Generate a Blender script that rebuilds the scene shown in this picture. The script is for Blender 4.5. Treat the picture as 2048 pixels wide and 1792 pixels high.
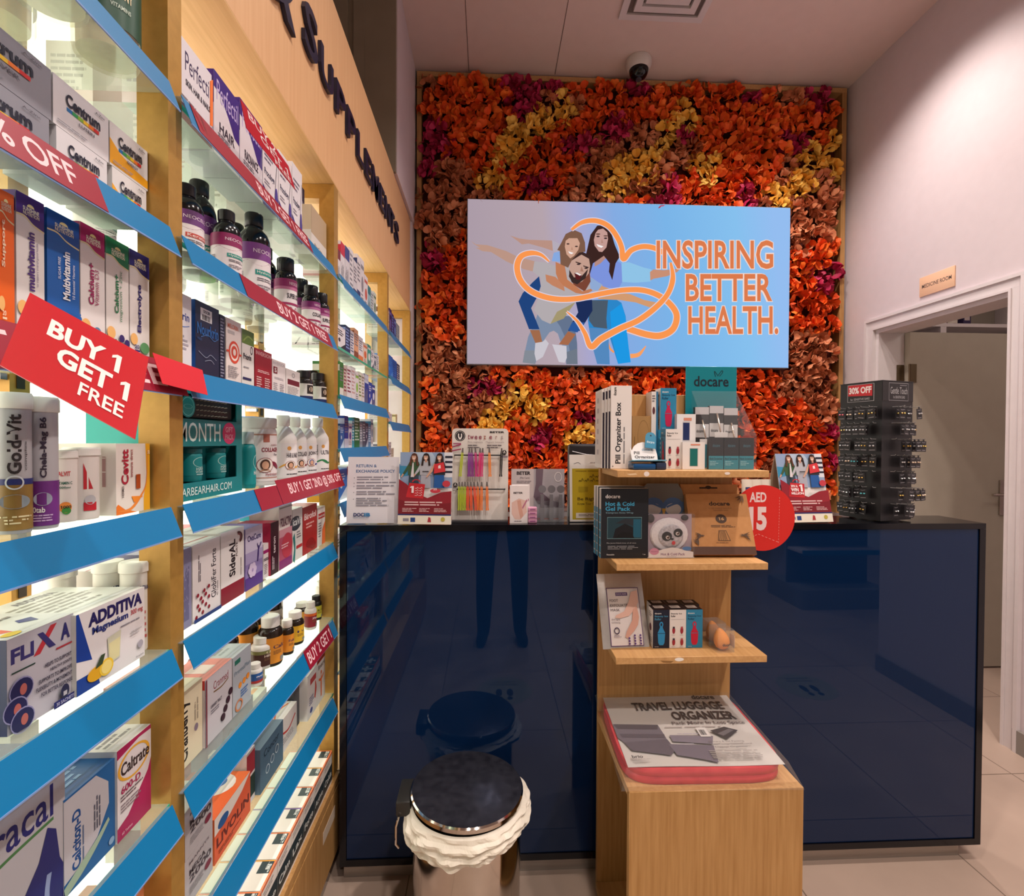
import bpy, bmesh, math, random
from mathutils import Matrix, Vector
for o in list(bpy.data.objects): bpy.data.objects.remove(o)
C = bpy.context.scene.collection
S = bpy.context.scene
rnd = random.Random(7)

# ------------------------------------------------------------------ camera, world, exposure, lights
FOC = 1000.0; EYE = 1.36
psi, pit, rol = math.radians(2.7518), math.radians(0.7883), 0.005
fw = Vector((math.sin(psi)*math.cos(pit), math.cos(psi)*math.cos(pit), -math.sin(pit)))
r0 = Vector((math.cos(psi), -math.sin(psi), 0)); d0 = fw.cross(r0)
ri = r0*math.cos(rol) - d0*math.sin(rol); di = r0*math.sin(rol) + d0*math.cos(rol)
cam = bpy.data.cameras.new('camera'); co = bpy.data.objects.new('camera', cam); C.objects.link(co)
cam.sensor_fit = 'HORIZONTAL'; cam.sensor_width = 36; cam.lens = 36*FOC/2048; cam.clip_start = .02
mw = Matrix((( ri.x, -di.x, -fw.x, 0), (ri.y, -di.y, -fw.y, 0), (ri.z, -di.z, -fw.z, EYE), (0, 0, 0, 1)))
co.matrix_world = mw; S.camera = co
S.view_settings.view_transform = 'Standard'; S.view_settings.look = 'None'
S.view_settings.exposure = 0.0; S.view_settings.gamma = 1.0; S.view_settings.use_curve_mapping = False
S.cycles.max_bounces = 7; S.cycles.diffuse_bounces = 3; S.cycles.glossy_bounces = 3
S.cycles.transparent_max_bounces = 14; S.cycles.transmission_bounces = 4
S.cycles.caustics_reflective = False; S.cycles.caustics_refractive = False
S.cycles.use_denoising = True; S.cycles.sample_clamp_indirect = 4
W = bpy.data.worlds.new('world'); S.world = W; W.use_nodes = True
W.node_tree.nodes['Background'].inputs[0].default_value = (1.0, .86, .80, 1)
W.node_tree.nodes['Background'].inputs[1].default_value = .36
def lamp(kind, loc, power, size, col=(1, .9, .82), rot=(0, 0, 0), spot=None):
    l = bpy.data.lights.new('lamp', kind); l.energy = power; l.color = col
    if kind == 'AREA': l.shape = 'DISK'; l.size = size
    else: l.shadow_soft_size = size
    if spot: l.spot_size = math.radians(spot); l.spot_blend = .7
    o = bpy.data.objects.new('downlight_and_fill_lamp', l); o.location = loc; o.rotation_euler = rot; C.objects.link(o); return o
CEIL = 3.675
DL = [(.45, .75, 15), (1.45, .75, 26), (.45, -.6, 20), (1.45, -.6, 24), (.45, 1.95, 10), (1.22, 2.35, 15), (1.79, 2.35, 17), (.4, -2.2, 20), (1.5, -2.2, 20)]
for x, y, p in DL:
    lamp('SPOT', (x, y, CEIL-.03), p*5.1, .05, spot=124)
PANEL = 3.3          # brightness of the backlit shelf panels

# ------------------------------------------------------------------ helpers
def ray_dir(px, py): return ri*((px-1024)/FOC) + di*((py-896)/FOC) + fw
def at(px, py, X=None, Y=None, Z=None):
    d = ray_dir(px, py)
    t = X/d.x if X is not None else Y/d.y if Y is not None else (Z-EYE)/d.z
    return Vector((0, 0, EYE)) + d*t
def lin(h):
    h = h.lstrip('#'); out = []
    for i in (0, 2, 4):
        c = int(h[i:i+2], 16)/255; out.append(c/12.92 if c <= .04045 else ((c+.055)/1.055)**2.4)
    return out
NAMED = dict(w='#ece8e4', k='#17161a', r='#d0202c', b='#1f3f8f', n='#232a55', g='#2d7d4f', o='#f07a28', y='#f2b81f', p='#56308a',
             m='#b0245f', t='#12838a', gr='#8b8890', s='#2f86c8', br='#5a2b23', cr='#e6dcc4', sk='#d8a98c', lg='#c9c7ca')
MATS = {}
def nodes_mat(name):
    m = bpy.data.materials.new(name); m.use_nodes = True; return m, m.node_tree, m.node_tree.nodes['Principled BSDF']
def M(c, rough=.42, metal=0, spec=.4):
    c = NAMED.get(c, c); k = (c, rough, metal)
    if k not in MATS:
        m, nt, b = nodes_mat('print_'+c.lstrip('#'))
        b.inputs['Base Color'].default_value = (*lin(c), 1); b.inputs['Roughness'].default_value = rough
        b.inputs['Metallic'].default_value = metal; b.inputs['Specular IOR Level'].default_value = spec
        MATS[k] = m
    return MATS[k]
def EM(c, s=1.0):
    c = NAMED.get(c, c); k = ('em', c, s)
    if k not in MATS:
        m = bpy.data.materials.new('glow_'+c.lstrip('#')); m.use_nodes = True; nt = m.node_tree; nt.nodes.clear()
        e = nt.nodes.new('ShaderNodeEmission'); o = nt.nodes.new('ShaderNodeOutputMaterial')
        e.inputs[0].default_value = (*lin(c), 1); e.inputs[1].default_value = s; nt.links.new(e.outputs[0], o.inputs[0]); MATS[k] = m
    return MATS[k]
def noisy(name, c1, c2, scale=(1, 1, 1), nscale=8, rough=.5, bump=0, metal=0, detail=5, spec=.4):
    m, nt, b = nodes_mat(name); L = nt.links
    tc = nt.nodes.new('ShaderNodeTexCoord'); mp = nt.nodes.new('ShaderNodeMapping'); mp.inputs['Scale'].default_value = scale
    nz = nt.nodes.new('ShaderNodeTexNoise'); nz.inputs['Scale'].default_value = nscale; nz.inputs['Detail'].default_value = detail
    cr = nt.nodes.new('ShaderNodeValToRGB'); cr.color_ramp.elements[0].color = (*lin(c1), 1); cr.color_ramp.elements[1].color = (*lin(c2), 1)
    cr.color_ramp.elements[0].position = .3; cr.color_ramp.elements[1].position = .7
    L.new(tc.outputs['Object'], mp.inputs[0]); L.new(mp.outputs[0], nz.inputs[0]); L.new(nz.outputs[0], cr.inputs[0]); L.new(cr.outputs[0], b.inputs['Base Color'])
    b.inputs['Roughness'].default_value = rough; b.inputs['Metallic'].default_value = metal; b.inputs['Specular IOR Level'].default_value = spec
    if bump:
        bp = nt.nodes.new('ShaderNodeBump'); bp.inputs['Strength'].default_value = bump; bp.inputs['Distance'].default_value = .002
        L.new(nz.outputs[0], bp.inputs['Height']); L.new(bp.outputs[0], b.inputs['Normal'])
    return m
def clear_mat(name, tint, alpha_t, gloss_rough=.05, diff='#ffffff', k=.12):
    """thin clear sheet: mostly see-through, a little milky, with a gloss"""
    m = bpy.data.materials.new(name); m.use_nodes = True; nt = m.node_tree; nt.nodes.clear(); N = nt.nodes.new; L = nt.links
    tr = N('ShaderNodeBsdfTransparent'); tr.inputs[0].default_value = (*lin(tint), 1)
    df = N('ShaderNodeBsdfDiffuse'); df.inputs[0].default_value = (*lin(diff), 1)
    gl = N('ShaderNodeBsdfGlossy'); gl.inputs['Roughness'].default_value = gloss_rough
    m1 = N('ShaderNodeMixShader'); m1.inputs[0].default_value = 1-alpha_t; L.new(tr.outputs[0], m1.inputs[1]); L.new(df.outputs[0], m1.inputs[2])
    lw = N('ShaderNodeLayerWeight'); lw.inputs[0].default_value = .5
    pw = N('ShaderNodeMath'); pw.operation = 'POWER'; pw.inputs[1].default_value = 5; L.new(lw.outputs['Facing'], pw.inputs[0])
    mu = N('ShaderNodeMath'); mu.operation = 'MULTIPLY_ADD'; mu.inputs[1].default_value = k*1.6; mu.inputs[2].default_value = .035; L.new(pw.outputs[0], mu.inputs[0])
    m2 = N('ShaderNodeMixShader'); L.new(mu.outputs[0], m2.inputs[0]); L.new(m1.outputs[0], m2.inputs[1]); L.new(gl.outputs[0], m2.inputs[2])
    o = N('ShaderNodeOutputMaterial'); L.new(m2.outputs[0], o.inputs[0]); return m

class MB:
    """collects shapes and links them as ONE mesh object"""
    def __init__(s): s.v = []; s.f = []; s.mi = []; s.mats = []; s.sm = []
    def add(s, vs, fs, mat, smooth=False, T=None):
        b = len(s.v)
        s.v += [tuple(T @ Vector(v)) for v in vs] if T is not None else [tuple(v) for v in vs]
        if mat not in s.mats: s.mats.append(mat)
        i = s.mats.index(mat)
        for f in fs: s.f.append([b+k for k in f]); s.mi.append(i); s.sm.append(smooth)
        return s
    def box(s, x0, x1, y0, y1, z0, z1, mat, T=None):
        vs = [(x, y, z) for z in (z0, z1) for y in (y0, y1) for x in (x0, x1)]
        return s.add(vs, [(0, 2, 3, 1), (4, 5, 7, 6), (0, 1, 5, 4), (2, 6, 7, 3), (0, 4, 6, 2), (1, 3, 7, 5)], mat, T=T)
    def rbox(s, x0, x1, y0, y1, z0, z1, mat, bv=.002, seg=2, T=None):
        bm = bmesh.new(); r = bmesh.ops.create_cube(bm, size=1)
        for v in bm.verts: v.co = Vector(((x0+x1)/2+v.co.x*(x1-x0), (y0+y1)/2+v.co.y*(y1-y0), (z0+z1)/2+v.co.z*(z1-z0)))
        bmesh.ops.bevel(bm, geom=bm.edges[:], offset=bv, segments=seg, affect='EDGES', profile=.5)
        bm.verts.index_update(); s.add([v.co[:] for v in bm.verts], [[v.index for v in f.verts] for f in bm.faces], mat, T=T, smooth=True); bm.free(); return s
    def lathe(s, prof, mat, n=28, c=(0, 0), T=None, fn=None):
        vs = []; fs = []; m = len(prof)
        for k in range(n):
            a = 2*math.pi*k/n
            for r, z in prof:
                rr = r*(fn(a, z) if fn else 1)
                vs.append((c[0]+rr*math.cos(a), c[1]+rr*math.sin(a), z))
        for k in range(n):
            q = (k+1) % n
            for j in range(m-1): fs.append((k*m+j, q*m+j, q*m+j+1, k*m+j+1))
        if prof[0][0] > 1e-6: fs.append([k*m for k in range(n)][::-1])
        if prof[-1][0] > 1e-6: fs.append([k*m+m-1 for k in range(n)])
        return s.add(vs, fs, mat, True, T)
    def tube(s, pts, r, mat, n=8, T=None, caps=True):
        pts = [Vector(p) for p in pts]; vs = []; fs = []; up = Vector((0, 0, 1))
        rr = r if isinstance(r, (list, tuple)) else [r]*len(pts)
        u = None
        for i, p in enumerate(pts):
            d = (pts[min(i+1, len(pts)-1)]-pts[max(i-1, 0)]).normalized()
            if u is None:
                u = d.cross(up); u = d.cross(Vector((1, 0, 0))) if u.length < .05 else u
            u = (u - d*u.dot(d)).normalized(); w = d.cross(u)
            for k in range(n):
                a = 2*math.pi*k/n; vs.append(p+(u*math.cos(a)+w*math.sin(a))*rr[i])
        for i in range(len(pts)-1):
            for k in range(n):
                q = (k+1) % n; fs.append((i*n+k, i*n+q, (i+1)*n+q, (i+1)*n+k))
        if caps: fs.append(list(range(n))[::-1]); fs.append([(len(pts)-1)*n+k for k in range(n)])
        return s.add(vs, fs, mat, True, T)
    def prism(s, pts, y0, y1, mat, T=None):
        """outline in x,z drawn out along y"""
        n = len(pts); vs = [(x, y0, z) for x, z in pts]+[(x, y1, z) for x, z in pts]
        fs = [list(range(n)), list(range(n, 2*n))[::-1]]+[(i, n+i, n+(i+1) % n, (i+1) % n) for i in range(n)]
        return s.add(vs, fs, mat, T=T)
    def sheet(s, cs, t, mat, nrm=None):
        """a thin plate from four 3D corners, with thickness t away from its front"""
        cs = [Vector(c) for c in cs]; nn = nrm or (cs[1]-cs[0]).cross(cs[3]-cs[0]).normalized()
        vs = cs+[c-nn*t for c in cs]
        return s.add(vs, [(0, 1, 2, 3), (7, 6, 5, 4), (0, 4, 5, 1), (1, 5, 6, 2), (2, 6, 7, 3), (3, 7, 4, 0)], mat)
    def mesh(s, name):
        me = bpy.data.meshes.new(name); me.from_pydata(s.v, [], s.f)
        for m in s.mats: me.materials.append(m)
        me.polygons.foreach_set('material_index', s.mi)
        if any(s.sm):
            me.polygons.foreach_set('use_smooth', s.sm); me.set_sharp_from_angle(angle=math.radians(38))
        me.update(); return me
    def build(s, name, parent=None, label=None, cat=None, group=None, kind=None, loc=(0, 0, 0), rz=0):
        return put(s.mesh(name), name, parent, label, cat, group, kind, loc, rz)
def put(me, name, parent=None, label=None, cat=None, group=None, kind=None, loc=(0, 0, 0), rz=0):
    o = bpy.data.objects.new(name, me); C.objects.link(o); o.location = loc; o.rotation_euler = (0, 0, rz)
    if parent is not None: o.parent = parent
    for k, v in (('label', label), ('category', cat), ('group', group), ('kind', kind)):
        if v: o[k] = v
    return o
def empty(name, label, cat, loc=(0, 0, 0), rz=0, group=None, kind=None): return put(None, name, None, label, cat, group, kind, loc, rz)
def copy_tree(o, parent=None):
    c = o.copy(); C.objects.link(c)
    if parent is not None: c.parent = parent
    for ch in o.children: copy_tree(ch, c)
    return c

# ------------------------------------------------------------------ lettering
_tc = bpy.data.curves.new('lettering', 'FONT'); _to = bpy.data.objects.new('lettering', _tc); _tc.resolution_u = 3
TX = {}
def text_mesh(st, bold=0.0, ext=0.0):
    k = (st, bold, ext)
    if k not in TX:
        C.objects.link(_to); _tc.body = st; _tc.offset = bold; _tc.extrude = ext; _to.location = (0, 0, 0)
        dg = bpy.context.evaluated_depsgraph_get(); dg.update(); ev = _to.evaluated_get(dg); me = ev.to_mesh()
        vs = [v.co[:] for v in me.vertices]; fs = [list(p.vertices) for p in me.polygons]; ev.to_mesh_clear(); C.objects.unlink(_to)
        for i_, ch in enumerate(st):
            if ch == '1' and vs:           # the built-in figure one is a bare bar: give it its flag
                w = []
                for body in (st[:i_+1], '1'):
                    C.objects.link(_to); _tc.body = body; dg = bpy.context.evaluated_depsgraph_get(); dg.update(); me = _to.evaluated_get(dg).to_mesh()
                    w.append((min(v.co.x for v in me.vertices), max(v.co.x for v in me.vertices), max(v.co.y for v in me.vertices))); C.objects.unlink(_to)
                xr, w1, h1 = w[0][1], w[1][1]-w[1][0], w[1][2]; b = len(vs); xl = xr-w1
                vs += [(xl+.01, h1, 0), (xl-.20*h1, .83*h1, 0), (xl-.20*h1, .66*h1, 0), (xl+.01, .80*h1, 0)]; fs.append([b, b+1, b+2, b+3])
        if vs:
            x0 = min(v[0] for v in vs); x1 = max(v[0] for v in vs); y0 = min(v[1] for v in vs); y1 = max(v[1] for v in vs)
            vs = [((v[0]-x0)/(x1-x0 or 1), (v[1]-y0)/(y1-y0 or 1), v[2]) for v in vs]
            TX[k] = (vs, fs, (x1-x0)/(y1-y0 or 1))
        else: TX[k] = ([], [], 1)
    return TX[k]
class Face:
    """a printed surface: fn(u, v, lift) gives the point; later prints lie over earlier ones"""
    STEP = .00016
    def __init__(s, mb, fn, grid=1, mat=M, lift=0): s.mb = mb; s.fn = fn; s.n = grid; s.mat = mat; s.lift = lift
    def up(s): s.lift += s.STEP; return s.lift
    def rect(s, x0, y0, x1, y1, c):
        h = s.up(); n = max(1, int(math.ceil(s.n*abs(x1-x0))))
        vs = [s.fn(x0+(x1-x0)*i/n, y, h) for i in range(n+1) for y in (y0, y1)]
        s.mb.add(vs, [(2*i, 2*i+2, 2*i+3, 2*i+1) for i in range(n)], s.mat(c), s.n > 1)
    def poly(s, pts, c):
        h = s.up(); s.mb.add([s.fn(x, y, h) for x, y in pts], [list(range(len(pts)))], s.mat(c))
    def ell(s, cx, cy, rx, ry, c, a0=0, a1=360, n=18):
        full = a1-a0 >= 360
        pts = [(cx+rx*math.cos(math.radians(a0+(a1-a0)*i/n)), cy+ry*math.sin(math.radians(a0+(a1-a0)*i/n))) for i in range(n if full else n+1)]
        s.poly(pts, c)
    def ring(s, cx, cy, rx, ry, w, c, a0=0, a1=360, n=24):
        h = s.up(); vs = []
        for i in range(n+1):
            a = math.radians(a0+(a1-a0)*i/n)
            for q in (1, 1-w): vs.append(s.fn(cx+rx*q*math.cos(a), cy+ry*q*math.sin(a), h))
        s.mb.add(vs, [(2*i, 2*i+2, 2*i+3, 2*i+1) for i in range(n)], s.mat(c))
    def text(s, st, x0, y0, x1, y1, c, rot=0, bold=.02):
        h = s.up(); vs, fs, asp = text_mesh(st, bold)
        if rot == 0: f = lambda v: (x0+(x1-x0)*v[0], y0+(y1-y0)*v[1])
        elif rot == 90: f = lambda v: (x1-(x1-x0)*v[1], y0+(y1-y0)*v[0])
        else: f = lambda v: (x0+(x1-x0)*v[1], y1-(y1-y0)*v[0])
        s.mb.add([s.fn(*f(v), h) for v in vs], fs, s.mat(c))
    def lines(s, x0, y0, x1, y1, n, c, rot=0):
        h = s.up(); vs = []; fs = []; rr = random.Random(int(x0*977+y0*7919+n))
        for i in range(n):
            a = i/n; b = (i+.48)/n; x = 0; end = rr.uniform(.6, 1)
            while x < end:
                e = min(end, x+rr.uniform(.12, .4)); q = [(x, a), (e, a), (e, b), (x, b)]
                k = len(vs)
                for u, v in q:
                    if rot: vs.append(s.fn(x0+(x1-x0)*v, y0+(y1-y0)*u, h))
                    else: vs.append(s.fn(x0+(x1-x0)*u, y1-(y1-y0)*v, h))
                fs.append((k, k+1, k+2, k+3)); x = e+.03
        s.mb.add(vs, fs, s.mat(c))
    def bars(s, x0, y0, x1, y1, c='k', rot=0):
        h = s.up(); vs = []; fs = []; rr = random.Random(3); x = 0
        while x < 1:
            e = min(1, x+rr.choice((.02, .035, .05))); k = len(vs)
            for u, v in ((x, 0), (e, 0), (e, 1), (x, 1)):
                vs.append(s.fn(x0+(x1-x0)*(v if rot else u), y0+(y1-y0)*(u if rot else v), h))
            fs.append((k, k+1, k+2, k+3)); x = e+rr.choice((.02, .03, .05))
        s.mb.add(vs, fs, s.mat(c))
    def stroke(s, pts, w, c, sub=6):
        p = [Vector((x, y, 0)) for x, y in pts]; q = []
        for i in range(len(p)-1):
            a, b, cc, d = p[max(i-1, 0)], p[i], p[i+1], p[min(i+2, len(p)-1)]
            for k in range(sub):
                t = k/sub; q.append(.5*((2*b)+(cc-a)*t+(2*a-5*b+4*cc-d)*t*t+(3*b-a-3*cc+d)*t**3))
        q.append(p[-1]); h = s.up(); vs = []
        ws = w if isinstance(w, (list, tuple)) else [w]*2
        for i, v in enumerate(q):
            d = q[min(i+1, len(q)-1)]-q[max(i-1, 0)]; d = d.normalized() if d.length else Vector((1, 0, 0)); t = i/(len(q)-1)*(len(ws)-1); j = min(int(t), len(ws)-2)
            ww = ws[j]+(ws[j+1]-ws[j])*(t-j); nn = Vector((-d.y, d.x, 0))*ww/2
            vs += [s.fn((v+nn).x, (v+nn).y, h), s.fn((v-nn).x, (v-nn).y, h)]
        s.mb.add(vs, [(2*i, 2*i+1, 2*i+3, 2*i+2) for i in range(len(q)-1)], s.mat(c))
    def draw(s, ops):
        fn = dict(r=s.rect, p=s.poly, e=s.ell, o=s.ring, t=s.text, l=s.lines, b=s.bars, s=s.stroke)
        for op in ops: fn[op[0]](*op[1:])
        return s
def plane_face(mb, o, u, v, mat=M, T=None, lift=0):
    o, u, v = Vector(o), Vector(u), Vector(v); n = u.cross(v).normalized()
    if T is not None: return Face(mb, lambda a, b, h: T @ (o+u*a+v*b+n*h), mat=mat, lift=lift)
    return Face(mb, lambda a, b, h: o+u*a+v*b+n*h, mat=mat, lift=lift)
def cyl_face(mb, r, z0, z1, span=300, c=(0, 0)):
    sp = math.radians(span)
    def fn(u, v, h):
        a = -math.pi/2+(u-.5)*sp; return Vector((c[0]+(r+h)*math.cos(a), c[1]+(r+h)*math.sin(a), z0+(z1-z0)*v))
    return Face(mb, fn, grid=30)
def carton_mb(w, d, h, base, F=(), L=(), T=(), R=(), flap=True):
    """a carton: its box, the printing on its faces and the flap seams of its top"""
    mb = MB(); mb.box(-w/2, w/2, -d/2, d/2, 0, h, M(base))
    if flap: T = [('r', 0, .93, 1, .945, '#a9a39c'), *T] if base in ('w', 'cr', 'lg') else list(T)
    for ops, o, u, v in ((F, (-w/2, -d/2, 0), (w, 0, 0), (0, 0, h)), (L, (-w/2, d/2, 0), (0, -d, 0), (0, 0, h)),
                         (T, (-w/2, -d/2, h), (w, 0, 0), (0, d, 0)), (R, (w/2, -d/2, 0), (0, d, 0), (0, 0, h))):
        if ops: plane_face(mb, o, u, v).draw(ops)
    return mb
def ordinal(i): return ('first', 'second', 'third', 'fourth', 'fifth', 'sixth', 'seventh', 'eighth', 'ninth', 'tenth', 'eleventh', 'twelfth', 'thirteenth', 'fourteenth', 'fifteenth', 'sixteenth')[i]

# ------------------------------------------------------------------ materials
MW = noisy('oak_veneer_upright', '#a87a45', '#bd905a', (14, 14, .7), 9, .5, .05)      # grain running up
MWH = noisy('oak_veneer_level', '#b98a56', '#cb9d68', (14, .8, 14), 9, .5, .05)        # grain running in depth
MWF = noisy('maple_veneer', '#dcaa7a', '#e4b686', (10, 10, .5), 8, .5)
MWS = noisy('maple_soffit', '#d2a468', '#e0b47a', (18, .8, 18), 6, .5)
MGOLD = noisy('brushed_brass', '#b08640', '#bc9048', (3, 3, 3), 20, .42, .04, .35)
MWALL = noisy('wall_paint', '#d2c4c8', '#d5c7cb', (1, 1, 1), 20, .7)
MCEIL = noisy('ceiling_paint', '#dcc6bf', '#dfc9c2', (1, 1, 1), 15, .75)
MWHITE = noisy('white_gloss_paint', '#d9cfd0', '#ddd3d4', (1, 1, 1), 20, .4)
MDOOR = noisy('door_paint', '#b3a899', '#b8ad9e', (1, 1, 1), 12, .5)
MGLASS = clear_mat('shelf_glass', '#f1faf4', .88, .05, '#f6f5f0', .20)
MGEDGE = M('#3fae8b', .2)
MCLEAR = clear_mat('clear_plastic', '#fafbfc', .965, .06, k=.10)
MBAG = clear_mat('milky_plastic', '#ffffff', .25, .2, '#f2ece2')
MSTEEL = noisy('polished_steel', '#c8c0b8', '#d2cac2', (1, 1, 6), 3, .1, 0, 1)
MALU = noisy('brushed_aluminium', '#a59d96', '#b0a8a0', (1, 30, 30), 4, .4, 0, .8)
MBLACK = M('#141317', .35); MNAVY = M('#1b1d3a', .35)
# ------------------------------------------------------------------ the room
def struct(name, mb, parent=None, **k): return mb.build(name, parent, kind='structure' if parent is None else None, **k)
def tile_mat():
    m, nt, b = nodes_mat('porcelain_tile'); L = nt.links; N = nt.nodes.new
    tc = N('ShaderNodeTexCoord'); mp = N('ShaderNodeMapping'); mp.inputs['Location'].default_value = (-.36, -.14, 0)
    br = N('ShaderNodeTexBrick'); br.offset = 0; br.inputs['Scale'].default_value = 1; br.inputs['Brick Width'].default_value = .6; br.inputs['Row Height'].default_value = .6
    br.inputs['Mortar Size'].default_value = .0022; br.inputs['Mortar Smooth'].default_value = .1
    br.inputs['Color1'].default_value = (*lin('#c6ad9d'), 1); br.inputs['Color2'].default_value = (*lin('#c1a898'), 1); br.inputs['Mortar'].default_value = (*lin('#7d6a5c'), 1)
    nz = N('ShaderNodeTexNoise'); nz.inputs['Scale'].default_value = 3; nz.inputs['Detail'].default_value = 6
    mx = N('ShaderNodeMixRGB'); mx.blend_type = 'MULTIPLY'; mx.inputs[0].default_value = .35
    L.new(tc.outputs['Object'], mp.inputs[0]); L.new(mp.outputs[0], br.inputs[0]); L.new(tc.outputs['Object'], nz.inputs[0])
    L.new(br.outputs[0], mx.inputs[1]); L.new(nz.outputs[0], mx.inputs[2]); L.new(mx.outputs[0], b.inputs['Base Color'])
    b.inputs['Roughness'].default_value = .4; return m
mb = MB(); mb.box(-1.0, 5.0, -6, 5.0, -.1, 0, tile_mat()); struct('floor', mb)
mb = MB(); mb.box(-1.0, 5.0, -6, 5.0, CEIL, CEIL+.1, MCEIL)
for (xa, xb) in ((-.131, -.128), (.41, .413)): mb.box(xa, xb, .4, 3.17, CEIL-.0015, CEIL, M('#5b4a42'))
struct('ceiling', mb)
mb = MB(); mb.box(-1.0, 2.5, 3.26, 3.36, 0, CEIL, MWALL); struct('wall_back', mb)
DY0, DY1, DZ1 = 2.135, 2.93, 2.045
mb = MB(); mb.box(2.34, 2.46, DY1, 3.26, 0, CEIL, MWALL); mb.box(2.34, 2.46, .2, DY0, 0, CEIL, MWALL); mb.box(2.34, 2.46, DY0, DY1, DZ1, CEIL, MWALL); struct('wall_right', mb)
MDK = noisy('dark_cladding', '#877c6c', '#8e8373', (1, 1, 1), 9, .6)
mb = MB(); mb.box(-1.0, -.95, -6, 3.26, 0, CEIL, MDK)
mb.box(-.95, -.462, 2.556, 3.26, 2.70, CEIL, MWALL); mb.box(-.95, -.468, 3.10, 3.26, 0, 2.70, MWALL); struct('wall_left', mb)
mb = MB()
for xa, xb, dy in ((-.95, -.70, .0), (-.70, -.672, .012), (-.672, -.618, .0), (-.618, -.466, .006)): mb.box(xa, xb, 2.53+dy, 2.555, 2.70, CEIL-.001, MDK)
struct('trim_1', mb)
# door casing, jamb and leaf
mb = MB()
for k, (o0, o1, t) in enumerate(((.008, .05, .012), (.0502, .066, .02), (-.004, .0078, .018))):
    for (y0, y1) in ((DY1+o0, DY1+o1), (DY0-o1, DY0-o0)): mb.box(2.34-t, 2.3399, y0, y1, 0, DZ1+o0-.0002, MWHITE)
    mb.box(2.34-t, 2.3399, DY0-o1, DY1+o1, DZ1+o0, DZ1+o1, MWHITE)
struct('trim_2', mb)
mb = MB(); mb.box(2.341, 2.50, DY1-.028, DY1-.001, 0, DZ1-.001, MWHITE); mb.box(2.341, 2.50, DY0+.001, DY0+.012, 0, DZ1-.001, MWHITE); mb.box(2.341, 2.50, DY0+.0122, DY1-.0282, DZ1-.025, DZ1-.001, MWHITE)
struct('trim_3', mb)
mb = MB(); mb.box(2.505, 3.255, 2.865, 2.905, .012, 2.02, MDOOR); door = struct('door_1', mb, label='beige door leaf standing open into the medicine room', cat='door')
mb = MB(); mb.box(3.075, 3.115, 2.856, 2.865, .93, 1.14, MSTEEL); mb.tube([(3.095, 2.856, 1.055), (3.095, 2.815, 1.055)], .008, MSTEEL); mb.tube([(3.10, 2.815, 1.055), (2.985, 2.815, 1.055)], .008, MSTEEL); mb.build('door_handle', door)
MBRZ = M('#6b5a45', .35, .8)
mb = MB()
for z in (1.72, .3):
    mb.box(2.455, 2.499, 2.899, 2.902, z, z+.11, MBRZ); mb.box(2.507, 2.545, 2.861, 2.8648, z, z+.11, MBRZ); mb.tube([(2.502, 2.862, z), (2.502, 2.862, z+.11)], .006, MBRZ)
mb.build('hinge', door)
# medicine room beyond
mb = MB(); mb.box(2.46, 5.0, 3.92, 4.0, 0, CEIL, MWALL); mb.box(4.4, 4.5, .8, 3.92, 0, CEIL, MWALL); struct('wall_medicine_room', mb)
mb = MB(); mb.box(2.322, 2.34, .2, 2.088, 0, .10, M('#8d857f', .5)); struct('baseboard_right', mb)
lamp('POINT', (3.3, 3.2, 3.2), 9, .2, (1, .9, .78)); lamp('POINT', (3.4, 1.6, 2.6), 11, .2, (1, .88, .75))  # fill lights added to brighten the dim room, no fixtures belong to them
cab = empty('wall_shelf_unit', 'white storage shelf unit seen over the open door', 'shelf', (2.55, 3.60, 0))
mb = MB()
for z in (1.94, 2.235, 2.6): mb.box(0, 1.6, 0, .30, z, z+.025, MWHITE)
mb.build('shelf_board', cab)
mb = MB()
for x in (0, .835, 1.575): mb.box(x, x+.045, .001, .30, 1.6, 2.9, MWHITE)
mb.build('upright', cab); mb = MB(); mb.box(0, 1.62, .301, .31, 1.6, 2.9, M('#a39a8e')); mb.build('back_board', cab)
def small(name, label, cat, mb, loc, rz=0, group=None): return mb.build(name, None, label, cat, group, None, loc, rz)
mb = MB(); mb.lathe([(.0, 0), (.018, 0), (.024, .055), (.022, .055), (.017, .004), (0, .004)], M('#12644a'))
small('cup', 'small dark green cup on the storage shelf over the door', 'cup', mb, (3.29, 3.66, 2.2605))
mb = MB(); mb.lathe([(0, 0), (.045, 0), (.045, .12), (.035, .13), (.035, .15), (0, .15)], M('#7a2d3a')); cyl_face(mb, .0455, .01, .1, 300).rect(0, 0, 1, 1, '#cfc4b8')
small('supplement_jar', 'dark red jar with pale wrap label on the storage shelf over the door', 'jar', mb, (3.53, 3.68, 2.2605))
for i, (x, c, h) in enumerate(((3.445, '#5c2436', .14), (3.63, '#2f2448', .17))):
    mb = carton_mb(.06, .1, h, c, F=[('r', .15, .2, .85, .5, '#b9a9a6')]); small('medicine_carton', ('dark plum carton', 'indigo carton')[i]+' beside the red jar on the storage shelf', 'box', mb, (x, 3.69, 2.2605))
# plaque
pl = MB(); pl.rbox(0, .205, 0, .006, 0, .103, M('#ecbf9d', .35), .001); plane_face(pl, (0, 0, 0), (.205, 0, 0), (0, 0, .103)).text('MEDICINE ROOM', .08, .40, .92, .60, '#5c4a44', 0, .015)
small('door_plaque', 'small peach sign lettered medicine room above the doorway', 'sign', pl, (2.3335, 2.615, 2.15), -math.pi/2)
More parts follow.
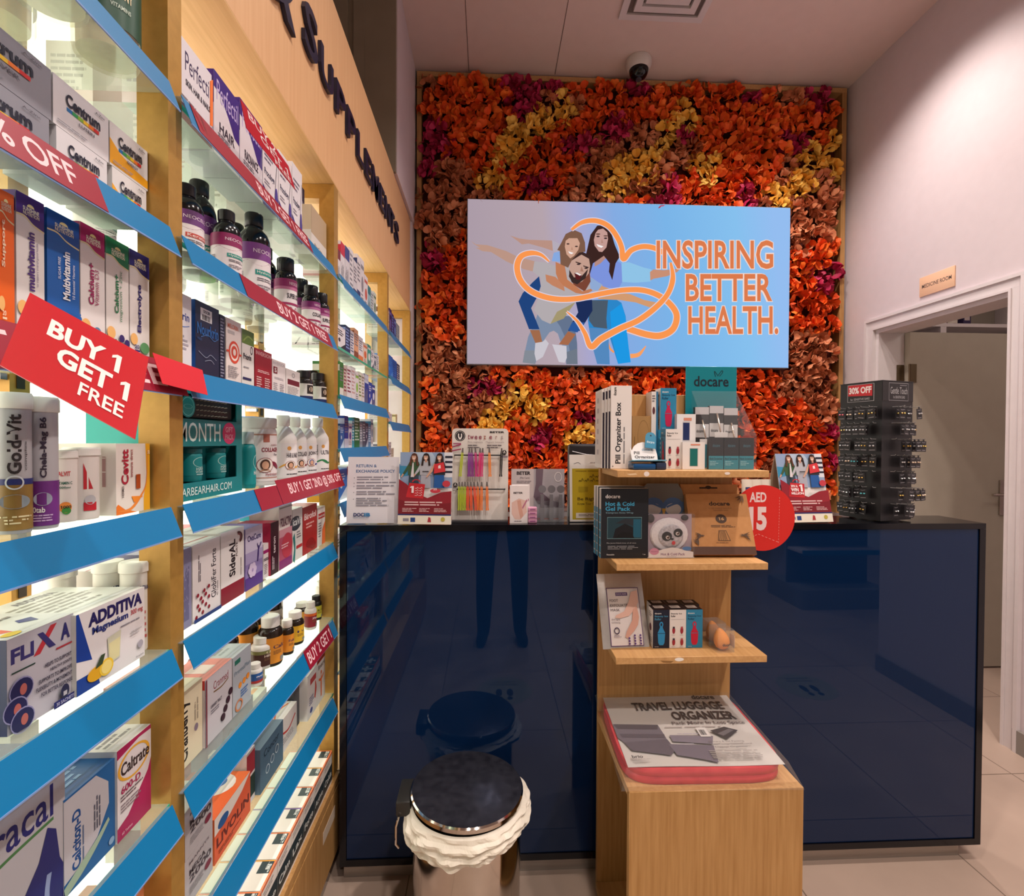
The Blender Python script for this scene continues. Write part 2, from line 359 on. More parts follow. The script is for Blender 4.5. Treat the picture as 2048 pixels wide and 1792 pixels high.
# air vent, camera, downlights
v = empty('air_vent', 'square white ceiling air diffuser', 'vent', (.93, 2.50, CEIL))
mb = MB()
for k, s in enumerate((.23, .165, .115, .07)):
    z0, z1 = -.012-.012*(k % 2)*.5, 0
    for (a, b, c, d) in ((-s, s, -s, -s+.035), (-s, s, s-.035, s), (-s, -s+.035, -s+.035, s-.035), (s-.035, s, -s+.035, s-.035)): mb.box(a, b, c, d, z0-.004*k, z1-.002*k, MWHITE)
mb.build('frame', v); mb = MB(); mb.box(-.2, .2, -.2, .2, -.002, -.0005, M('#6e625c')); mb.build('duct', v)
cm = empty('security_camera', 'white dome security camera on the ceiling above the flower wall', 'camera', (.905, 3.03, CEIL))
mb = MB(); mb.lathe([(0, -.001), (.075, -.001), (.078, -.02), (.07, -.045), (.062, -.06), (0, -.06)], M('#d9d2ce', .35)); mb.build('housing', cm)
mb = MB(); mb.lathe([(0, -.115), (.025, -.11), (.046, -.095), (.056, -.075), (.058, -.06), (0, -.0602)], M('#0d0d10', .08)); mb.build('dome', cm)
mb = MB(); mb.lathe([(.0, -.119), (.016, -.119), (.018, -.112), (.0, -.112)], M('#40404a', .2)); mb.build('lens', cm)
for i, (x, y, p) in enumerate(DL):
    d = empty('downlight', 'recessed round ceiling spotlight', 'light', (x, y, CEIL), 0, 'ceiling downlights')
    mb = MB(); mb.lathe([(.04, -.001), (.055, -.001), (.055, -.007), (.042, -.007), (.04, -.001)], M('#e8e0da')); mb.build('ring', d)
    mb = MB(); mb.lathe([(0, -.002), (.039, -.002), (.039, -.0035), (0, -.0035)], EM('#fff0e0', 6)); mb.build('lens', d)

# ------------------------------------------------------------------ flower wall
fwl = empty('flower_wall', 'panel of orange, rust, yellow and crimson artificial flowers in a wooden frame', 'flower wall', (0, 3.2, 0))
FX0, FX1, FZ1 = -.452, 2.318, 3.662
mb = MB()
for a in ((FX0, FX0+.03, .9, FZ1-.03), (FX1-.03, FX1, .9, FZ1-.03)): mb.box(a[0], a[1], -.03, .056, a[2], a[3], MW)
mb.box(FX0, FX1, -.03, .056, FZ1-.03, FZ1, MWH); mb.build('frame', fwl)
mb = MB(); mb.box(FX0+.03, FX1-.03, .04, .056, .9, FZ1-.03, M('#5a1a0c', .8)); mb.build('backing_board', fwl)
YEL = [(1050, 262), (1015, 300), (1130, 232), (1085, 250), (1120, 205), (985, 352), (1003, 372), (1250, 348), (1228, 372), (1285, 318), (1300, 330), (1360, 240), (1333, 280), (1428, 330), (1405, 345), (1610, 350), (1590, 372), (1632, 318), (1660, 290), (1662, 325), (1560, 395), (1010, 820), (988, 845), (1045, 795), (1150, 885), (1172, 862), (1080, 815), (1190, 900), (1020, 275), (975, 365)]
MAG = [(1030, 182), (1052, 205), (1100, 172), (1130, 292), (1162, 285), (1240, 268), (1370, 278), (1275, 190), (1062, 372), (858, 322), (848, 360), (885, 292), (850, 268), (1495, 400), (1330, 398), (960, 778), (1182, 838), (1090, 872), (1660, 865), (1655, 915), (1495, 185), (1583, 285), (860, 520), (1640, 560), (945, 900), (1300, 800), (1640, 210)]
FCOL = {'red orange': ['#f2601c', '#ea5012', '#f67422'], 'rust': ['#cc7850', '#b86640', '#dc8c62'], 'amber yellow': ['#ffc04c', '#f8b03c', '#ffcc60'], 'crimson': ['#c42458', '#a01840', '#b81c4a'], 'deep orange': ['#e04c10', '#ec5c12', '#d0440e']}
FM = {k: [noisy('petal_'+k.replace(' ', '_')+str(i), c, c, (1, 1, 1), 30, .6) for i, c in enumerate(v)] for k, v in FCOL.items()}
def petal(mb, rr, mat, base, dirn, L, Wd):
    t = dirn.cross(Vector((rr.uniform(-1, 1), rr.uniform(-1, 1), rr.uniform(-1, 1)))).normalized(); nn = dirn.cross(t)
    vs = []; cup = rr.uniform(-.25, .55)
    for j, (f, w) in enumerate(((0, .3), (.3, .82), (.62, 1.04), (.88, .86), (1, .42))):
        for s_ in (-1, 0, 1):
            vs.append(base+dirn*(L*(f-(.07 if j == 4 and s_ == 0 else 0)))+t*(s_*w*Wd/2)+nn*(cup*L*(f*f)+(abs(s_)*.2-.1)*Wd*w+rr.uniform(-.002, .002)))
    mb.add(vs, [(3*j+a, 3*j+a+1, 3*j+a+4, 3*j+a+3) for j in range(4) for a in (0, 1)], mat, True)
def head_mb(kind, rr, mb=None, off=Vector((0, 0, 0)), sc=1):
    mb = mb or MB()
    for i in range(20):
        th = math.acos(1-rr.random()*.85); ph = rr.uniform(0, 6.283)
        d = Vector((math.sin(th)*math.cos(ph), -math.cos(th), math.sin(th)*math.sin(ph)))
        e = (d+Vector((rr.uniform(-.9, .9), rr.uniform(-.1, .5), rr.uniform(-.9, .9)))).normalized()
        petal(mb, rr, rr.choice(FM[kind]), off+d*.036*sc, e, rr.uniform(.034, .046)*sc, rr.uniform(.044, .060)*sc)
    return mb
VAR = {k: [head_mb(k, random.Random(i*31+len(k))).mesh('flower_head') for i in range(6)] for k in FCOL}
TV = (at(935, 398, Y=3.13), at(1580, 416, Y=3.13), at(1577, 735, Y=3.13), at(935, 728, Y=3.13))
TX0, TX1 = (TV[0].x+TV[3].x)/2, (TV[1].x+TV[2].x)/2; TZ1, TZ0 = (TV[0].z+TV[1].z)/2, (TV[2].z+TV[3].z)/2
def topx(p):
    q = p-Vector((0, 0, EYE)); w = q.dot(fw); return 1024+FOC*q.dot(ri)/w, 896+FOC*q.dot(di)/w
heads = []; rr = random.Random(5); stepx, stepz = .098, .086; row = 0; z = 1.0
while z < FZ1-.05:
    x = FX0+.075+(row % 2)*stepx/2
    while x < FX1-.06:
        hx, hz = x+rr.uniform(-.018, .018), z+rr.uniform(-.018, .018)
        if not (TX0-.008 < hx < TX1+.008 and TZ0-.012 < hz < TZ1+.008):
            px, py = topx(Vector((hx, 3.18, hz)))
            dy = min(math.hypot(px-a, py-b) for a, b in YEL); dm = min(math.hypot(px-a, py-b) for a, b in MAG)
            nz = math.sin(px*.017+1.3*math.sin(py*.013))+math.sin(py*.021+1.7*math.sin(px*.009+2))+rr.uniform(-.6, .6)
            k = 'amber yellow' if dy < 24 else 'crimson' if dm < 25 else 'rust' if nz > .4 else 'deep orange' if nz < -1.1 else 'red orange'
            heads.append((hx, hz, k, px, py))
        x += stepx
    row += 1; z += stepz
heads.sort(key=lambda h: math.hypot((h[3]-1250)/1.2, h[4]-330))
rest = MB()
for i, (hx, hz, k, px, py) in enumerate(heads):
    sc = rr.uniform(.95, 1.2); yo = -.005+rr.uniform(-.012, .012)
    edge = (TX0-.07 < hx < TX1+.07 and TZ0-.07 < hz < TZ1+.07)
    if edge: yo = -.002; sc = min(sc, 1.0)
    if i < 100:
        o = put(rr.choice(VAR[k]), 'flower_head', fwl, k+' flower head', loc=(hx, yo, hz)); o.rotation_euler = (0, rr.uniform(0, 6.28), 0); o.scale = (sc, sc, sc)
    else: head_mb(k, rr, rest, Vector((hx, yo, hz)), sc)
rest.build('flower_heads', fwl, kind='stuff')

# ------------------------------------------------------------------ lit screen with the family picture
def screen_mat():
    m = bpy.data.materials.new('lit_screen_picture'); m.use_nodes = True; nt = m.node_tree; nt.nodes.clear(); N = nt.nodes.new; L = nt.links
    tc = N('ShaderNodeTexCoord'); mp = N('ShaderNodeMapping'); mp.inputs['Scale'].default_value = (1/(TX1-TX0), 1, 1/(TZ1-TZ0)); g = N('ShaderNodeSeparateXYZ')
    cr = N('ShaderNodeValToRGB'); el = cr.color_ramp.elements; el[0].position = 0; el[0].color = (*lin('#a999a6'), 1); el[1].position = 1; el[1].color = (*lin('#94bdf0'), 1)
    for p, c in ((.28, '#b5a3ac'), (.38, '#a9a6cc'), (.50, '#84abe2'), (.66, '#7ab4e8'), (.88, '#86c0ee')): e = el.new(p); e.color = (*lin(c), 1)
    ad = N('ShaderNodeMath'); ad.operation = 'MULTIPLY_ADD'; ad.inputs[1].default_value = .06; L.new(g.outputs[2], ad.inputs[0]); L.new(g.outputs[0], ad.inputs[2])
    em = N('ShaderNodeEmission'); em.inputs[1].default_value = 1; o = N('ShaderNodeOutputMaterial')
    L.new(tc.outputs['Object'], mp.inputs[0]); L.new(mp.outputs[0], g.inputs[0]); L.new(ad.outputs[0], cr.inputs[0]); L.new(cr.outputs[0], em.inputs[0]); L.new(em.outputs[0], o.inputs[0]); return m
tv = empty('lit_display_screen', 'wide lit advertising screen with a laughing family, mounted on the flower wall', 'screen', (TX0, 3.13, TZ0))
tw, th = TX1-TX0, TZ1-TZ0
mb = MB(); mb.box(-.004, tw+.004, .004, .09, -.004, th+.004, M('#8f8f98', .4)); mb.build('casing', tv)
mb = MB(); mb.add([(0, 0, 0), (tw, 0, 0), (tw, 0, th), (0, 0, th)], [(0, 1, 2, 3)], screen_mat())
mb.add([(0, 0, 0), (tw, 0, 0), (tw, 0, th), (0, 0, th), (0, .0039, 0), (tw, .0039, 0), (tw, .0039, th), (0, .0039, th)], [(0, 4, 5, 1), (1, 5, 6, 2), (2, 6, 7, 3), (3, 7, 4, 0)], M('#8f8f98'))
def tvfn(u, v, h):
    p = at(u, v, Y=3.13); return Vector((p.x-TX0, -h, p.z-TZ0))
f = Face(mb, tvfn, mat=lambda c: EM(c)); f.STEP = .0003
q = lambda *pts: [(1020+x/5.973, 440+y/5.973) for x, y in pts]
g2 = lambda *pts: [(900+x/2.926, 380+y/2.926) for x, y in pts]
SK, SKD = '#c39a82', '#a87a62'
f.poly(q((1385, 1300), (1520, 1330), (1700, 1335), (1700, 1420), (1560, 1400), (1400, 1350)), '#fba868')                 # ribbon behind the leg
f.stroke(g2((920, 880), (935, 925), (960, 950)), 4, '#f59a58'); f.stroke(g2((1055, 972), (1105, 962), (1147, 912)), [9, 8, 1], '#f9a060')
# mother
f.poly(q((1290, 520), (1420, 505), (1600, 570), (1690, 590), (1680, 735), (1500, 750), (1330, 740)), '#8fc3e6')
f.poly(g2((1170, 480), (1190, 465), (1250, 470), (1320, 462), (1348, 460), (1330, 480), (1270, 505), (1190, 520), (1172, 530)), '#c98f74')
f.poly(q((1040, 450), (1180, 440), (1330, 520), (1340, 740), (1290, 830), (1120, 800), (960, 720), (960, 560)), '#7c93dc')
f.poly(q((1060, 420), (1150, 400), (1160, 440), (1080, 520), (1010, 560), (1010, 490)), '#b58a80')
f.poly(q((960, 960), (1250, 940), (1330, 990), (1380, 1150), (1400, 1400), (1440, 1700), (1290, 1720), (1190, 1400), (1170, 1290), (1180, 1500), (1190, 1725), (1040, 1720), (960, 1420), (930, 1200)), '#2d86c8')
f.poly(q((960, 960), (1170, 960), (1150, 1180), (1160, 1300), (1000, 1280), (940, 1200)), '#4b5a6a'); f.poly(q((945, 1290), (1165, 1300), (1185, 1720), (1040, 1720), (960, 1430)), '#5488bd')
f.poly(q((1195, 1100), (1330, 1000), (1375, 1150), (1420, 1560), (1440, 1700), (1290, 1720), (1215, 1400)), '#1f97e2')
f.poly(q((1040, 70), (1110, 65), (1200, 130), (1250, 300), (1310, 440), (1260, 520), (1220, 720), (1180, 620), (1190, 520), (1120, 430), (990, 520), (950, 660), (905, 420), (960, 180)), '#3c2522')
f.poly(q((1050, 120), (1110, 105), (1160, 150), (1170, 230), (1150, 330), (1100, 385), (1060, 380), (1010, 310), (1000, 240), (1020, 160)), '#c49a92')
f.poly(q((1030, 290), (1115, 318), (1090, 335), (1050, 320)), '#f3ecec')
for x, y in ((1050, 200), (1140, 222)): f.ell(1020+x/5.973, 440+y/5.973, 3.4, 1.6, '#3a2a2c'); f.ell(1020+x/5.973, 440+(y-28)/5.973, 4.6, 1.1, '#4a3028')
f.poly(q((1095, 230), (1112, 280), (1085, 278)), '#b08478')
# father
f.poly(g2((125, 300), (150, 320), (220, 325), (330, 360), (400, 395), (500, 420), (490, 480), (430, 465), (330, 420), (240, 365), (190, 360), (150, 340), (175, 340), (140, 318)), '#bb9484')
f.poly(q((330, 1120), (720, 1150), (770, 1250), (800, 1480), (805, 1725), (670, 1725), (650, 1560), (595, 1440), (570, 1360), (520, 1325), (470, 1345), (410, 1430), (300, 1720), (150, 1700), (215, 1400), (300, 1210)), '#7c8ba4')
f.poly(q((520, 1160), (720, 1150), (770, 1250), (800, 1480), (805, 1725), (735, 1725), (700, 1500), (600, 1280)), '#64738d')
f.poly(q((175, 1560), (320, 1560), (300, 1725), (150, 1705)), '#848a94'); f.poly(q((670, 1580), (800, 1540), (806, 1725), (672, 1725)), '#6f7886')
f.poly(q((290, 500), (420, 510), (560, 560), (720, 560), (950, 680), (1100, 780), (1080, 860), (980, 850), (900, 950), (790, 970), (640, 1180), (480, 1245), (380, 1200), (285, 1080), (360, 880), (370, 700), (270, 620)), '#b2aaad')
f.poly(q((780, 985), (640, 1180), (480, 1245), (560, 1100)), '#a3966f'); f.poly(q((940, 680), (1090, 770), (1080, 860), (960, 830)), '#8fa9d2')
f.poly(q((1090, 790), (1300, 870), (1430, 890), (1600, 960), (1750, 990), (1680, 1055), (1500, 990), (1300, 960), (1050, 950), (1040, 860)), '#d29a70')
f.poly(q((720, 560), (950, 640), (960, 740), (890, 860), (760, 780), (700, 680)), '#7a4434')
f.poly(q((740, 470), (830, 390), (920, 420), (960, 520), (940, 640), (860, 740), (790, 770), (720, 720), (705, 560)), '#c39c8c')
f.poly(q((705, 600), (760, 690), (840, 690), (930, 590), (900, 700), (800, 775), (735, 750), (705, 680)), '#3a2a28')
f.poly(q((735, 490), (780, 400), (860, 385), (950, 430), (985, 520), (960, 590), (940, 470), (850, 420)), '#3c2826')
f.poly(q((765, 640), (800, 630), (855, 665), (830, 720), (785, 715)), '#5a1f22'); f.poly(q((770, 640), (800, 633), (850, 662), (830, 672)), '#f0e8e6')
for x, y in ((815, 535), (905, 582)): f.ell(1020+x/5.973, 440+y/5.973, 3.6, 1.6, '#35272a'); f.poly(q((x-35, y-32), (x+32, y-12), (x+30, y-2), (x-34, y-20)), '#352422')
f.poly(q((850, 560), (875, 625), (835, 620)), '#a87a68')
# girl
f.poly(q((0, 195), (110, 230), (220, 245), (500, 255), (515, 380), (400, 340), (220, 290), (140, 300), (90, 260)), '#b99082')
f.poly(q((500, 250), (600, 300), (620, 390), (510, 385)), '#b4abb8'); f.poly(q((520, 400), (640, 370), (600, 510), (495, 500)), '#86a8de')
f.poly(q((345, 680), (365, 800), (320, 930), (250, 1060), (350, 1310), (225, 1310), (100, 980), (150, 880), (260, 760)), '#21447c')
f.poly(q((780, 980), (975, 960), (980, 1090), (900, 1220), (830, 1330), (690, 1330), (720, 1260), (810, 1110)), '#1d2d58'); f.poly(q((740, 1225), (890, 1230), (800, 1350), (690, 1320)), '#2b569a')
f.poly(q((235, 1320), (350, 1320), (385, 1470), (300, 1475)), '#a06a4c'); f.poly(q((690, 1335), (780, 1370), (690, 1500), (580, 1490)), '#a5694a')
f.poly(q((300, 1475), (385, 1460), (420, 1430), (460, 1480), (390, 1640), (310, 1690), (290, 1600)), '#c9c4cc'); f.poly(q((500, 1490), (580, 1500), (670, 1510), (675, 1650), (650, 1710), (580, 1700)), '#cdc8d0')
f.poly(q((540, 510), (650, 560), (680, 720), (860, 860), (960, 830), (980, 850), (900, 900), (780, 880), (590, 770), (545, 650)), '#bf7a56')
f.poly(q((420, 660), (540, 690), (640, 800), (650, 860), (500, 790), (430, 740)), '#c28262')
f.poly(q((760, 130), (850, 170), (890, 280), (895, 390), (820, 400), (740, 480), (690, 580), (600, 540), (590, 380), (560, 370), (610, 280), (660, 180)), '#7d5a48')
f.poly(q((700, 230), (800, 230), (830, 290), (810, 370), (760, 440), (715, 470), (670, 420), (650, 330), (660, 260)), '#cfa28c')
f.poly(q((690, 385), (755, 405), (730, 420), (705, 410)), '#f5eeee')
for x, y in ((688, 298), (788, 328)): f.ell(1020+x/5.973, 440+y/5.973, 3, 1.5, '#4a3430')
f.poly(q((735, 330), (748, 372), (722, 368)), '#b98a74')
# heart ribbon
def ribbon(pts, w):
    f.stroke(pts, [a+3.2 for a in w], '#d9d2e4', 8); f.stroke(pts, w, '#f9964f', 8)
ribbon(g2((578, 425), (530, 385), (470, 375), (415, 395), (392, 450), (405, 520), (450, 580), (520, 620), (620, 643), (740, 640), (880, 612), (1000, 592), (1110, 590), (1200, 615), (1275, 665), (1320, 735), (1300, 815), (1230, 855), (1150, 850), (1035, 815)), [3, 10, 12, 11, 11, 10, 10, 11, 12, 13, 12])
ribbon(g2((680, 716), (740, 770), (785, 840), (822, 920), (880, 875), (990, 815), (1100, 765), (1200, 690), (1270, 610), (1298, 520), (1285, 430)), [2, 6, 9, 12, 12, 11, 11, 10, 10, 4])
ribbon(g2((708, 240), (770, 197), (850, 188), (925, 220), (975, 285), (1000, 345), (1010, 410), (1055, 360), (1120, 338), (1185, 345), (1243, 372)), [5, 9, 10, 10, 10, 11, 10, 10, 10])
for st, x0, y0, x1, y1 in (('INSPIRING', 1311, 540, 1543, 483), ('BETTER', 1369, 604, 1541, 550), ('HEALTH.', 1374, 670, 1553, 614)):
    a, b = ('#f1d9d0', .055), ('#dc7a4c', .02)
    f.text(st, x0-1.5, y0+1.5, x1+1.5, y1-1.5, a[0], 0, a[1]); f.text(st, x0, y0, x1, y1, b[0], 0, b[1])
mb.build('screen_panel', tv)
# ------------------------------------------------------------------ shelving along the left
LV = dict(A=1.884, B=1.672, C=1.468, D=1.26, E=1.049, F=.815, G=.578)
LV3 = dict(A=1.884, B=1.664, C=1.505, D=1.335, E=1.16, F=.93, G=.62)
LV4 = dict(A=1.884, B=1.672, C=1.452, D=1.235, E=1.02, F=.80, G=.578)
POST = [(-.795, -.762), (-.012, .021), (.772, .805), (1.572, 1.612), (2.385, 2.418), (3.062, 3.095)]
SOFF = 2.148
MPAN = EM('#fff3e2', PANEL); MSTRIP = M('#0f72a8', .38); MHOLD = clear_mat('holder_plastic', '#dfeaf6', .86, .1, '#dfe6f2'); MRED = M('#c41f34', .4)
MSLOT = M('#3a332c', .5, .5)
for i, (y0, y1) in enumerate(POST):
    fr = empty('side_frame', 'brass shelving upright frame, %s along the run towards the flower wall' % ordinal(i), 'frame', (-.476, y0, 0), 0); t = y1-y0
    mb = MB(); mb.box(-.045, 0, 0, t, .31, SOFF-.001, MGOLD); mb.build('front_post', fr)
    mb = MB(); mb.box(-.268, -.228, 0, t, .31, SOFF-.001, MGOLD)
    for k in range(38): mb.box(-.227, -.2262, t*.3, t*.7, .4+k*.045, .425+k*.045, MSLOT)
    mb.build('rear_post', fr)
    mb = MB(); mb.box(-.228, -.045, .002, t-.002, SOFF-.045, SOFF-.001, MGOLD); mb.build('top_rail', fr)
BAYS = [(0, 1, LV, -.77, -.05, 'empty-looking bay behind the viewer'), (1, 2, LV, -.0, .762, 'front bay'), (2, 3, LV, .79, 1.535, 'middle bay'), (3, 4, LV3, 1.60, 2.33, 'third bay'), (4, 5, LV4, 2.40, 2.985, 'end bay')]
for bi, (a, b, lv, s0, s1, nm) in enumerate(BAYS):
    y0, y1 = POST[a][1]+.001, POST[b][0]-.001
    bay = empty('shelving_bay', {0: 'lit glass shelving bay reflected in the navy counter front', 1: 'lit glass shelving bay with the large tilted red card', 2: 'lit glass shelving bay stocked with black bottles and the teal pack', 3: 'lit glass shelving bay between the middle bay and the end bay', 4: 'narrow lit glass shelving bay against the flower wall'}[bi], 'shelving', (-.74, y0, 0), 0)
    Lb = y1-y0
    mb = MB(); mb.box(-.012, -.004, 0, Lb, .312, SOFF-.002, MPAN if bi else M('#b5aa9c')); mb.box(-.022, -.0125, 0, Lb, .312, SOFF-.002, MWHITE); mb.build('light_panel', bay, 'glowing white back panel')
    for k, (L, z) in enumerate(lv.items()):
        mb = MB(); mb.box(.004, .262, .001, Lb-.001, z-.012, z-.004, MGLASS); mb.box(.2621, .2632, .001, Lb-.001, z-.012, z-.004, MGEDGE)
        gs = mb.build('glass_shelf', bay)
        for ya in (.0012, Lb-.012): mb = MB(); mb.box(.004, .035, ya, ya+.0108, z-.022, z-.0125, MSTEEL); mb.build('bracket', gs)
        if bi == 3 and L == 'B' or bi == 0: continue
        mb = MB(); ya, yb = s0-y0, s1-y0
        f0, f1 = Vector((.272, 0, z)), Vector((.288, 0, z-.043)); Y = Vector((0, 1, 0))
        mb.sheet([f1+Y*ya, f1+Y*yb, f0+Y*yb, f0+Y*ya], .0008, MSTRIP, Vector((.043, 0, .016)).normalized())
        mb.build('price_strip', gs, 'blue price strip')
        mb = MB(); mb.box(.2634, .272, ya, yb, z-.004, z-.0025, MHOLD); mb.box(.2868, .2885, ya, yb, z-.0445, z-.0425, M('#7f9ccf', .25))
        mb.build('strip_holder', gs)
def promo_strip(lv, z, ya, yb, txt, label, t0=.3, t1=.97, over=0.0, group=None, col='#92192f'):
    mb = MB(); n = Vector((.043, 0, .016)).normalized(); o0 = Vector((-.468, 0, z+over))+n*.0012; o1 = Vector((-.452, 0, z-.043))+n*.0012; Y = Vector((0, 1, 0))
    if over: o0 = Vector((-.468-.016*over/.043, 0, z+over))+n*.0012
    mb.sheet([o1+Y*ya, o1+Y*yb, o0+Y*yb, o0+Y*ya], .0006, M(col, .4), n)
    f = plane_face(mb, o1+Y*ya, Y*(yb-ya), o0-o1)
    if txt: f.text(txt, t0, .2, t1, .8, '#ecc9cd', 0, .015)
    return mb.build('promo_strip', None, label, 'sign', group)
yof = lambda px, X=-.46: at(px, 882, X=X).y
promo_strip('B', LV['B'], .20, yof(205), '40% OFF', 'crimson percent off strip clipped under the stacked white vitamin cartons', .585, .91)
promo_strip('C', LV['C'], .20, yof(366)+.0, 'GET 1 FREE', 'red offer strip behind the large tilted red card on the front bay', .3, .925, .006)
mb = MB(); mb.sheet([Vector((-.443, yof(300), LV['C']-.032)), Vector((-.440, yof(416, -.44), LV['C']-.038)), Vector((-.452, yof(408, -.45), LV['C']+.002)), Vector((-.456, yof(300), LV['C']+.01))], .0006, M('#d0242e'))
mb.build('promo_strip', None, 'plain bright red paper strip end bridging the brass post beside the teal gift pack', 'sign')
promo_strip('A', LV['A'], yof(391), yof(620), 'BUY 2 GET 1 FREE', 'long crimson offer strip under the purple and white hair cartons on the top shelf', .42, .96)
promo_strip('B', LV['B'], yof(487), yof(660), 'BUY 2 GET 1 FREE', 'crimson offer strip under the black bottles with purple labels', .3, .93)
promo_strip('D', LV['D'], yof(515), yof(558), '', 'short plain crimson strip under the collagen jar')
promo_strip('D', LV['D'], yof(559), yof(684), 'BUY 1 GET 2ND @ 50% OFF', 'crimson half price offer strip under the white syrup bottles', .12, .97, .01)
promo_strip('F', LV['F'], yof(613), yof(662), 'BUY 2 GET 1', 'crimson offer strip under the orange label vitamin bottles', .06, .96, .004)
# wooden header with raised lettering
MFX = -.476
hd = empty('sign_fascia', 'long pale wood header board over the shelving with navy raised lettering', 'sign', (MFX, 0, SOFF))
mb = MB(); mb.box(-.03, 0, -1.6, 3.062, .0042, .548, MWF); mb.build('board', hd)
mb = MB(); mb.box(-.46, -.031, -1.6, 3.062, .004, .02, MWS); mb.box(-.46, -.0002, -1.6, 3.062, 0, .004, MWS); mb.box(-.46, -.031, -1.6, 3.062, .528, .547, MWS); mb.box(-.47, -.4602, -1.6, 3.062, 0, .548, MWS); mb.build('soffit', hd)
mb = MB(); mb.box(-.506, -.4755, 3.098, 3.0999, 0, 2.696, MWHITE); mb.box(-.506, -.4755, 3.063, 3.098, SOFF+.0005, 2.696, MWHITE); struct('trim_4', mb)
LET = [('&', 1.05, 1.24, 2.325, 2.50), ('S', 1.300, 1.398, 2.362, 2.488), ('U', 1.424, 1.535, 2.372, 2.468), ('P', 1.566, 1.664, 2.372, 2.468), ('P', 1.688, 1.79, 2.372, 2.468), ('L', 1.815, 1.91, 2.372, 2.468), ('E', 1.934, 2.03, 2.372, 2.468), ('M', 2.05, 2.164, 2.37, 2.472), ('E', 2.188, 2.278, 2.372, 2.468), ('N', 2.302, 2.405, 2.37, 2.47), ('T', 2.422, 2.516, 2.37, 2.47), ('S', 2.538, 2.64, 2.368, 2.472)]
for ch, a, b, z0, z1 in LET:
    mb = MB(); vs, fs, asp = text_mesh(ch, .012, .5)
    mb.add([(.0005+(v[2]+.5)*.010, a+(b-a)*v[0], z0-SOFF+(z1-z0)*v[1]) for v in vs], fs, MNAVY); mb.build('sign_letter', hd)
# base cabinets
for i, (y0, y1) in enumerate(((-.79, .785), (.79, 1.60), (1.605, 2.40), (2.405, 3.09))):
    cb = empty('base_cabinet', 'low wooden drawer cabinet under the shelving, %s along the run' % ordinal(i), 'cabinet', (-.466, y0, 0))
    Lb = y1-y0
    mb = MB(); mb.box(-.29, -.02, .001, Lb-.001, .07, .285, MW); mb.box(-.29, .0, 0, Lb, .286, .308, MW); mb.build('body', cb)
    mb = MB(); mb.box(-.0195, -.001, .003, Lb-.003, .075, .275, MW); dr = mb.build('drawer', cb)
    mb = MB(); mb.box(-.27, -.05, .01, Lb-.01, 0, .069, MBLACK); mb.build('plinth', cb)
    if i == 1: mb = MB(); mb.box(-.0009, -.0002, Lb-.16, Lb-.05, .20, .235, M('#d8c3ae')); mb.build('label_tag', dr)

# ------------------------------------------------------------------ goods
def head(z):
    """the clear height above a shelf"""
    up = [v for v in LV.values() if v > z+.1]
    return .30 if z not in LV.values() or not up else min(up)-z-.0125-.012
def sbox(label, z, p0, p1, top, d, base, F=(), L=(), T=(), X=-.505, name='medicine_carton', cat='box', group=None, h=None, dy=0, tilt=0, ya=None, yb=None):
    """a carton on a shelf of the run: the image columns of its front edge and the row of its top corner, on the vertical plane X"""
    a = at(p0, top if top else 882, X=X); b = at(p1, top if top else 882, X=X)
    y0 = a.y if ya is None else ya; y1 = b.y if yb is None else yb
    h = min(h or max(.02, a.z-z+.004), head(z)); w = max(.012, y1-y0-.0012)
    o = carton_mb(w, d, h, base, F, L, T).build(name, None, label, cat, group, None, (X-d/2, (y0+y1)/2+dy, z-.0037), math.pi/2+tilt); return o
RIB = lambda k=40, e=.03: (lambda a, z: 1+e*(1 if int(a/6.2832*k*2) % 2 else -1))
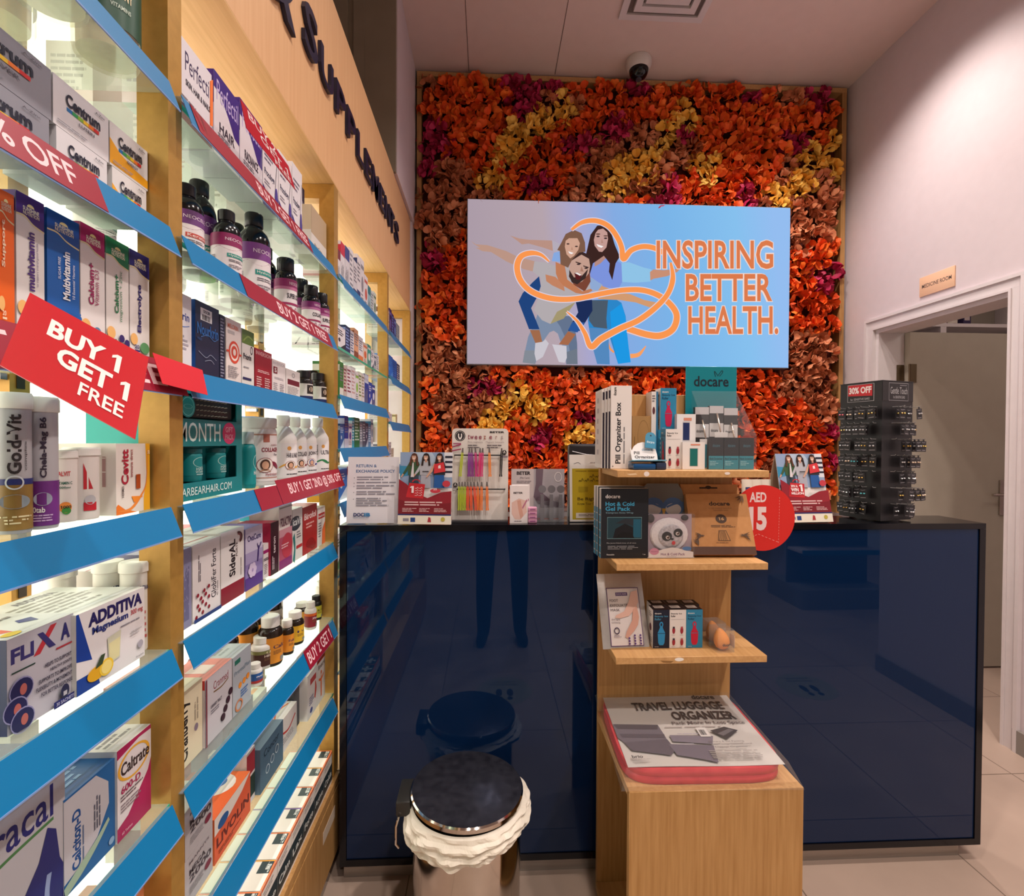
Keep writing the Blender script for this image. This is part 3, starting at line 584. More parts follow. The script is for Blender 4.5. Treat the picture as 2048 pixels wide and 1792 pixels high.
def bottle(kind, r, h, body, cap, lab=None, capk=None):
    b = MB(); c = MB(); l = None; bm_ = M(body) if isinstance(body, str) else body; cm_ = M(cap) if isinstance(cap, str) else cap
    if kind == 'pill':
        b.lathe([(r*.93, 0), (r, .004), (r, h*.66), (r*.97, h*.71), (r*.8, h*.765), (r*.68, h*.775), (r*.68, h*.80)], bm_)
        c.lathe([(r*.74, h*.785), (r*.76, h*.79), (r*.76, h*.985), (r*.70, h), (0, h)], cm_, 40, fn=RIB(20, .012)); z0, z1 = .008, h*.64
    elif kind == 'neo':
        b.lathe([(r*.92, 0), (r, .006), (r, h*.64), (r*.97, h*.69), (r*.82, h*.76), (r*.56, h*.81), (r*.5, h*.83), (r*.5, h*.86)], bm_)
        c.lathe([(r*.54, h*.845), (r*.56, h*.85), (r*.56, h*.985), (r*.5, h), (0, h)], cm_, 40, fn=RIB(20, .015)); z0, z1 = .01, h*.62
    elif kind == 'tube':
        b.lathe([(r*.95, 0), (r, .003), (r, h*.89)], bm_); c.lathe([(r*1.07, h*.885), (r*1.1, h*.89), (r*1.1, h*.98), (r*1.0, h), (0, h)], cm_); z0, z1 = .004, h*.87
    elif kind == 'jar':
        b.lathe([(r*.95, 0), (r, .005), (r, h*.8), (r*.95, h*.83), (r*.93, h*.85)], bm_); c.lathe([(r*1.0, h*.845), (r*1.01, h*.85), (r*1.01, h*.985), (r*.96, h), (0, h)], cm_, 60, fn=RIB(30, .006)); z0, z1 = .01, h*.78
    elif kind == 'syrup':
        b.lathe([(r*.95, 0), (r, .005), (r, h*.60), (r*.96, h*.66), (r*.55, h*.80), (r*.42, h*.83), (r*.42, h*.855)], bm_); c.lathe([(r*.46, h*.845), (r*.48, h*.85), (r*.48, h*.985), (r*.44, h), (0, h)], cm_, 40, fn=RIB(18, .015)); z0, z1 = .01, h*.58
    if lab:
        l = MB(); span, ops = lab[0], lab[1]; q = lab[2] if len(lab) > 2 else (z0, z1)
        cyl_face(l, r+.0003, q[0], q[1], span).draw(ops)
    return b, c, l
def sbot(label, z, pc, r, top, kind, body, cap, lab=None, X=-.53, name='vitamin_bottle', cat='bottle', group=None, h=None, rz=1.25, y=None):
    p = at(pc, top if top else 882, X=X); hh = min(h or (p.z-z+.004), head(z)); b, c, l = bottle(kind, r, hh, body, cap, lab)
    o = b.build(name, None, label, cat, group, None, (X, p.y if y is None else y, z-.0037), rz); c.build('cap' if kind != 'jar' else 'lid', o)
    if l: l.build('wrap_label', o)
    return o
# --- front bay, top shelf: clear jars of sweets
MJAR = clear_mat('jar_plastic', '#f6f3ea', .84, .08, '#e4d8c4', .2)
for i, (y, X, c) in enumerate(((.72, -.525, '#1f4a38'), (.63, -.525, '#20241f'), (.525, -.525, '#275a44'), (.665, -.62, '#31543f'))):
    o = sbot('clear gummy jar with dark green wrap label, %s of those on the topmost front shelf' % ordinal(i), LV['A'], 0, .038, 0, 'jar', MJAR, '#5a4a44', (200, [('r', 0, 0, 1, 1, c), ('r', 0, .72, 1, .76, '#c8b888'), ('t', 'The', .45, .55, .53, .64, '#e8d8b0'), ('t', 'GUMMY', .40, .40, .62, .54, '#e8d8b0'), ('t', 'VITAMINS', .42, .24, .6, .30, '#bfcfc0')], (.03, .125)), X, 'gummy_jar', 'jar', h=.16, y=y, rz=1.0)
    mb = MB(); mb.lathe([(0, .003), (.033, .004), (.034, .07), (0, .075)], noisy('gummy_fill', '#d8b494', '#e8ccac', (1, 1, 1), 90, .5)); mb.build('gummies', o)
# --- front bay, second shelf: multivitamin cartons stacked in pairs
def centrum(c, sub, bg, band=None):
    F = [('r', 0, 0, 1, 1, bg)]
    if band: F.append(('p', [(0, .62), (.25, .42), (.6, .3), (1, .25), (1, .05), (0, .05)], band))
    for k, cc in enumerate(('#1f6fae', '#2d9a58', '#8ab83a', '#f0c42a', '#ee7a28', '#cc2a2a')): F.append(('r', .22+k*.095, .44, .32+k*.095, .52, cc))
    return F+[('t', 'Centrum', .2, .54, .82, .80, '#1a1c30', 0, .03), ('t', sub, .42, .3, .70, .37, '#5a5560'), ('l', .05, .06, .6, .14, 2, '#8a8690'), ('t', 'A-Zinc', .72, .86, .9, .91, '#5a5560')]
Z = LV['B']
for i, (p0, p1, sub, bg, band, nm) in enumerate(((-60, 108, 'SILVER', '#8d8c96', None, 'silver grey multivitamin carton'), (110, 221, 'LUTEIN', '#dcd8dc', None, 'white multivitamin carton with rainbow bar'), (222, 298, 'ENERGY', '#e0dcdc', '#f0a820', 'white multivitamin carton with yellow swoosh'))):
    for k in range(2):
        y0, y1 = yof(p0, -.505) if p0 > 0 else .475, yof(p1, -.505)
        sbox(nm+(', lower of its stacked pair', ', upper of its stacked pair')[k], Z+k*.0585, 0, 0, 0, .06, bg, centrum('w', sub, bg, band), L=[('t', 'Centrum', .2, .5, .8, .75, '#1a1c30')], T=[('l', .1, .2, .8, .6, 4, '#a8a4ac')], h=.0578, ya=y0+(0 if k else .004), yb=y1-(0 if k else .003))
# --- front bay, third shelf: tall effervescent cartons
def sunshine(top, body, words, wc, dots=False):
    F = [('r', 0, 0, 1, 1, body), ('p', [(0, 1), (1, 1), (1, .80), (.6, .82), (.3, .86), (0, .855)], top), ('s', [(0, .85), (.3, .853), (.6, .815), (1, .795)], .012, '#e6d9a8'),
         ('e', .5, .925, .13, .022, '#f6e2a0', 0, 180), ('t', 'SUNSHINE', .22, .893, .8, .921, '#e8dcc0'), ('t', 'NUTRITION', .22, .864, .8, .89, '#e8dcc0')]
    for k, (s, x0, x1, y0, y1) in enumerate(words): F.append(('t', s, x0, y0, x1, y1, wc, 90, .03 if k == 0 else 0))
    F += [('e', .18, .23, .18, .05, '#f0b870'), ('t', '20', .2, .15, .42, .185, wc), ('r', .2, .125, .45, .14, wc)]
    return F
Z = LV['C']
SUN = [(-8, 28, '#e8641c', '#e8641c', [('Support', .2, .45, .48, .8)], '#f4d8b8', 'tall orange effervescent carton', 374),
       (30, 88, '#4a2878', '#e4dedc', [('multivitamin', .36, .62, .36, .76), ('to support overall good health', .68, .76, .4, .7)], '#4a2878', 'tall white effervescent carton with purple cap band', 379),
       (92, 158, '#1c4f9e', '#1f5fae', [('Multivitamin', .45, .68, .38, .74), ('SUGAR FREE', .3, .38, .52, .68), ('10 Essential Vitamins', .74, .82, .4, .66)], '#eef0f6', 'tall blue effervescent carton', 414),
       (159, 209, '#a8205c', '#e6dfdd', [('Calcium+', .3, .52, .4, .72), ('Vitamin D3', .54, .72, .4, .68)], '#9c2058', 'tall white effervescent carton with magenta cap band', 442),
       (210.5, 257, '#1f7a48', '#e6e0dc', [('Calcium+', .34, .52, .4, .72), ('magnesium + Zinc', .55, .7, .34, .76)], '#1f7a48', 'tall white effervescent carton with green cap band', 470),
       (258, 298, '#2a2470', '#e6e0de', [('Electrolyte', .36, .6, .3, .72)], '#2a2470', 'tall white effervescent carton with indigo cap band', 496)]
for p0, p1, tc, bc, wd, wc, nm, tp in SUN:
    F = sunshine(tc, bc, wd, wc)
    if 'blue' in nm:
        F += [('r', 0, 0, 1, .26, '#e2e4ea')]+[('e', (k*.37+.1) % 1, .05+.26*((k*.61) % 1), .02+.05*((k*.7) % 1), .008+.016*((k*.7) % 1), '#1f5fae') for k in range(26)]
    else: F += [('r', 0, 0, 1, .07, tc)]
    if 'magenta' in nm: F += [('e', .62, .19, .17, .045, '#5f86a8'), ('e', .82, .115, .15, .04, '#8a2a6a'), ('t', 'Ca', .55, .175, .7, .205, 'w'), ('t', 'D3', .75, .1, .89, .13, 'w')]
    if 'green' in nm: F += [('e', .62, .2, .12, .032, '#3a2a6a'), ('e', .85, .17, .12, .032, '#3a2a6a'), ('e', .72, .12, .12, .032, '#3a2a6a'), ('t', 'mg', .65, .108, .8, .132, 'w')]
    if 'indigo' in nm: F += [('e', .7, .17, .24, .05, '#5f9a68')]
    sbox(nm+' on the shelf behind the large red card', Z, p0, p1, tp, .038, bc if 'orange' in nm or 'tall blue' in nm else '#d9d2d0', F, L=[('l', .1, .1, .9, .8, 14, '#4a6aa8' if 'tall blue' in nm else '#b8b0b0'), ('r', 0, .86, 1, 1, tc)], T=[('r', 0, 0, 1, 1, tc)], X=-.50)
    if 'orange' not in nm:
        sbox(nm+', spare one standing directly behind', Z, p0, p1, tp, .038, '#d9d2d0', L=[('r', 0, .86, 1, 1, tc)], T=[('r', 0, 0, 1, 1, tc)], X=-.542)
# --- front bay, fourth shelf: effervescent tubes and a carton
Z = LV['D']
def vtext(s, c, x0=.36, x1=.6, y0=.4, y1=.95): return ('t', s, x0, y0, x1, y1, c, 90, .03)
sbot('grey and gold effervescent tube with bold upright lettering and white lid', Z, 27, .0145, 786, 'tube', '#a9a6aa', '#e6e1da', (320, [('r', 0, 0, 1, .42, '#8a6a34'), ('r', 0, .38, 1, .43, '#242c6a'), vtext('Gold-Vit', '#2c2426', .43, .57, .47, .97), ('t', 'complex', .6, .5, .63, .75, '#4a4448', 90), ('e', .5, .24, .16, .06, '#9aa2ac'), ('o', .5, .4, .09, .06, .2, '#c8ccd2'), ('l', .3, .04, .7, .12, 3, '#d8c8a0')]), -.522, 'effervescent_tube', 'tube', rz=.75)
sbot('grey and violet effervescent tube with white lid', Z, 83, .0145, 795, 'tube', '#b4b1b6', '#e6e1da', (320, [('r', 0, 0, 1, .40, '#6a2a7a'), vtext('Chela-Mag B6', '#33283a', .47, .56, .43, .97), ('e', .5, .24, .1, .06, '#9a9cb0'), ('t', '20tab', .36, .12, .52, .17, 'w'), ('l', .4, .03, .62, .1, 3, '#c8a8d0')]), -.518, 'effervescent_tube', 'tube', rz=.75)
sbot('white vitamin tube with green and orange print and white lid', Z, 124, .0155, 900, 'tube', '#e2d8d2', '#e8e2dc', (320, [('t', 'SALVIT', .42, .72, .58, .80, '#c0303a'), ('t', 'VITAMIN C', .42, .58, .6, .63, '#1c5a48'), ('t', '1000mg', .44, .5, .58, .55, '#1c5a48'), ('e', .52, .2, .07, .09, '#e88a3a'), ('e', .53, .14, .05, .06, '#3f8a3a'), ('t', '1000', .47, .18, .58, .23, '#2a3a2a')]), -.535, 'effervescent_tube', 'tube', rz=.75)
sbot('white effervescent tube with barcode and red triangle', Z, 163, .018, 895, 'tube', '#e2d8d2', '#e8e2dc', (320, [('b', .34, .5, .42, .85, '#3a3436', 1), ('p', [(.5, .46), (.5, .9), (.6, .46)], '#b8202c'), ('r', .5, .1, .64, .24, '#b8202c'), ('e', .57, .28, .06, .08, '#b8b4b8'), ('l', .36, .05, .44, .45, 8, '#6a6266', 1)]), -.528, 'effervescent_tube', 'tube', rz=.75)
CEV = [('p', [(.8, 0), (1, 0), (1, 1), (.86, 1), (.9, .5), (.8, .2)], '#f2b02a'), ('p', [(0, 0), (.6, 0), (.25, .06), (.05, .15), (0, .12)], '#ee7a2a'), ('s', [(.05, .05), (.4, .06), (.7, .22), (.88, .42), (.92, .9)], [.01, .05, .03, .01], '#ee8a3a'), ('p', [(.42, .24), (.78, .22), (.5, .14)], '#ee8a30'),
       ('t', 'Cevitt', .14, .42, .34, .92, '#b0203a', 90, .03), ('t', 'immune direct', .39, .52, .46, .92, '#9a3a3a', 90), ('t', 'HERMES', .14, .24, .2, .4, '#4a3a3a', 90), ('r', .55, .34, .68, .55, '#a8481c'), ('t', '20', .9, .84, .97, .9, '#fbe8c0', 90)]
sbox('white and orange immune vitamin carton standing by the brass post', Z, 231, 314, 888, .085, '#e6dcd4', CEV, L=[('t', 'Cevitt', .08, .5, .3, .9, '#b0203a', 90, .02), ('l', .35, .4, .9, .95, 5, '#b08a88', 1), ('b', .1, .08, .35, .42, '#2a2628', 1), ('t', 'DOCIB', .6, .1, .72, .32, '#2a3a7a', 90)], X=-.502, yb=.768)
# --- front bay, fifth shelf: sachet cartons, white tubs behind
Z = LV['E']
FLX = [('r', 0, 0, 1, 1, '#b9b6c0'), ('t', 'FLI', .05, .72, .37, .88, '#3a3570', 0, .04), ('p', [(.36, .70), (.46, .70), (.72, .97), (.62, .97)], '#b8353f'), ('p', [(.42, .93), (.5, .93), (.70, .72), (.6, .72)], '#3a3570'), ('t', 'A', .78, .74, .93, .93, '#2a2a68', 0, .04), ('r', .05, .62, .38, .635, '#1c3a30'), ('r', .7, .66, .96, .68, '#a8303a')]
for k, s in enumerate(('HELPS TO SUPPORT', 'HEALTHY JOINTS', 'SUPPORTS TO IMPROVE', 'FLEXIBILITY & MOVEMENT', 'FOR BETTER RESPONSE')): FLX.append(('t', s, (.52, .60, .42, .38, .45)[k], .52-k*.075, .95, .565-k*.075, '#3a3448'))
for x, y in ((.17, .42), (.08, .24), (.17, .1)): FLX += [('e', x, y, .17, .135, '#8a88b0'), ('e', x, y, .155, .12, '#242450'), ('e', x+.02, y, .05, .06, '#b0605a')]
FLX += [('r', .62, .0, 1, .08, '#26266a'), ('t', '30 SACHETS', .66, .02, .96, .06, '#b8b8d8'), ('e', .8, .15, .07, .08, '#2a2a4a'), ('r', .77, .1, .83, .15, '#b9b6c0')]
sbox('large pale grey joint sachet carton with navy side on the fifth shelf', Z, 12, 147.5, 1282, .11, '#d8d4d4', FLX, L=[('r', 0, 0, 1, 1, '#232a55'), ('l', .1, .5, .9, .9, 6, '#8a90b8')], T=[('p', [(.05, .3), (.3, .15), (.35, .3), (.1, .45)], '#d85a4a'), ('p', [(.6, .3), (.75, .2), (.85, .35), (.68, .4)], '#2a3a7a'), ('e', .2, .1, .12, .06, '#e8c02a'), ('l', .3, .5, .95, .9, 4, '#8a8484')], X=-.505)
ADD = [('r', 0, 0, 1, 1, '#e2dee0'), ('p', [(0, .42), (0, 1), (.03, 1), (.2, .36)], '#1c3f98'), ('p', [(0, .0), (.3, 0), (.26, .2), (0, .2)], '#1c3f98'), ('t', 'ADDITIVA', .15, .78, .95, .95, '#26205c', 0, .045), ('t', 'Magnesium', .2, .64, .72, .76, '#26327a', 0, .03), ('t', '300 mg', .76, .66, .96, .75, '#b82a3a', 0, .01), ('l', .6, .56, .96, .6, 1, '#8a8690'),
       ('p', [(.42, .18), (.58, .2), (.6, .56), (.40, .53)], '#cfcfb8'), ('p', [(.43, .2), (.57, .22), (.585, .47), (.415, .45)], '#dcd6a4'), ('e', .24, .16, .12, .09, '#e2a81c'), ('e', .38, .17, .1, .11, '#f0c83a'), ('e', .38, .17, .075, .085, '#f4dc80'), ('p', [(.22, .22), (.3, .36), (.36, .36), (.32, .24)], '#3a4a30'), ('l', .75, .38, .96, .46, 2, '#b0acb0'), ('e', .9, .22, .045, .055, '#a8a4b0'), ('t', '20 sachets', .82, .05, .95, .075, '#8a8690')]
sbox('white magnesium carton with navy corners and lemon picture', Z, 151, 289.5, 1232, .125, '#e0dcd8', ADD, L=[('l', .1, .3, .9, .8, 8, '#a8a4ac')], T=[('l', .1, .2, .9, .75, 6, '#9a948e'), ('t', 'ADDITIVA', .3, .8, .8, .9, '#8a848c')], X=-.499)
for i, (pc, tp, r, X) in enumerate(((119, 1136, .019, -.642), (217, 1122, .0185, -.566), (270, 1122, .0185, -.5275))):
    sbot('white supplement tub, %s of the three near the magnesium carton' % ordinal(i), Z, pc, r, tp, 'tube', '#e8e2d8', '#ece6dc', (300, [('b', .42, .3, .5, .6, '#5a5658'), ('t', 'ADDITIVA', .44, .78, .62, .84, '#2a2a60'), ('l', .4, .1, .6, .5, 5, '#c05a5a')]), X, 'supplement_tub', 'tub', rz=.9)
# --- front bay, sixth shelf
Z = LV['F']
XTR = [('r', 0, 0, 1, 1, '#b6b4ba'), ('t', 'Xtracal', .18, .6, .9, .8, '#2a2a70', 0, .01), ('s', [(.15, .5), (.5, .56), (.9, .58)], .02, '#4a7a4a'), ('p', [(.6, .0), (.66, .25), (.78, .38), (.85, .55), (.92, .5), (.95, .3), (1, .2), (1, 0)], '#2a2a6a'), ('s', [(.85, 0), (.84, .15), (.86, .26)], .04, '#8a9ac0'), ('t', 'bones', .25, .1, .5, .2, '#3a3a60')]
sbox('wide grey calcium carton with blue top and spine picture', Z, -70, 125, 1627, .16, '#24489a', XTR, T=[('r', 0, 0, 1, 1, '#24489a'), ('r', .3, .1, .8, .4, '#c8d8cc'), ('t', 'Xtracal', .35, .5, .8, .7, '#c8c8e0')], X=-.503, yb=yof(125, -.503), ya=.455)
CAL = [('r', 0, 0, 1, 1, '#26609a'), ('p', [(.0, .98), (.6, .98), (.85, .8), (.86, .55), (.62, .3), (.3, .18), (0, .13)], '#b9b6bc'), ('t', 'Calciton-D', .14, .18, .3, .8, '#1c4a88', 90, .035), ('l', .33, .2, .38, .75, 1, '#5a6a8a', 1), ('l', .55, .4, .7, .8, 3, '#5a5a6a', 1), ('s', [(.0, .05), (.3, .14), (.6, .25), (.85, .38)], [.1, .12, .08, .05], '#9ab09a'), ('e', .9, .1, .06, .04, '#8aa8c8')]
sbox('blue and white calcium carton with curved white panel', Z, 125.8, 231, 1604, .12, '#26609a', CAL, L=[('r', 0, 0, 1, 1, '#d8d4d4')], T=[('r', .2, .55, .9, .9, '#d8d8dc'), ('l', .1, .1, .8, .5, 5, '#8ab0d8')], X=-.502)
CLT = [('r', 0, 0, 1, 1, '#a82458'), ('p', [(0, .98), (0, .15), (.3, .2), (.6, .35), (.9, .5), (1, .62), (1, .95)], '#dcd6d8'), ('p', [(0, 1), (0, .9), (.5, .95), (1, 1)], '#a82458'), ('o', .48, .75, .47, .17, .14, '#e2a838'), ('t', 'Caltrate', .1, .68, .93, .82, '#3a2c2c', 0, .02), ('t', '600-D', .1, .49, .66, .57, '#a82458'), ('l', .08, .4, .8, .47, 2, '#6a5a60'), ('l', .08, .28, .7, .38, 3, '#8a7a80'), ('t', '60 Tablets', .1, .05, .4, .08, '#e0a8b8')]
sbox('white and magenta calcium carton with gold oval by the brass post', Z, 233, 302, 1505, .075, '#e4ded8', CLT, T=[('l', .1, .2, .9, .7, 4, '#8a8484'), ('e', .3, .75, .12, .06, '#e08a8a')], X=-.499)
for i, (y, h) in enumerate(((.50, .105), (.60, .12), (.66, .118))):
    sbox('plain white leaflet printed carton, %s of three at the back of the sixth shelf' % ordinal(i), Z, 0, 0, 0, .05, '#ded8d0', [('l', .1, .1, .9, .9, 10, '#a8a29c')], L=[('l', .1, .2, .9, .9, 8, '#b0aaa4')], X=-.672, h=h, ya=y, yb=y+.055)
sbox('pale carton at the back corner behind the magenta calcium carton', Z, 0, 0, 0, .04, '#d8d2c8', X=-.66, h=.135, ya=.72, yb=.765)
# --- front bay, seventh shelf
for i, (a, b, h, c) in enumerate(((.50, .56, .11, '#e8a888'), (.565, .62, .12, '#e8e0d8'), (.625, .69, .125, '#f0b090'), (.695, .755, .13, '#f09a68'))):
    sbox('%s carton, %s on the low shelf of the front bay' % (('peach', 'white', 'pale orange', 'orange')[i], ordinal(i)), LV['G'], 0, 0, 0, .08, c, [('t', 'MEGA', .2, .6, .8, .7, '#f8e0d0'), ('t', '2000', .2, .45, .8, .57, '#f8e0d0')], h=h, ya=a, yb=b)
# teal box in middle bay seen through the frame is the gift pack (below)

# large tilted red card on a clear stem
wb = empty('offer_card', 'large tilted red card reading buy one get one free, hanging out from the shelf edge', 'sign', (0, 0, 0))
cs = [at(60, 585, Y=.463*1.07), at(297, 715, Y=.463*1.057), at(270, 878, Y=.463*.927), at(0, 730, Y=.463*.941)]
mb = MB(); mb.sheet([cs[3], cs[2], cs[1], cs[0]], .0012, M('#b51122', .4))
f = plane_face(mb, cs[3], cs[2]-cs[3], cs[0]-cs[3])
for s, x0, x1, y0, y1, b in (('BUY 1', .22, .80, .60, .82, .035), ('GET 1', .34, .90, .335, .555, .035), ('FREE', .55, .89, .13, .28, .015)): f.text(s, x0, y0, x1, y1, '#f0dcdc', 0, b)
mb.build('card', wb)
mb = MB(); mb.tube([(-.455, .56, LV['C']-.01), (-.43, .52, 1.44), cs[0]*.4+cs[2]*.6+Vector((0, .004, 0))], .0016, MCLEAR, 6); mb.build('stem', wb)
# offer card in front of the top-shelf hair cartons
Xp = -.447; p = [at(a, b, X=Xp) for a, b in ((493, 256), (591, 380), (577, 332), (481, 198))]
wb = empty('offer_card', 'red buy two get one free card standing over the top shelf hair cartons', 'sign', (0, 0, 0))
mb = MB(); mb.sheet(p, .001, M('#b8182a', .4)); f = plane_face(mb, p[0], p[1]-p[0], p[3]-p[0])
for s, x0, x1, y0, y1 in (('BUY 2', .1, .62, .62, .93), ('GET 1', .28, .86, .31, .59), ('FREE', .54, .9, .07, .27)): f.text(s, x0, y0, x1, y1, '#f0dcdc', 0, .012)
mb.build('card', wb); mb = MB(); mb.tube([p[0]*.7+p[1]*.3+Vector((-.002, 0, .002)), Vector((-.455, (p[0]*.7+p[1]*.3).y, LV['A']-.006))], .0016, MCLEAR, 6); mb.build('stem', wb)
mb = MB(); cs2 = [at(421, 251, X=-.447), at(426, 253, X=-.447), at(426, 160, X=-.447), at(421, 162, X=-.447)]; mb.sheet(cs2, .001, M('#f07a38'))
mb.build('divider_tab', None, 'thin orange divider tab between the first two hair cartons on the top shelf', 'divider')
# --- middle bay, top shelf: hair and skin cartons
Z = LV['A']; WH = '#e4dfe2'; X2 = -.497
def perf(top, sub, band=None):
    F = [('r', 0, 0, 1, 1, '#e2dde4')]
    if top == 'w': F += [('t', 'Perfectil', .35, .64, .97, .88, '#3a2c58', 0, 0), ('r', 0, 0, 1, .2, '#6a1420')]
    else: F += [('p', [(0, 1), (1, 1), (1, .42), (.8, .45), (.55, .62), (.25, .78), (0, .80)], '#3c2080'), ('t', 'Perfectil', .1, .68, .95, .93, '#c8b8e4', 0, 0)]
    return F+[('t', sub, .2 if top != 'w' else .36, .32 if top != 'w' else .45, .8 if top != 'w' else .95, .44 if top != 'w' else .54, '#3a3444'), ('l', .15, .24, .7, .30, 2, '#8a8490')]
sbox('white hair and nails carton with dark red base band, front of the top shelf row', Z, 364, 423, 73, .07, WH, perf('w', 'SKIN, HAIR & NAILS'), L=[('l', .1, .2, .9, .9, 8, '#b0a8b4')], X=X2, ya=.807)
sbox('white hair carton with purple wave, next to the orange divider tab', Z, 427, 478, 137, .07, '#dcd4e4', perf('p', 'HAIR'), L=[('r', 0, .6, 1, 1, '#3c2080')], X=X2)
sbox('white radiance carton with purple wave behind the offer card', Z, 479, 524, 194, .07, '#dcd4e4', perf('p', 'RADIANCE'), L=[('r', 0, .6, 1, 1, '#3c2080')], X=X2)
PRO = [('r', 0, 0, 1, 1, '#e4dfe4'), ('l', .1, .62, .75, .8, 3, '#6a6478'), ('t', 'Procologe', .1, .42, .75, .54, '#3a3a5a'), ('l', .1, .3, .6, .38, 2, '#8a8490'), ('p', [(0, 0), (1, 0), (1, .3), (.7, .1), (.4, .16), (0, .28)], '#3c2a80'), ('s', [(.75, 0), (.82, .5), (.95, .85)], .02, '#4a4458'), ('e', .86, .28, .1, .14, '#4a3c90')]
for i, (a, b, t) in enumerate(((525, 556, 262), (557, 583, 298), (584, 604, 322))):
    sbox('white carton with violet swoosh, %s of three beyond the radiance carton' % ordinal(i), Z, a, b, t, .06, '#e0dbe0', PRO, X=X2)
for i, (a, b, t) in enumerate(((580, 594, 345), (598, 609, 378))):
    sbox('carton with navy upper half, %s of two on the top shelf' % ordinal(i), Z, a, b, t-12, .05, '#e2dde0', [('r', 0, .45, 1, 1, '#1c2a5c'), ('t', 'Colic', .1, .66, .9, .82, '#c8d0e8')], X=-.545)
sbox('tan and white carton at the far end of the middle bay top shelf', Z, 622, 652, 408, .06, '#cbb89c', [('r', 0, 0, 1, .45, '#dcd6d0'), ('r', 0, .45, 1, 1, '#b9a284'), ('t', 'BioCap', .2, .2, .7, .3, '#8a7a6a')], L=[('r', 0, 0, 1, .5, '#ddd8d2')], X=X2, yb=1.565)
for i, (a, y) in enumerate(((.82, .1), (.95, .11), (1.08, .1), (1.22, .12), (1.38, .1))):
    sbox('pale carton standing at the back of the top shelf, %s from the brass post' % ordinal(i), Z, 0, 0, 0, .07, ('#e0dcd4', '#d8d0c8', '#c8dcd0', '#e0dcd8', '#d4d8dc')[i], T=[('r', 0, 0, 1, 1, '#c8c4bc')], L=[('l', .1, .2, .9, .8, 6, '#a8a49c')], X=-.62, h=y, ya=a, yb=a+.09)
# --- second shelf: black bottles
Z = LV['B']; MBOT = M('#17151a', .16); MCAP = M('#1a191d', .3)
def neo(c1, c2, big=1, words=('Hyaluronic',), teal='#1f8a80'):
    ops = [('r', 0, 0, 1, 1, '#e0d8da'), ('r', 0, .66, 1, 1, c1), ('p', [(.05*k, .66-.1*abs(math.sin(k*.55))*1.2) for k in range(21)]+[(1, .67), (0, .67)], c2), ('t', 'NEOCELL', .36, .80, .64, .88, '#e8d8e4', 0, 0)]
    for k, w in enumerate(words): ops += [('r', .38, .36-k*.2, .66, .46-k*.2, teal), ('t', w, .4, .375-k*.2, .63, .445-k*.2, 'w', 0, 0)]
    return (310, ops+[('l', .4, .22, .62, .3, 2, '#5a5660'), ('l', .4, .06, .6, .16, 2, '#8a8088'), ('b', .18, .1, .24, .4, '#5a5660', 1)])
NE = [(372, .027, 372, 'neo', '#6a3a78', '#a86a98', 'tall black bottle with purple label, partly behind the brass post', -.525, 'Keratin'),
      (399, .029, 365, 'neo', '#7a3f86', '#b07aa0', 'tall black bottle with purple label and teal band, second along the shelf', -.555, 'Hyaluronic'),
      (453, .026, 424, 'neo', '#8a2458', '#b8507c', 'shorter black bottle with crimson topped label in the front row', -.502, 'Hyaluronic'),
      (470, .033, 393, 'neo', '#7a3f86', '#b07aa0', 'tall black bottle rising behind the crimson labelled bottle', -.585, 'Hyaluronic'),
      (508, .033, 428, 'neo', '#7a3f86', '#b07aa0', 'tall black bottle with long white label in the middle of the row', -.517, 'Hyaluronic'),
      (532, .027, 460, 'neo', '#7a3f86', '#b07aa0', 'black bottle behind and beyond the long white label bottle', -.575, 'Collagen'),
      (571, .027, 519, 'pill', '#8a2860', '#b86a90', 'black super collagen tub bottle with ribbed cap', -.52, 'SUPER COLL'),
      (602, .025, 560, 'pill', '#7a2a6a', '#b06a98', 'black bottle just beyond the super collagen bottle', -.552, 'Marine'),
      (622, .025, 573, 'pill', '#7a2a6a', '#b06a98', 'black collagen bottle with purple band, next but one to the far brass post', -.51, 'COLLAGEN'),
      (642, .024, 588, 'pill', '#8a2a6a', '#b06a98', 'black super collagen bottle against the far brass post', -.503, 'SUPER COLL')]
for pc, r, t, kd, c1, c2, nm, X, w in NE:
    if kd == 'neo': lab = neo(c1, c2, 1, (w,), '#c04a40' if w == 'Keratin' else '#5a2a60' if w == 'Collagen' else '#1f8a80')
    else: lab = (310, [('r', 0, 0, 1, 1, '#e2dadc'), ('r', 0, .78, 1, 1, c1), ('r', 0, .7, 1, .78, c2), ('t', 'NEOCELL', .42, .84, .62, .92, '#e8d0dc', 0, 0), ('t', w, .38, .46, .66, .6, '#2a2430', 0, .03), ('r', 0, .28, 1, .34, '#9a2a5a'), ('o', .44, .14, .03, .09, .3, '#b06a80'), ('o', .54, .14, .03, .09, .3, '#b06a80')])
    sbot(nm, Z, pc, r, t, kd, MBOT, MCAP, lab, X, 'supplement_bottle', rz=1.15, y=max(at(pc, 500, X=X).y, .838 if pc < 380 else 0))
for i, (y, r) in enumerate(((.87, .028), (1.06, .031), (1.25, .03), (1.36, .028), (1.46, .028))):
    sbot('black supplement bottle in the back row, %s along' % ordinal(i), Z, 0, r, 0, 'neo', MBOT, MCAP, neo('#7a3f86', '#b07aa0'), -.655, 'supplement_bottle', h=.15, y=y, rz=1.2)
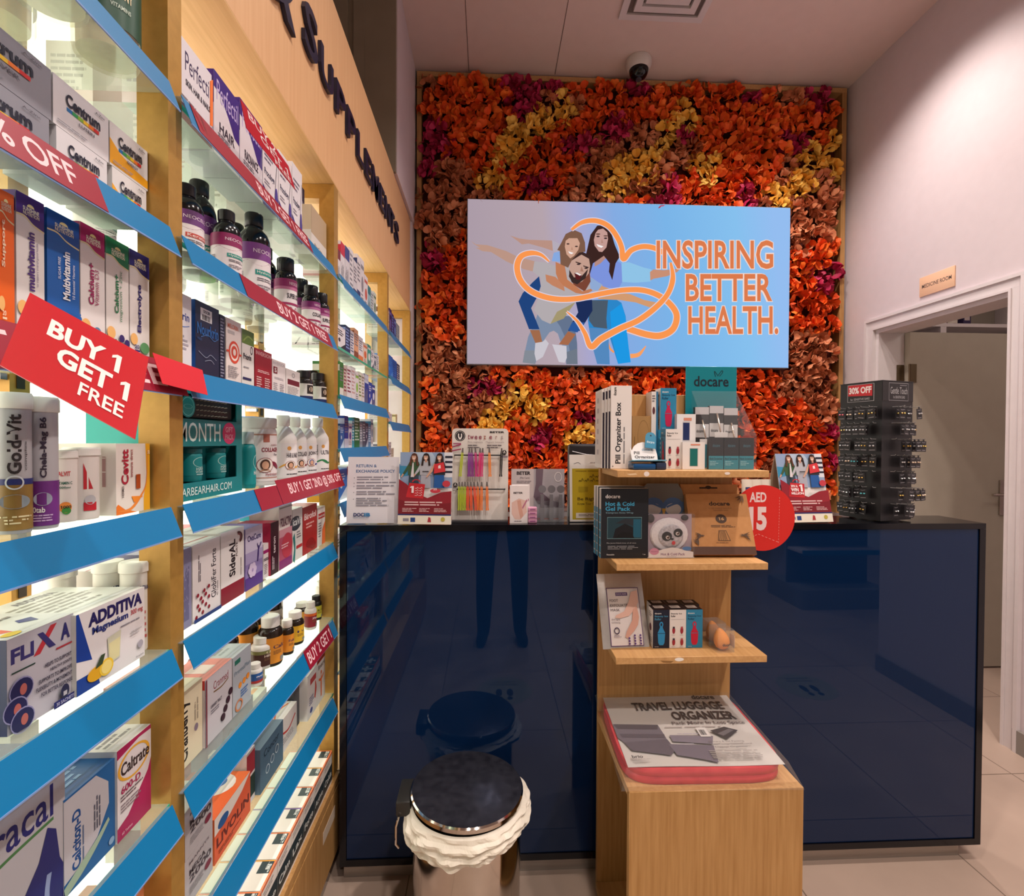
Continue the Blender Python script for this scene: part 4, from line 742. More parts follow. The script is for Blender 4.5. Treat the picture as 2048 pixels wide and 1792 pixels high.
# --- third shelf: cartons and small dark bottles
Z = LV['C']; X2 = -.50
sbox('narrow white carton with blue lettering beside the first brass post', Z, 362, 383, 586, .07, '#e2dfe4', [('t', 'ourkrin', .02, .68, .9, .78, '#243a8a'), ('s', [(.3, .62), (.6, .6), (.9, .63)], .01, '#5a7ac0'), ('l', .1, .3, .9, .5, 4, '#a8a4b0')], X=X2, ya=.808)
NK = [('r', 0, 0, 1, 1, '#20263f'), ('r', .2, .77, .68, .93, '#d8d8dc'), ('b', .26, .78, .6, .85), ('t', 'DOCIB', .32, .87, .58, .91, '#3a3a4a'), ('t', 'Nourkrin', .06, .58, .95, .73, '#2a6ab4', 0, .02), ('t', 'MAN', .06, .5, .24, .54, '#3a5a90'), ('s', [(.2, .55), (.5, .6), (.75, .55), (.95, .6)], .01, '#4a7ab8'), ('s', [(.1, .36), (.4, .3), (.6, .35), (.85, .3)], .008, '#8a92a8'), ('s', [(.35, .25), (.6, .28), (.75, .24)], .008, '#8a92a8')]
sbox('navy hair carton with barcode sticker and bright blue side', Z, 390, 438, 598, .075, '#1c4a98', NK, L=[('r', 0, 0, 1, 1, '#2258a8')], X=X2)
sbox('navy carton end covered with pale stripes beside the barcode sticker carton', Z, 439, 450, 628, .10, '#1c2138', [('l', .15, .04, .85, .95, 20, '#8a8ca0')], X=X2)
MEL = [('r', 0, 0, 1, 1, '#e4d8d4'), ('t', 'MELORIN', .1, .86, .8, .93, '#e0704a'), ('r', .1, .78, .55, .83, '#b8b0b0'), ('e', .52, .52, .36, .17, '#d84a30'), ('o', .52, .52, .28, .13, .25, '#f0e0d8'), ('e', .52, .52, .1, .05, '#f0e0d8'), ('r', .88, .49, 1, .52, '#d84a30'), ('r', 0, .5, .16, .53, '#d84a30'), ('l', .1, .12, .8, .3, 6, '#8a8488')]
sbox('white carton with orange flower emblem', Z, 451.5, 482, 634, .06, '#e2d8d6', MEL, X=X2)
sbox('white carton with olive green top', Z, 483.5, 508, 656, .06, '#dfdbd8', [('r', 0, .76, 1, 1, '#5f7a30'), ('s', [(.1, .8), (.5, .9), (.9, .86)], .03, '#8aa050'), ('o', .78, .68, .1, .07, .3, '#2a2a30'), ('t', 'Priorin', .1, .5, .75, .6, '#2a2a36'), ('r', .05, .16, .75, .2, '#2a2c58'), ('l', .1, .34, .6, .38, 1, '#8a8a90')], X=X2)
INV = lambda c, t, x: [('r', 0, 0, 1, 1, c), ('t', 'INVERSION', .05, .86, .95, .95, t, 0, -.0), ('l', .15, .45, .85, .52, 2, t), ('l', .08, .1, .42, .36, 5, t), ('l', .55, .1, .9, .36, 5, t)]+x
sbox('dark red hair care carton', Z, 509.5, 543.5, 695, .07, '#9a1c28', INV('#96202c', '#e0b8b8', []), X=X2)
sbox('white hair care carton with red letter panel', Z, 544, 571, 717, .07, '#e0d8d8', INV('#e2dada', '#a8a0a8', [('r', .08, .62, .35, .8, '#7a1c2c'), ('t', 'S', .14, .65, .29, .77, 'w')]), X=X2)
sbox('low white carton with dark red band beside the small dark bottles', Z, 572, 600, 736, .07, '#e0dad8', [('r', .1, .48, .95, .66, '#6a2030'), ('l', .1, .1, .9, .42, 6, '#a8a0a0'), ('o', .5, .82, .1, .08, .25, '#8a8a90')], X=X2)
for i, (pc, t, X) in enumerate(((607, 742, -.50), (624, 742, -.53), (636, 747, -.502))):
    sbot('little dark bottle with white label, %s from the far post end of the third shelf' % ordinal(2-i), Z, pc, .0245, t, 'pill', M('#241c1a', .2), MCAP, (300, [('r', 0, 0, 1, .9, '#dcd6d2'), ('r', 0, 0, 1, .22, '#1c2a5c'), ('r', .4, .34, .6, .84, '#2a2220'), ('e', .5, .6, .05, .14, '#d8c0a8')]), X-.02, 'vitamin_bottle')
for i, (y, c, h) in enumerate(((.90, '#e4e0d8', .11), (1.02, '#8a8478', .10), (1.12, '#d8e4c0', .13), (1.27, '#6abf3a', .12), (1.42, '#e2dad0', .15))):
    sbox('carton against the light panel on the third shelf, %s along' % ordinal(i), Z, 0, 0, 0, .05, c, L=[('l', .1, .1, .9, .9, 8, '#9a968c')], X=-.66, h=h, ya=y, yb=y+.07)
# --- fourth shelf: teal pack, jars and bottles
Z = LV['D']
TEAL = '#0f7c82'
gp = empty('gift_pack', 'large teal hair vitamin gift pack with a hairbrush in its window', 'gift pack', (0, 0, 0))
yA, yB = .809, at(484, 900, X=-.505).y; w = yB-yA; h = at(484, 797, X=-.505).z-Z+.004+.005; d = .12
gp.location = (-.505-d/2, (yA+yB)/2, Z-.0037); gp.rotation_euler = (0, 0, math.pi/2)
mb = MB(); mt = M(TEAL); x0, x1 = -w/2, w/2
for a in ((x0, x1, -d/2, d/2, 0, .003), (x0, x1, -d/2, d/2, h-.003, h), (x0, x1, d/2-.002, d/2, .003, h-.003), (x0, x0+.002, -d/2, d/2-.002, .003, h-.003), (x1-.002, x1, -d/2, d/2-.002, .003, h-.003)): mb.box(*a, mt)
for a in ((x0+.002, x1-.002, .003, .03), (x0+.002, x1-.002, .092, .139), (x0+.002, x1-.002, h-.012, h-.003), (x1-.022, x1-.002, .03, .092), (x1-.022, x1-.002, .139, h-.012)): mb.box(a[0], a[1], -d/2, -d/2+.002, a[2], a[3], mt)
f = plane_face(mb, (x0, -d/2, 0), (w, 0, 0), (0, 0, h)); H = h
f.draw([('t', '1 MONTH', -.0+.02, .100/H, .66, .133/H, '#d8ece8', 0, .005), ('e', .79, .116/H, .1, .021/H, '#c8386a'), ('t', 'GIFT', .735, .118/H, .845, .128/H, '#f0c8d4', 0, 0), ('t', 'PACK', .73, .104/H, .85, .114/H, '#f0c8d4', 0, 0), ('t', 'SUGARBEARHAIR.COM', .02, .008/H, .82, .022/H, '#d8ece8', 0, 0)])
plane_face(mb, (x0, d/2, 0), (0, -d, 0), (0, 0, h)).draw([('r', 0, 0, 1, 1, '#36b0a8')])
mb.build('carton', gp)
mb = MB(); mb.box(x0+.004, x1-.024, -d/2+.03, -d/2+.034, .005, h-.005, M('#0c5a60')); mb.box(x0+.004, x1-.024, -d/2+.034, d/2-.004, .091, .093, M('#0c4a50')); mb.build('inner_tray', gp)
for cx in (-.0175, .063):
    b, c, l = bottle('jar', .0195, .058, '#12868a', '#0e5a60', (200, [('r', 0, 0, 1, .98, '#12868a'), ('o', .5, .66, .22, .26, .08, '#a8d8d4'), ('t', 'HAIR', .36, .26, .64, .4, '#d8ece8', 0, 0), ('t', 'VITAMINS', .34, .12, .66, .24, '#d8ece8', 0, 0), ('r', .36, .03, .64, .08, '#a8d0d0')]))
    o = b.build('vitamin_bottle', gp); o.location = (cx, -d/2+.024-.0, .0302); l.build('wrap_label', o); c.build('lid', o)
    o.location.y = -d/2+.0245
mb = MB(); mb.rbox(-.045, x1-.026, -d/2+.006, -d/2+.016, .141, .178, M('#2a2628', .5), .005)
mb.build('hairbrush_head', gp)
mb = MB()
for k in range(9):
    for j in range(4): mb.tube([(-.028+k*.0115, -d/2+.006, .146+j*.009), (-.026+k*.0118, -d/2+.0026, .147+j*.009)], .0011, M('#6a6058', .4), 5)
mb.build('bristles', gp)
mb = MB(); ff = plane_face(mb, (-.078, -d/2+.0035, .141), (.042, 0, 0), (0, 0, .038)); ff.draw([('e', .5, .5, .5, .5, '#0f7c82'), ('o', .5, .5, .42, .42, .06, '#7ac0c0'), ('o', .5, .5, .3, .1, .1, '#7ac0c0')]); mb.build('round_tag', gp)
sbot('small teal vitamin bottle squeezed beside the gift pack', Z, 495, .016, 864, 'pill', '#12868a', '#c8d8d8', (300, [('r', 0, 0, 1, 1, '#12868a'), ('o', .6, .7, .12, .22, .1, '#a8d8d4'), ('t', 'HAIR', .5, .3, .7, .42, 'w', 0, 0)]), -.517, 'vitamin_bottle')
PIC = lambda x, y, s, hair='#4a2e24': [('e', x, y, .085*s, .14*s, '#8a2030'), ('e', x, y, .078*s, .13*s, '#e8dcd4'), ('e', x, y+.01*s, .05*s, .1*s, hair), ('e', x, y, .034*s, .075*s, '#d0a084'), ('p', [(x-.06*s, y-.13*s), (x+.06*s, y-.13*s), (x+.02*s, y-.06*s), (x-.02*s, y-.06*s)], '#c89478')]
sbot('wide white collagen jar with red lettering and a face picture', Z, 517, .038, 836, 'jar', '#e4dedc', '#dcd8d4', (300, [('r', 0, 0, 1, 1, '#e2dadA'), ('r', 0, .94, 1, .97, '#b08070'), ('r', 0, .06, 1, .08, '#b08070'), ('r', .42, .8, .49, .97, '#a86050'), ('t', 'COLLAGEN', .40, .60, .64, .69, '#8a2438', 0, .03), ('t', 'Pure', .55, .52, .61, .57, '#6a6064'), ('s', [(.42, .3), (.52, .38), (.62, .28), (.7, .26)], [.01, .07, .04], '#7a2038')]+PIC(.44, .33, 1.1)+[('t', 'Hydrolyzed', .44, .1, .6, .17, '#8a3a40'), ('l', .5, .72, .62, .75, 1, '#8a5a5a')]), -.53, 'collagen_jar', 'jar', rz=1.1)
for i, (pc, t, r, X, a, c, hair) in enumerate(((566, 831, .0325, -.515, 'HAIR & NAILS', '#e0a848', '#4a2c1c'), (589, 834, .031, -.525, 'COLLAGEN', '#7a2430', '#2a1c1c'), (610, 837, .031, -.52, 'JOINT', '#2a3a8a', '#5a6a9a'), (635, 836, .032, -.510, 'ULTRA', '#2a7a4a', '#7a6a5a'))):
    ops = [('r', 0, 0, 1, 1, '#e4e0e0'), ('e', .44, .85, .03, .06, '#d89a4a'), ('t', a, .40, .58, .6, .72, '#2a2430', 0, .02), ('s', [(.3, .3), (.42, .4), (.55, .3), (.66, .36)], [.02, .07, .03], c), ('l', .4, .06, .6, .12, 1, '#4a4448')]
    if i < 3: ops += PIC(.46, .36, .95, hair)
    if i == 3: ops += [('b', .3, .56, .35, .9, '#3a4038', 1)]
    sbot('white syrup bottle with %s' % ('orange swirl and long haired woman', 'dark red swirl and round portrait', 'blue swirl and joint picture', 'green swirl and barcode at the far end')[i], Z, pc, r, t, 'syrup', '#e6e2de', '#eae6e2', (300, ops), X, 'syrup_bottle', rz=1.15)
for i, (y, c, h) in enumerate(((1.10, '#3a8ac0', .17), (1.22, '#e0dcd4', .16), (1.33, '#2a9a98', .15), (1.45, '#3a78c0', .17))):
    sbox('carton glimpsed behind the white syrup bottles, %s along' % ordinal(i), Z, 0, 0, 0, .05, c, L=[('l', .1, .4, .9, .9, 6, '#d8e4e8')], X=-.66, h=h, ya=y, yb=y+.06)
# --- fifth shelf: iron and fertility cartons
Z = LV['E']; X2 = -.50
sbox('slim violet and blue carton end beside the first brass post', Z, 371, 383, 1098, .10, '#8a88a8', [('r', 0, 0, .4, 1, '#3a3a9a'), ('l', .5, .1, .9, .9, 9, '#6a6890', 1)], X=X2, ya=.807)
GLB = [('r', 0, 0, 1, 1, '#e2dcdc'), ('t', 'GlobiFer Forte', .66, .2, .84, .86, '#2a2430', 90, .01), ('t', '40 Tablets', .86, .2, .92, .4, '#6a6468', 90, 0), ('l', .2, .5, .3, .9, 2, '#6a6068', 1)]+[('e', .12+.1*((k*7) % 5)+.02*(k % 3), .06+.028*k, .042, .026, '#8a1c2c') for k in range(13)]+[('r', 0, 0, 1, .05, '#26387a')]
sbox('white iron carton with a spray of dark red dots', Z, 384, 440, 1092, .10, '#e0dad6', GLB, T=[('r', 0, .2, 1, .24, '#b03a34'), ('l', .2, .4, .8, .8, 4, '#b0a8a8')], X=X2)
SID = [('r', 0, 0, 1, 1, '#e4e0de'), ('r', 0, 0, 1, .24, '#8a2030'), ('t', 'SiderAL', .34, .34, .6, .86, '#2c2226', 90, .03), ('t', 'FORTE', .62, .6, .7, .8, '#6a5a5a', 90), ('o', .72, .86, .2, .09, .3, '#5a3030', -60, 100), ('o', .72, .86, .13, .06, .3, '#8a5050', -60, 100), ('l', .84, .3, .9, .7, 1, '#b8b0b0', 1)]
sbox('tall white iron carton with dark red base and vertical lettering', Z, 441, 488, 1068, .10, '#e2ddd8', SID, T=[('l', .2, .3, .8, .8, 3, '#c0b8b4')], X=X2)
sbox('white iron carton lying behind the dotted one', Z, 0, 0, 0, .055, '#e4dfd8', T=[('r', 0, .4, 1, .46, '#b03a34')], X=-.612, h=.105, ya=.82, yb=.95)
OVA = [('r', 0, 0, 1, 1, '#8c7cb0'), ('r', 0, .6, 1, 1, '#c8c0d8'), ('r', 0, .42, 1, .6, '#a89cc4'), ('r', 0, 0, 1, .2, '#5a3488'), ('t', 'OvaCure', .12, .78, .88, .88, '#3a2a68'), ('s', [(.68, .4), (.72, .52), (.74, .66)], [.06, .08, .03], '#3a2068'), ('s', [(.74, .6), (.66, .7)], .03, '#3a2068'), ('s', [(.74, .6), (.9, .7)], .03, '#3a2068')]+[('e', .36+.14*math.cos(k*1.05), .3+.07*math.sin(k*1.05), .11, .055, '#d0c0dc') for k in range(6)]+[('e', .36, .3, .05, .03, '#a890c0')]
sbox('purple carton with flower and leaping figure', Z, 490, 525, 1060, .07, '#7a68a4', OVA, L=[('l', .1, .2, .9, .9, 8, '#b8b0d0')], X=X2)
sbox('short white carton with plum stripe', Z, 526.5, 540, 1090, .06, '#e0d8d8', [('r', .0, .72, 1, .82, '#9a2468'), ('t', 'natal', .05, .5, .8, .62, '#3a2a3a'), ('l', .1, .1, .6, .4, 6, '#7a7478')], X=-.505)
sbox('dark maroon carton with pink side', Z, 541, 557, 1047, .075, '#b02848', [('r', 0, 0, 1, 1, '#3a1620'), ('t', 'teron', .35, .4, .6, .72, '#e8d8dc', 90, .02), ('l', .2, .1, .5, .38, 2, '#d0c0c4', 1)], L=[('l', .2, .4, .8, .9, 8, '#e0a0b0')], X=X2)
sbox('tall white and rose carton with purple base', Z, 558, 584, 1013, .07, '#e0d4d0', [('r', 0, 0, 1, .14, '#8a2a70'), ('r', 0, .14, 1, .62, '#b05068'), ('r', 0, .5, 1, .62, '#c8909c'), ('e', .6, .34, .42, .2, '#b83c4c'), ('t', 'FOLACTIVE', .1, .66, .92, .8, '#6a3048', 0, .02), ('l', .15, .3, .8, .38, 2, '#e8c0c8'), ('r', 0, .95, 1, .965, '#8a8480')], X=X2)
sbox('white carton with teal ribbon and dark emblem', Z, 585, 605, 1020, .06, '#dcd8d4', [('e', .3, .72, .55, .14, '#2a3440'), ('t', 'icaVit', .02, .68, .9, .82, '#dce0e0', 0, .02), ('s', [(.1, 0), (.2, .25), (.1, .5)], [.2, .12, .2], '#2a7a78'), ('l', .4, .4, .9, .55, 3, '#7a7880'), ('r', .35, .22, .95, .28, '#b03030')], X=X2)
sbox('bright red folic acid carton', Z, 606, 634, 1016, .06, '#a81e22', [('t', 'Birofol', .08, .72, .92, .86, '#ecd4d0', 0, .03), ('l', .2, .5, .85, .64, 2, '#e0a8a4'), ('e', .5, .2, .3, .1, '#8a1418'), ('e', .7, .12, .2, .08, '#8a1418')], X=X2)
sbox('white carton with red capsule shape at the far end', Z, 635, 655, 1017, .05, '#e0dcd8', [('r', .1, .7, .95, .84, '#b02a30'), ('t', 'Inofolic', .15, .74, .9, .8, 'w'), ('l', .1, .2, .5, .6, 6, '#7a7880'), ('p', [(.55, 0), (1, 0), (1, .6), (.6, .4)], '#e06a38')], X=X2, yb=1.562)
for i, (y, c, h, yw) in enumerate(((1.02, '#c84048', .13, .1), (1.15, '#e4dcd0', .18, .09), (1.30, '#2a98a8', .17, .06), (1.42, '#e0d8d0', .14, .08))):
    sbox('carton in the second row of the iron shelf, %s along' % ordinal(i), Z, 0, 0, 0, .06, c, L=[('l', .1, .1, .9, .9, 6, '#b8a8a0')], X=-.60, h=h, ya=y, yb=y+yw)
# --- sixth shelf: cartons and orange label bottles
Z = LV['F']
sbox('cream cranberry carton standing upright by the first brass post', Z, 373, 405, 1381, .08, '#ddd2b4', [('t', 'Cranberry', .3, .08, .62, .86, '#2a2420', 90, .03), ('e', .8, .4, .06, .05, '#8a7a8a'), ('l', .75, .5, .9, .9, 2, '#a89c88', 1)], T=[('l', .2, .3, .8, .7, 3, '#b8ac90')], X=-.503, ya=.808)
CRN = [('r', 0, 0, 1, 1, '#c4c0c6'), ('t', 'Cranmed', .3, .75, .85, .87, '#8a2434', 0, 0), ('s', [(.3, .72), (.6, .70), (.85, .74)], .02, '#7a5a30'), ('t', 'URINARY TRACT', .2, .5, .6, .55, '#5a5460'), ('l', .2, .4, .6, .47, 2, '#7a7480')]+[('e', .62+.13*((k*5) % 4)/1.3, .2+.1*(k % 4), .075, .055, '#3a1c28') for k in range(9)]+[('r', 0, 0, .04, 1, '#7a2030')]
sbox('grey cranberry carton with red top and berry cluster', Z, 409, 464, 1363, .075, '#c8423c', CRN, L=[('r', 0, 0, 1, .86, '#d8d0d0'), ('e', .3, .8, .12, .05, '#4a1c28'), ('e', .7, .78, .12, .05, '#4a1c28')], T=[('r', 0, 0, 1, 1, '#e07a6c'), ('r', .3, .2, .7, .7, '#e8d0c8')], X=-.50)
sbox('second red topped cranberry carton behind the berry cluster one', Z, 0, 0, 0, .07, '#d04a44', L=[('r', 0, 0, 1, .86, '#d8d0d0'), ('e', .3, .8, .12, .05, '#4a1c28')], T=[('r', 0, 0, 1, 1, '#e07a6c')], X=-.577, h=.127, ya=.87, yb=.965)
sbox('grey blue pregnancy carton with row of orange capsules', Z, 465, 502, 1318, .085, '#b4bcc0', [('r', 0, 0, 1, 1, '#aab0b8'), ('r', .1, .84, .4, .92, '#2a6a5a'), ('t', 'PregnaPlan', .08, .64, .95, .74, '#7a8a98', 0, .02), ('e', .38, .44, .09, .05, '#e08a2a'), ('e', .6, .46, .09, .05, '#e08a2a'), ('e', .8, .48, .09, .05, '#e08a2a'), ('l', .4, .2, .9, .34, 3, '#3a68a8'), ('o', .3, .12, .2, .1, .3, '#c87a4a')], T=[('l', .2, .3, .8, .8, 4, '#8a9498')], X=-.50)
def obot(label, pc, r, t, X=-.52, c='#e09030', body=None, cap='#e8e4de', kind='pill', word='Calc', wc='#3a2c58', extra=(), h=None, y=None):
    return sbot(label, Z, pc, r, t, kind, body or M('#2a1e16', .15), cap, (300, [('r', 0, 0, 1, .92, c), ('t', word, .4, .52, .62, .66, wc, 0, .02), ('l', .4, .3, .6, .45, 3, '#7a5a3a'), ('r', .52, .04, .64, .2, '#8a8a88'), *extra]), X, 'vitamin_bottle', rz=1.15, h=h, y=y)
obot('low blue label bottle with white cap next to the capsule carton', 510, .015, 1326, -.52, '#2a5aa0', '#e4e0da', word='PHO', wc='w', extra=[('r', 0, 0, 1, .25, '#a83030')])
obot('white capped bottle with dark brown label', 524, .0245, 1271, -.545, '#4a2420', '#e4e0da', word='HEMO', wc='#e0d0c0', extra=[('r', 0, .72, 1, .92, '#7a7a48'), ('e', .48, .8, .05, .08, '#d8c8a0')])
obot('large orange label bottle in the front row with white cap', 541, .0275, 1231, -.532)
obot('slim orange label bottle just beyond the large one', 574, .0165, 1239, -.515, word='Folic')
obot('orange and yellow label bottle, third of the front row', 590, .0225, 1222, -.52, '#e0b030', word='Fe')
obot('tall orange label bottle towards the far post', 604, .0235, 1204, -.56, '#e0a040')
obot('small zinc bottle with dark red label', 621, .0165, 1203, -.515, '#8a2430', '#e4e0da', word='Zinc', wc='w', extra=[('r', 0, .75, 1, .92, '#d8642a')])
obot('black capped bottle with lime yellow label', 632, .0165, 1191, -.525, '#c8c040', '#1c1a1a', '#1c1b1e', word='B-12', wc='#2a2a20')
obot('big white bottle with green picture at the far end of the bottle shelf', 646, .027, 1161, -.555, '#e2ded8', '#e8e4de', word='', extra=[('r', .4, .7, .6, .84, '#b83028'), ('e', .5, .3, .12, .12, '#5a8a4a')], kind='pill')
for i, (y, X, r, cap) in enumerate(((1.08, -.60, .03, '#e8e4de'), (1.17, -.60, .028, '#e8e4de'), (1.25, -.59, .027, '#e8e4de'), (1.34, -.60, .026, '#1c1b1e'), (1.43, -.605, .026, '#1c1b1e'), (1.50, -.635, .03, '#e8e4de'))):
    obot('bottle in the second row of the vitamin bottle shelf, %s along with %s cap' % (ordinal(i), 'black' if cap[1] == '1' else 'white'), 0, r, 0, X, '#e09838' if i < 4 else '#dcd8d0', cap=cap, h=.118+.008*(i % 3), y=y)
# --- seventh shelf
Z = LV['G']
MEG = [('r', 0, 0, 1, 1, '#b8b4b8'), ('p', [(0, 0), (.28, 0), (.28, .55), (.1, .7), (0, .62)], '#5a2c1c'), ('p', [(.0, .5), (.22, .6), (.22, .72), (0, .68)], '#2a1c1c'), ('t', 'MARNYS', .4, .82, .9, .88, '#7a7078'), ('t', 'MEGA', .4, .6, .8, .72, '#4a4048', 0, .02), ('t', '2000', .4, .44, .95, .58, '#4a4048', 0, .02), ('l', .4, .2, .9, .36, 4, '#8a8488'), ('e', .86, .3, .09, .08, '#7a2a40')]
for k in range(2): sbox('grey omega carton with brown side picture, %s of its stack' % ('lower', 'upper')[k], Z+k*.0825, 0, 0, 0, .09, '#c4bfc0', MEG, L=[('r', 0, 0, 1, 1, '#4a2418'), ('e', .5, .5, .3, .2, '#8a5a2a')], X=-.50, h=.082, ya=.809+.004*k, yb=.93)
LIV = [('r', 0, 0, 1, 1, '#e0603a'), ('p', [(0, .62), (.4, .66), (.75, .8), (1, 1), (0, 1)], '#e8e0d8'), ('e', .22, .74, .14, .12, '#2a5a98'), ('t', 'LIVOLIN', .05, .3, .95, .52, '#6a2018', 0, .03), ('l', .1, .1, .7, .2, 2, '#7a2a1c')]
sbox('orange liver carton with white and blue corner', Z, 0, 0, 0, .12, '#e4703c', LIV, T=[('p', [(0, 0), (.7, 0), (.2, .9), (0, .9)], '#e8642c'), ('e', .7, .4, .25, .3, '#e8e0d8'), ('e', .75, .4, .12, .14, '#4a7ab0')], X=-.50, h=.085, ya=.935, yb=1.075)
sbox('white carton with green stripe behind the orange liver carton', Z, 0, 0, 0, .08, '#e2ddd4', [('r', .5, .2, 1, .5, '#2a4a30'), ('r', .7, .55, 1, .9, '#a83038')], T=[('r', .2, .3, .6, .6, '#e8a898'), ('l', .1, .1, .9, .9, 4, '#a8a098')], X=-.625, h=.14, ya=.95, yb=1.08)
sbox('slim white and dark red carton beside the steel blue cartons', Z, 0, 0, 0, .08, '#dcd4d0', [('r', .0, .1, 1, .5, '#2a3a30'), ('r', 0, .55, 1, .95, '#9a3038')], T=[('l', .1, .1, .9, .9, 4, '#a8a098')], X=-.51, h=.115, ya=1.08, yb=1.118)
CON = [('r', 0, 0, 1, 1, '#4a6478'), ('t', 'Concor', .15, .7, .8, .86, '#1c2c3c', 0, .01)]+[('o', .3+.2*k, .35+.08*k, .08, .1, .2, '#b8c8d0') for k in range(3)]
sbox('steel blue carton with chain emblem, front of the pair', Z, 0, 0, 0, .05, '#5a7488', CON, X=-.50, h=.10, ya=1.12, yb=1.245)
sbox('steel blue carton with chain emblem, raised behind its twin', Z, 0, 0, 0, .08, '#44607a', CON, X=-.57, h=.165, ya=1.10, yb=1.24)
sbox('white carton with red and orange curve lying in front', Z, 0, 0, 0, .06, '#e0dad4', [('s', [(.1, .6), (.5, .5), (.9, .7)], .06, '#c83028'), ('l', .1, .2, .9, .4, 3, '#9a9498')], T=[('s', [(.1, .3), (.5, .5), (.9, .3)], .06, '#e06a38')], X=-.51, h=.085, ya=1.25, yb=1.36)
sbox('white carton with orange stripe behind the steel blue pair', Z, 0, 0, 0, .06, '#e4ded6', [('r', 0, .6, 1, .7, '#d84028'), ('e', .8, .45, .1, .1, '#f0b040')], T=[('r', .1, .3, .9, .5, '#e89a58')], X=-.58, h=.135, ya=1.25, yb=1.34)
sbox('dark grey carton with lime green top', Z, 0, 0, 0, .05, '#4a4a50', T=[('r', 0, 0, 1, 1, '#b8c848')], X=-.52, h=.12, ya=1.365, yb=1.405)
sbox('white carton with purple stripes and red spine figure', Z, 0, 0, 0, .06, '#e2dcd8', [('r', .3, .72, .95, .86, '#b8484a'), ('l', .2, .25, .8, .45, 4, '#3a2c78'), ('s', [(.8, .3), (.9, .5), (.85, .68)], [.1, .16, .05], '#c83a30'), ('e', .4, .14, .14, .06, '#3a3a88')], T=[('r', .2, .3, .8, .5, '#d86a5a')], X=-.50, h=.125, ya=1.41, yb=1.485)
sbox('white and red carton with orange human figure at the far end', Z, 0, 0, 0, .06, '#dcd6d2', [('r', 0, .84, 1, 1, '#c83028'), ('t', 'Insri', .15, .7, .9, .8, '#3a2a2a'), ('s', [(.5, .1), (.5, .35), (.5, .55)], [.12, .14, .05], '#e06a38'), ('s', [(.2, .5), (.5, .46), (.8, .52)], .05, '#e06a38'), ('e', .5, .6, .07, .04, '#e06a38')], T=[('r', 0, 0, 1, 1, '#c83c30'), ('r', .3, .2, .7, .8, '#e8d8d0')], X=-.50, h=.145, ya=1.488, yb=1.562)
# --- on the base cabinet: small white, dark green and orange cartons in two rows
REM = lambda i: [('r', 0, 0, 1, 1, '#e6dfd8'), ('r', .0, .08, 1, .62, '#22343c'), ('t', ('Colds', 'Gripp', 'Plus', 'Sleep', 'Calm', 'Lax', 'Forte', 'Active')[i % 8], .1, .26, .9, .44, '#d8dcd8'), ('r', 0, .93, 1, 1, '#e8743c'), ('l', .1, .7, .8, .85, 2, '#a09a98')]
y = .83; n = 0
WD = (.077, .077, .077, .077, .077, .077, .077, .077, .077)
for i, wd in enumerate(WD):
    for k in range(2):
        tc = [('r', 0, 0, 1, 1, '#e6dfd6'), ('r', .55, 0, 1, .5, '#22343c'), ('t', ('Colds', 'Gripp', 'Plus', 'Sleep', 'Calm', 'Lax', 'Forte', 'Active')[(i+k) % 8], .58, .1, .96, .26, '#d8dcd8', 90), ('r', .96, 0, 1, 1, ('#e8743c', '#7a5aa0', '#e8743c', '#e8a03c')[i % 4]), ('r', 0, 0, 1, .05, '#e8743c')]
        if i < 2: tc = [('r', 0, 0, 1, 1, '#1c4048'), ('r', .42, .15, .58, .85, '#c8d4d0'), ('r', .2, .4, .8, .6, '#c8d4d0'), ('r', 0, 0, 1, .04, '#e8743c'), ('r', .96, 0, 1, 1, '#e8743c')]
        sbox('remedy carton with %s top, %s along the %s cabinet top row' % ('dark teal cross' if i < 2 else 'white and green', ordinal(i), ('outer', 'inner')[k]), .312, 0, 0, 0, .062, '#e2dbd2', REM(i+k), T=tc, L=[('r', 0, .08, 1, .6, '#22343c')], X=-.476-k*.0645, h=.095 if i > 1 else .09, ya=y, yb=y+wd+.002, group='remedy cartons on the cabinet top')
    y += wd+.0035
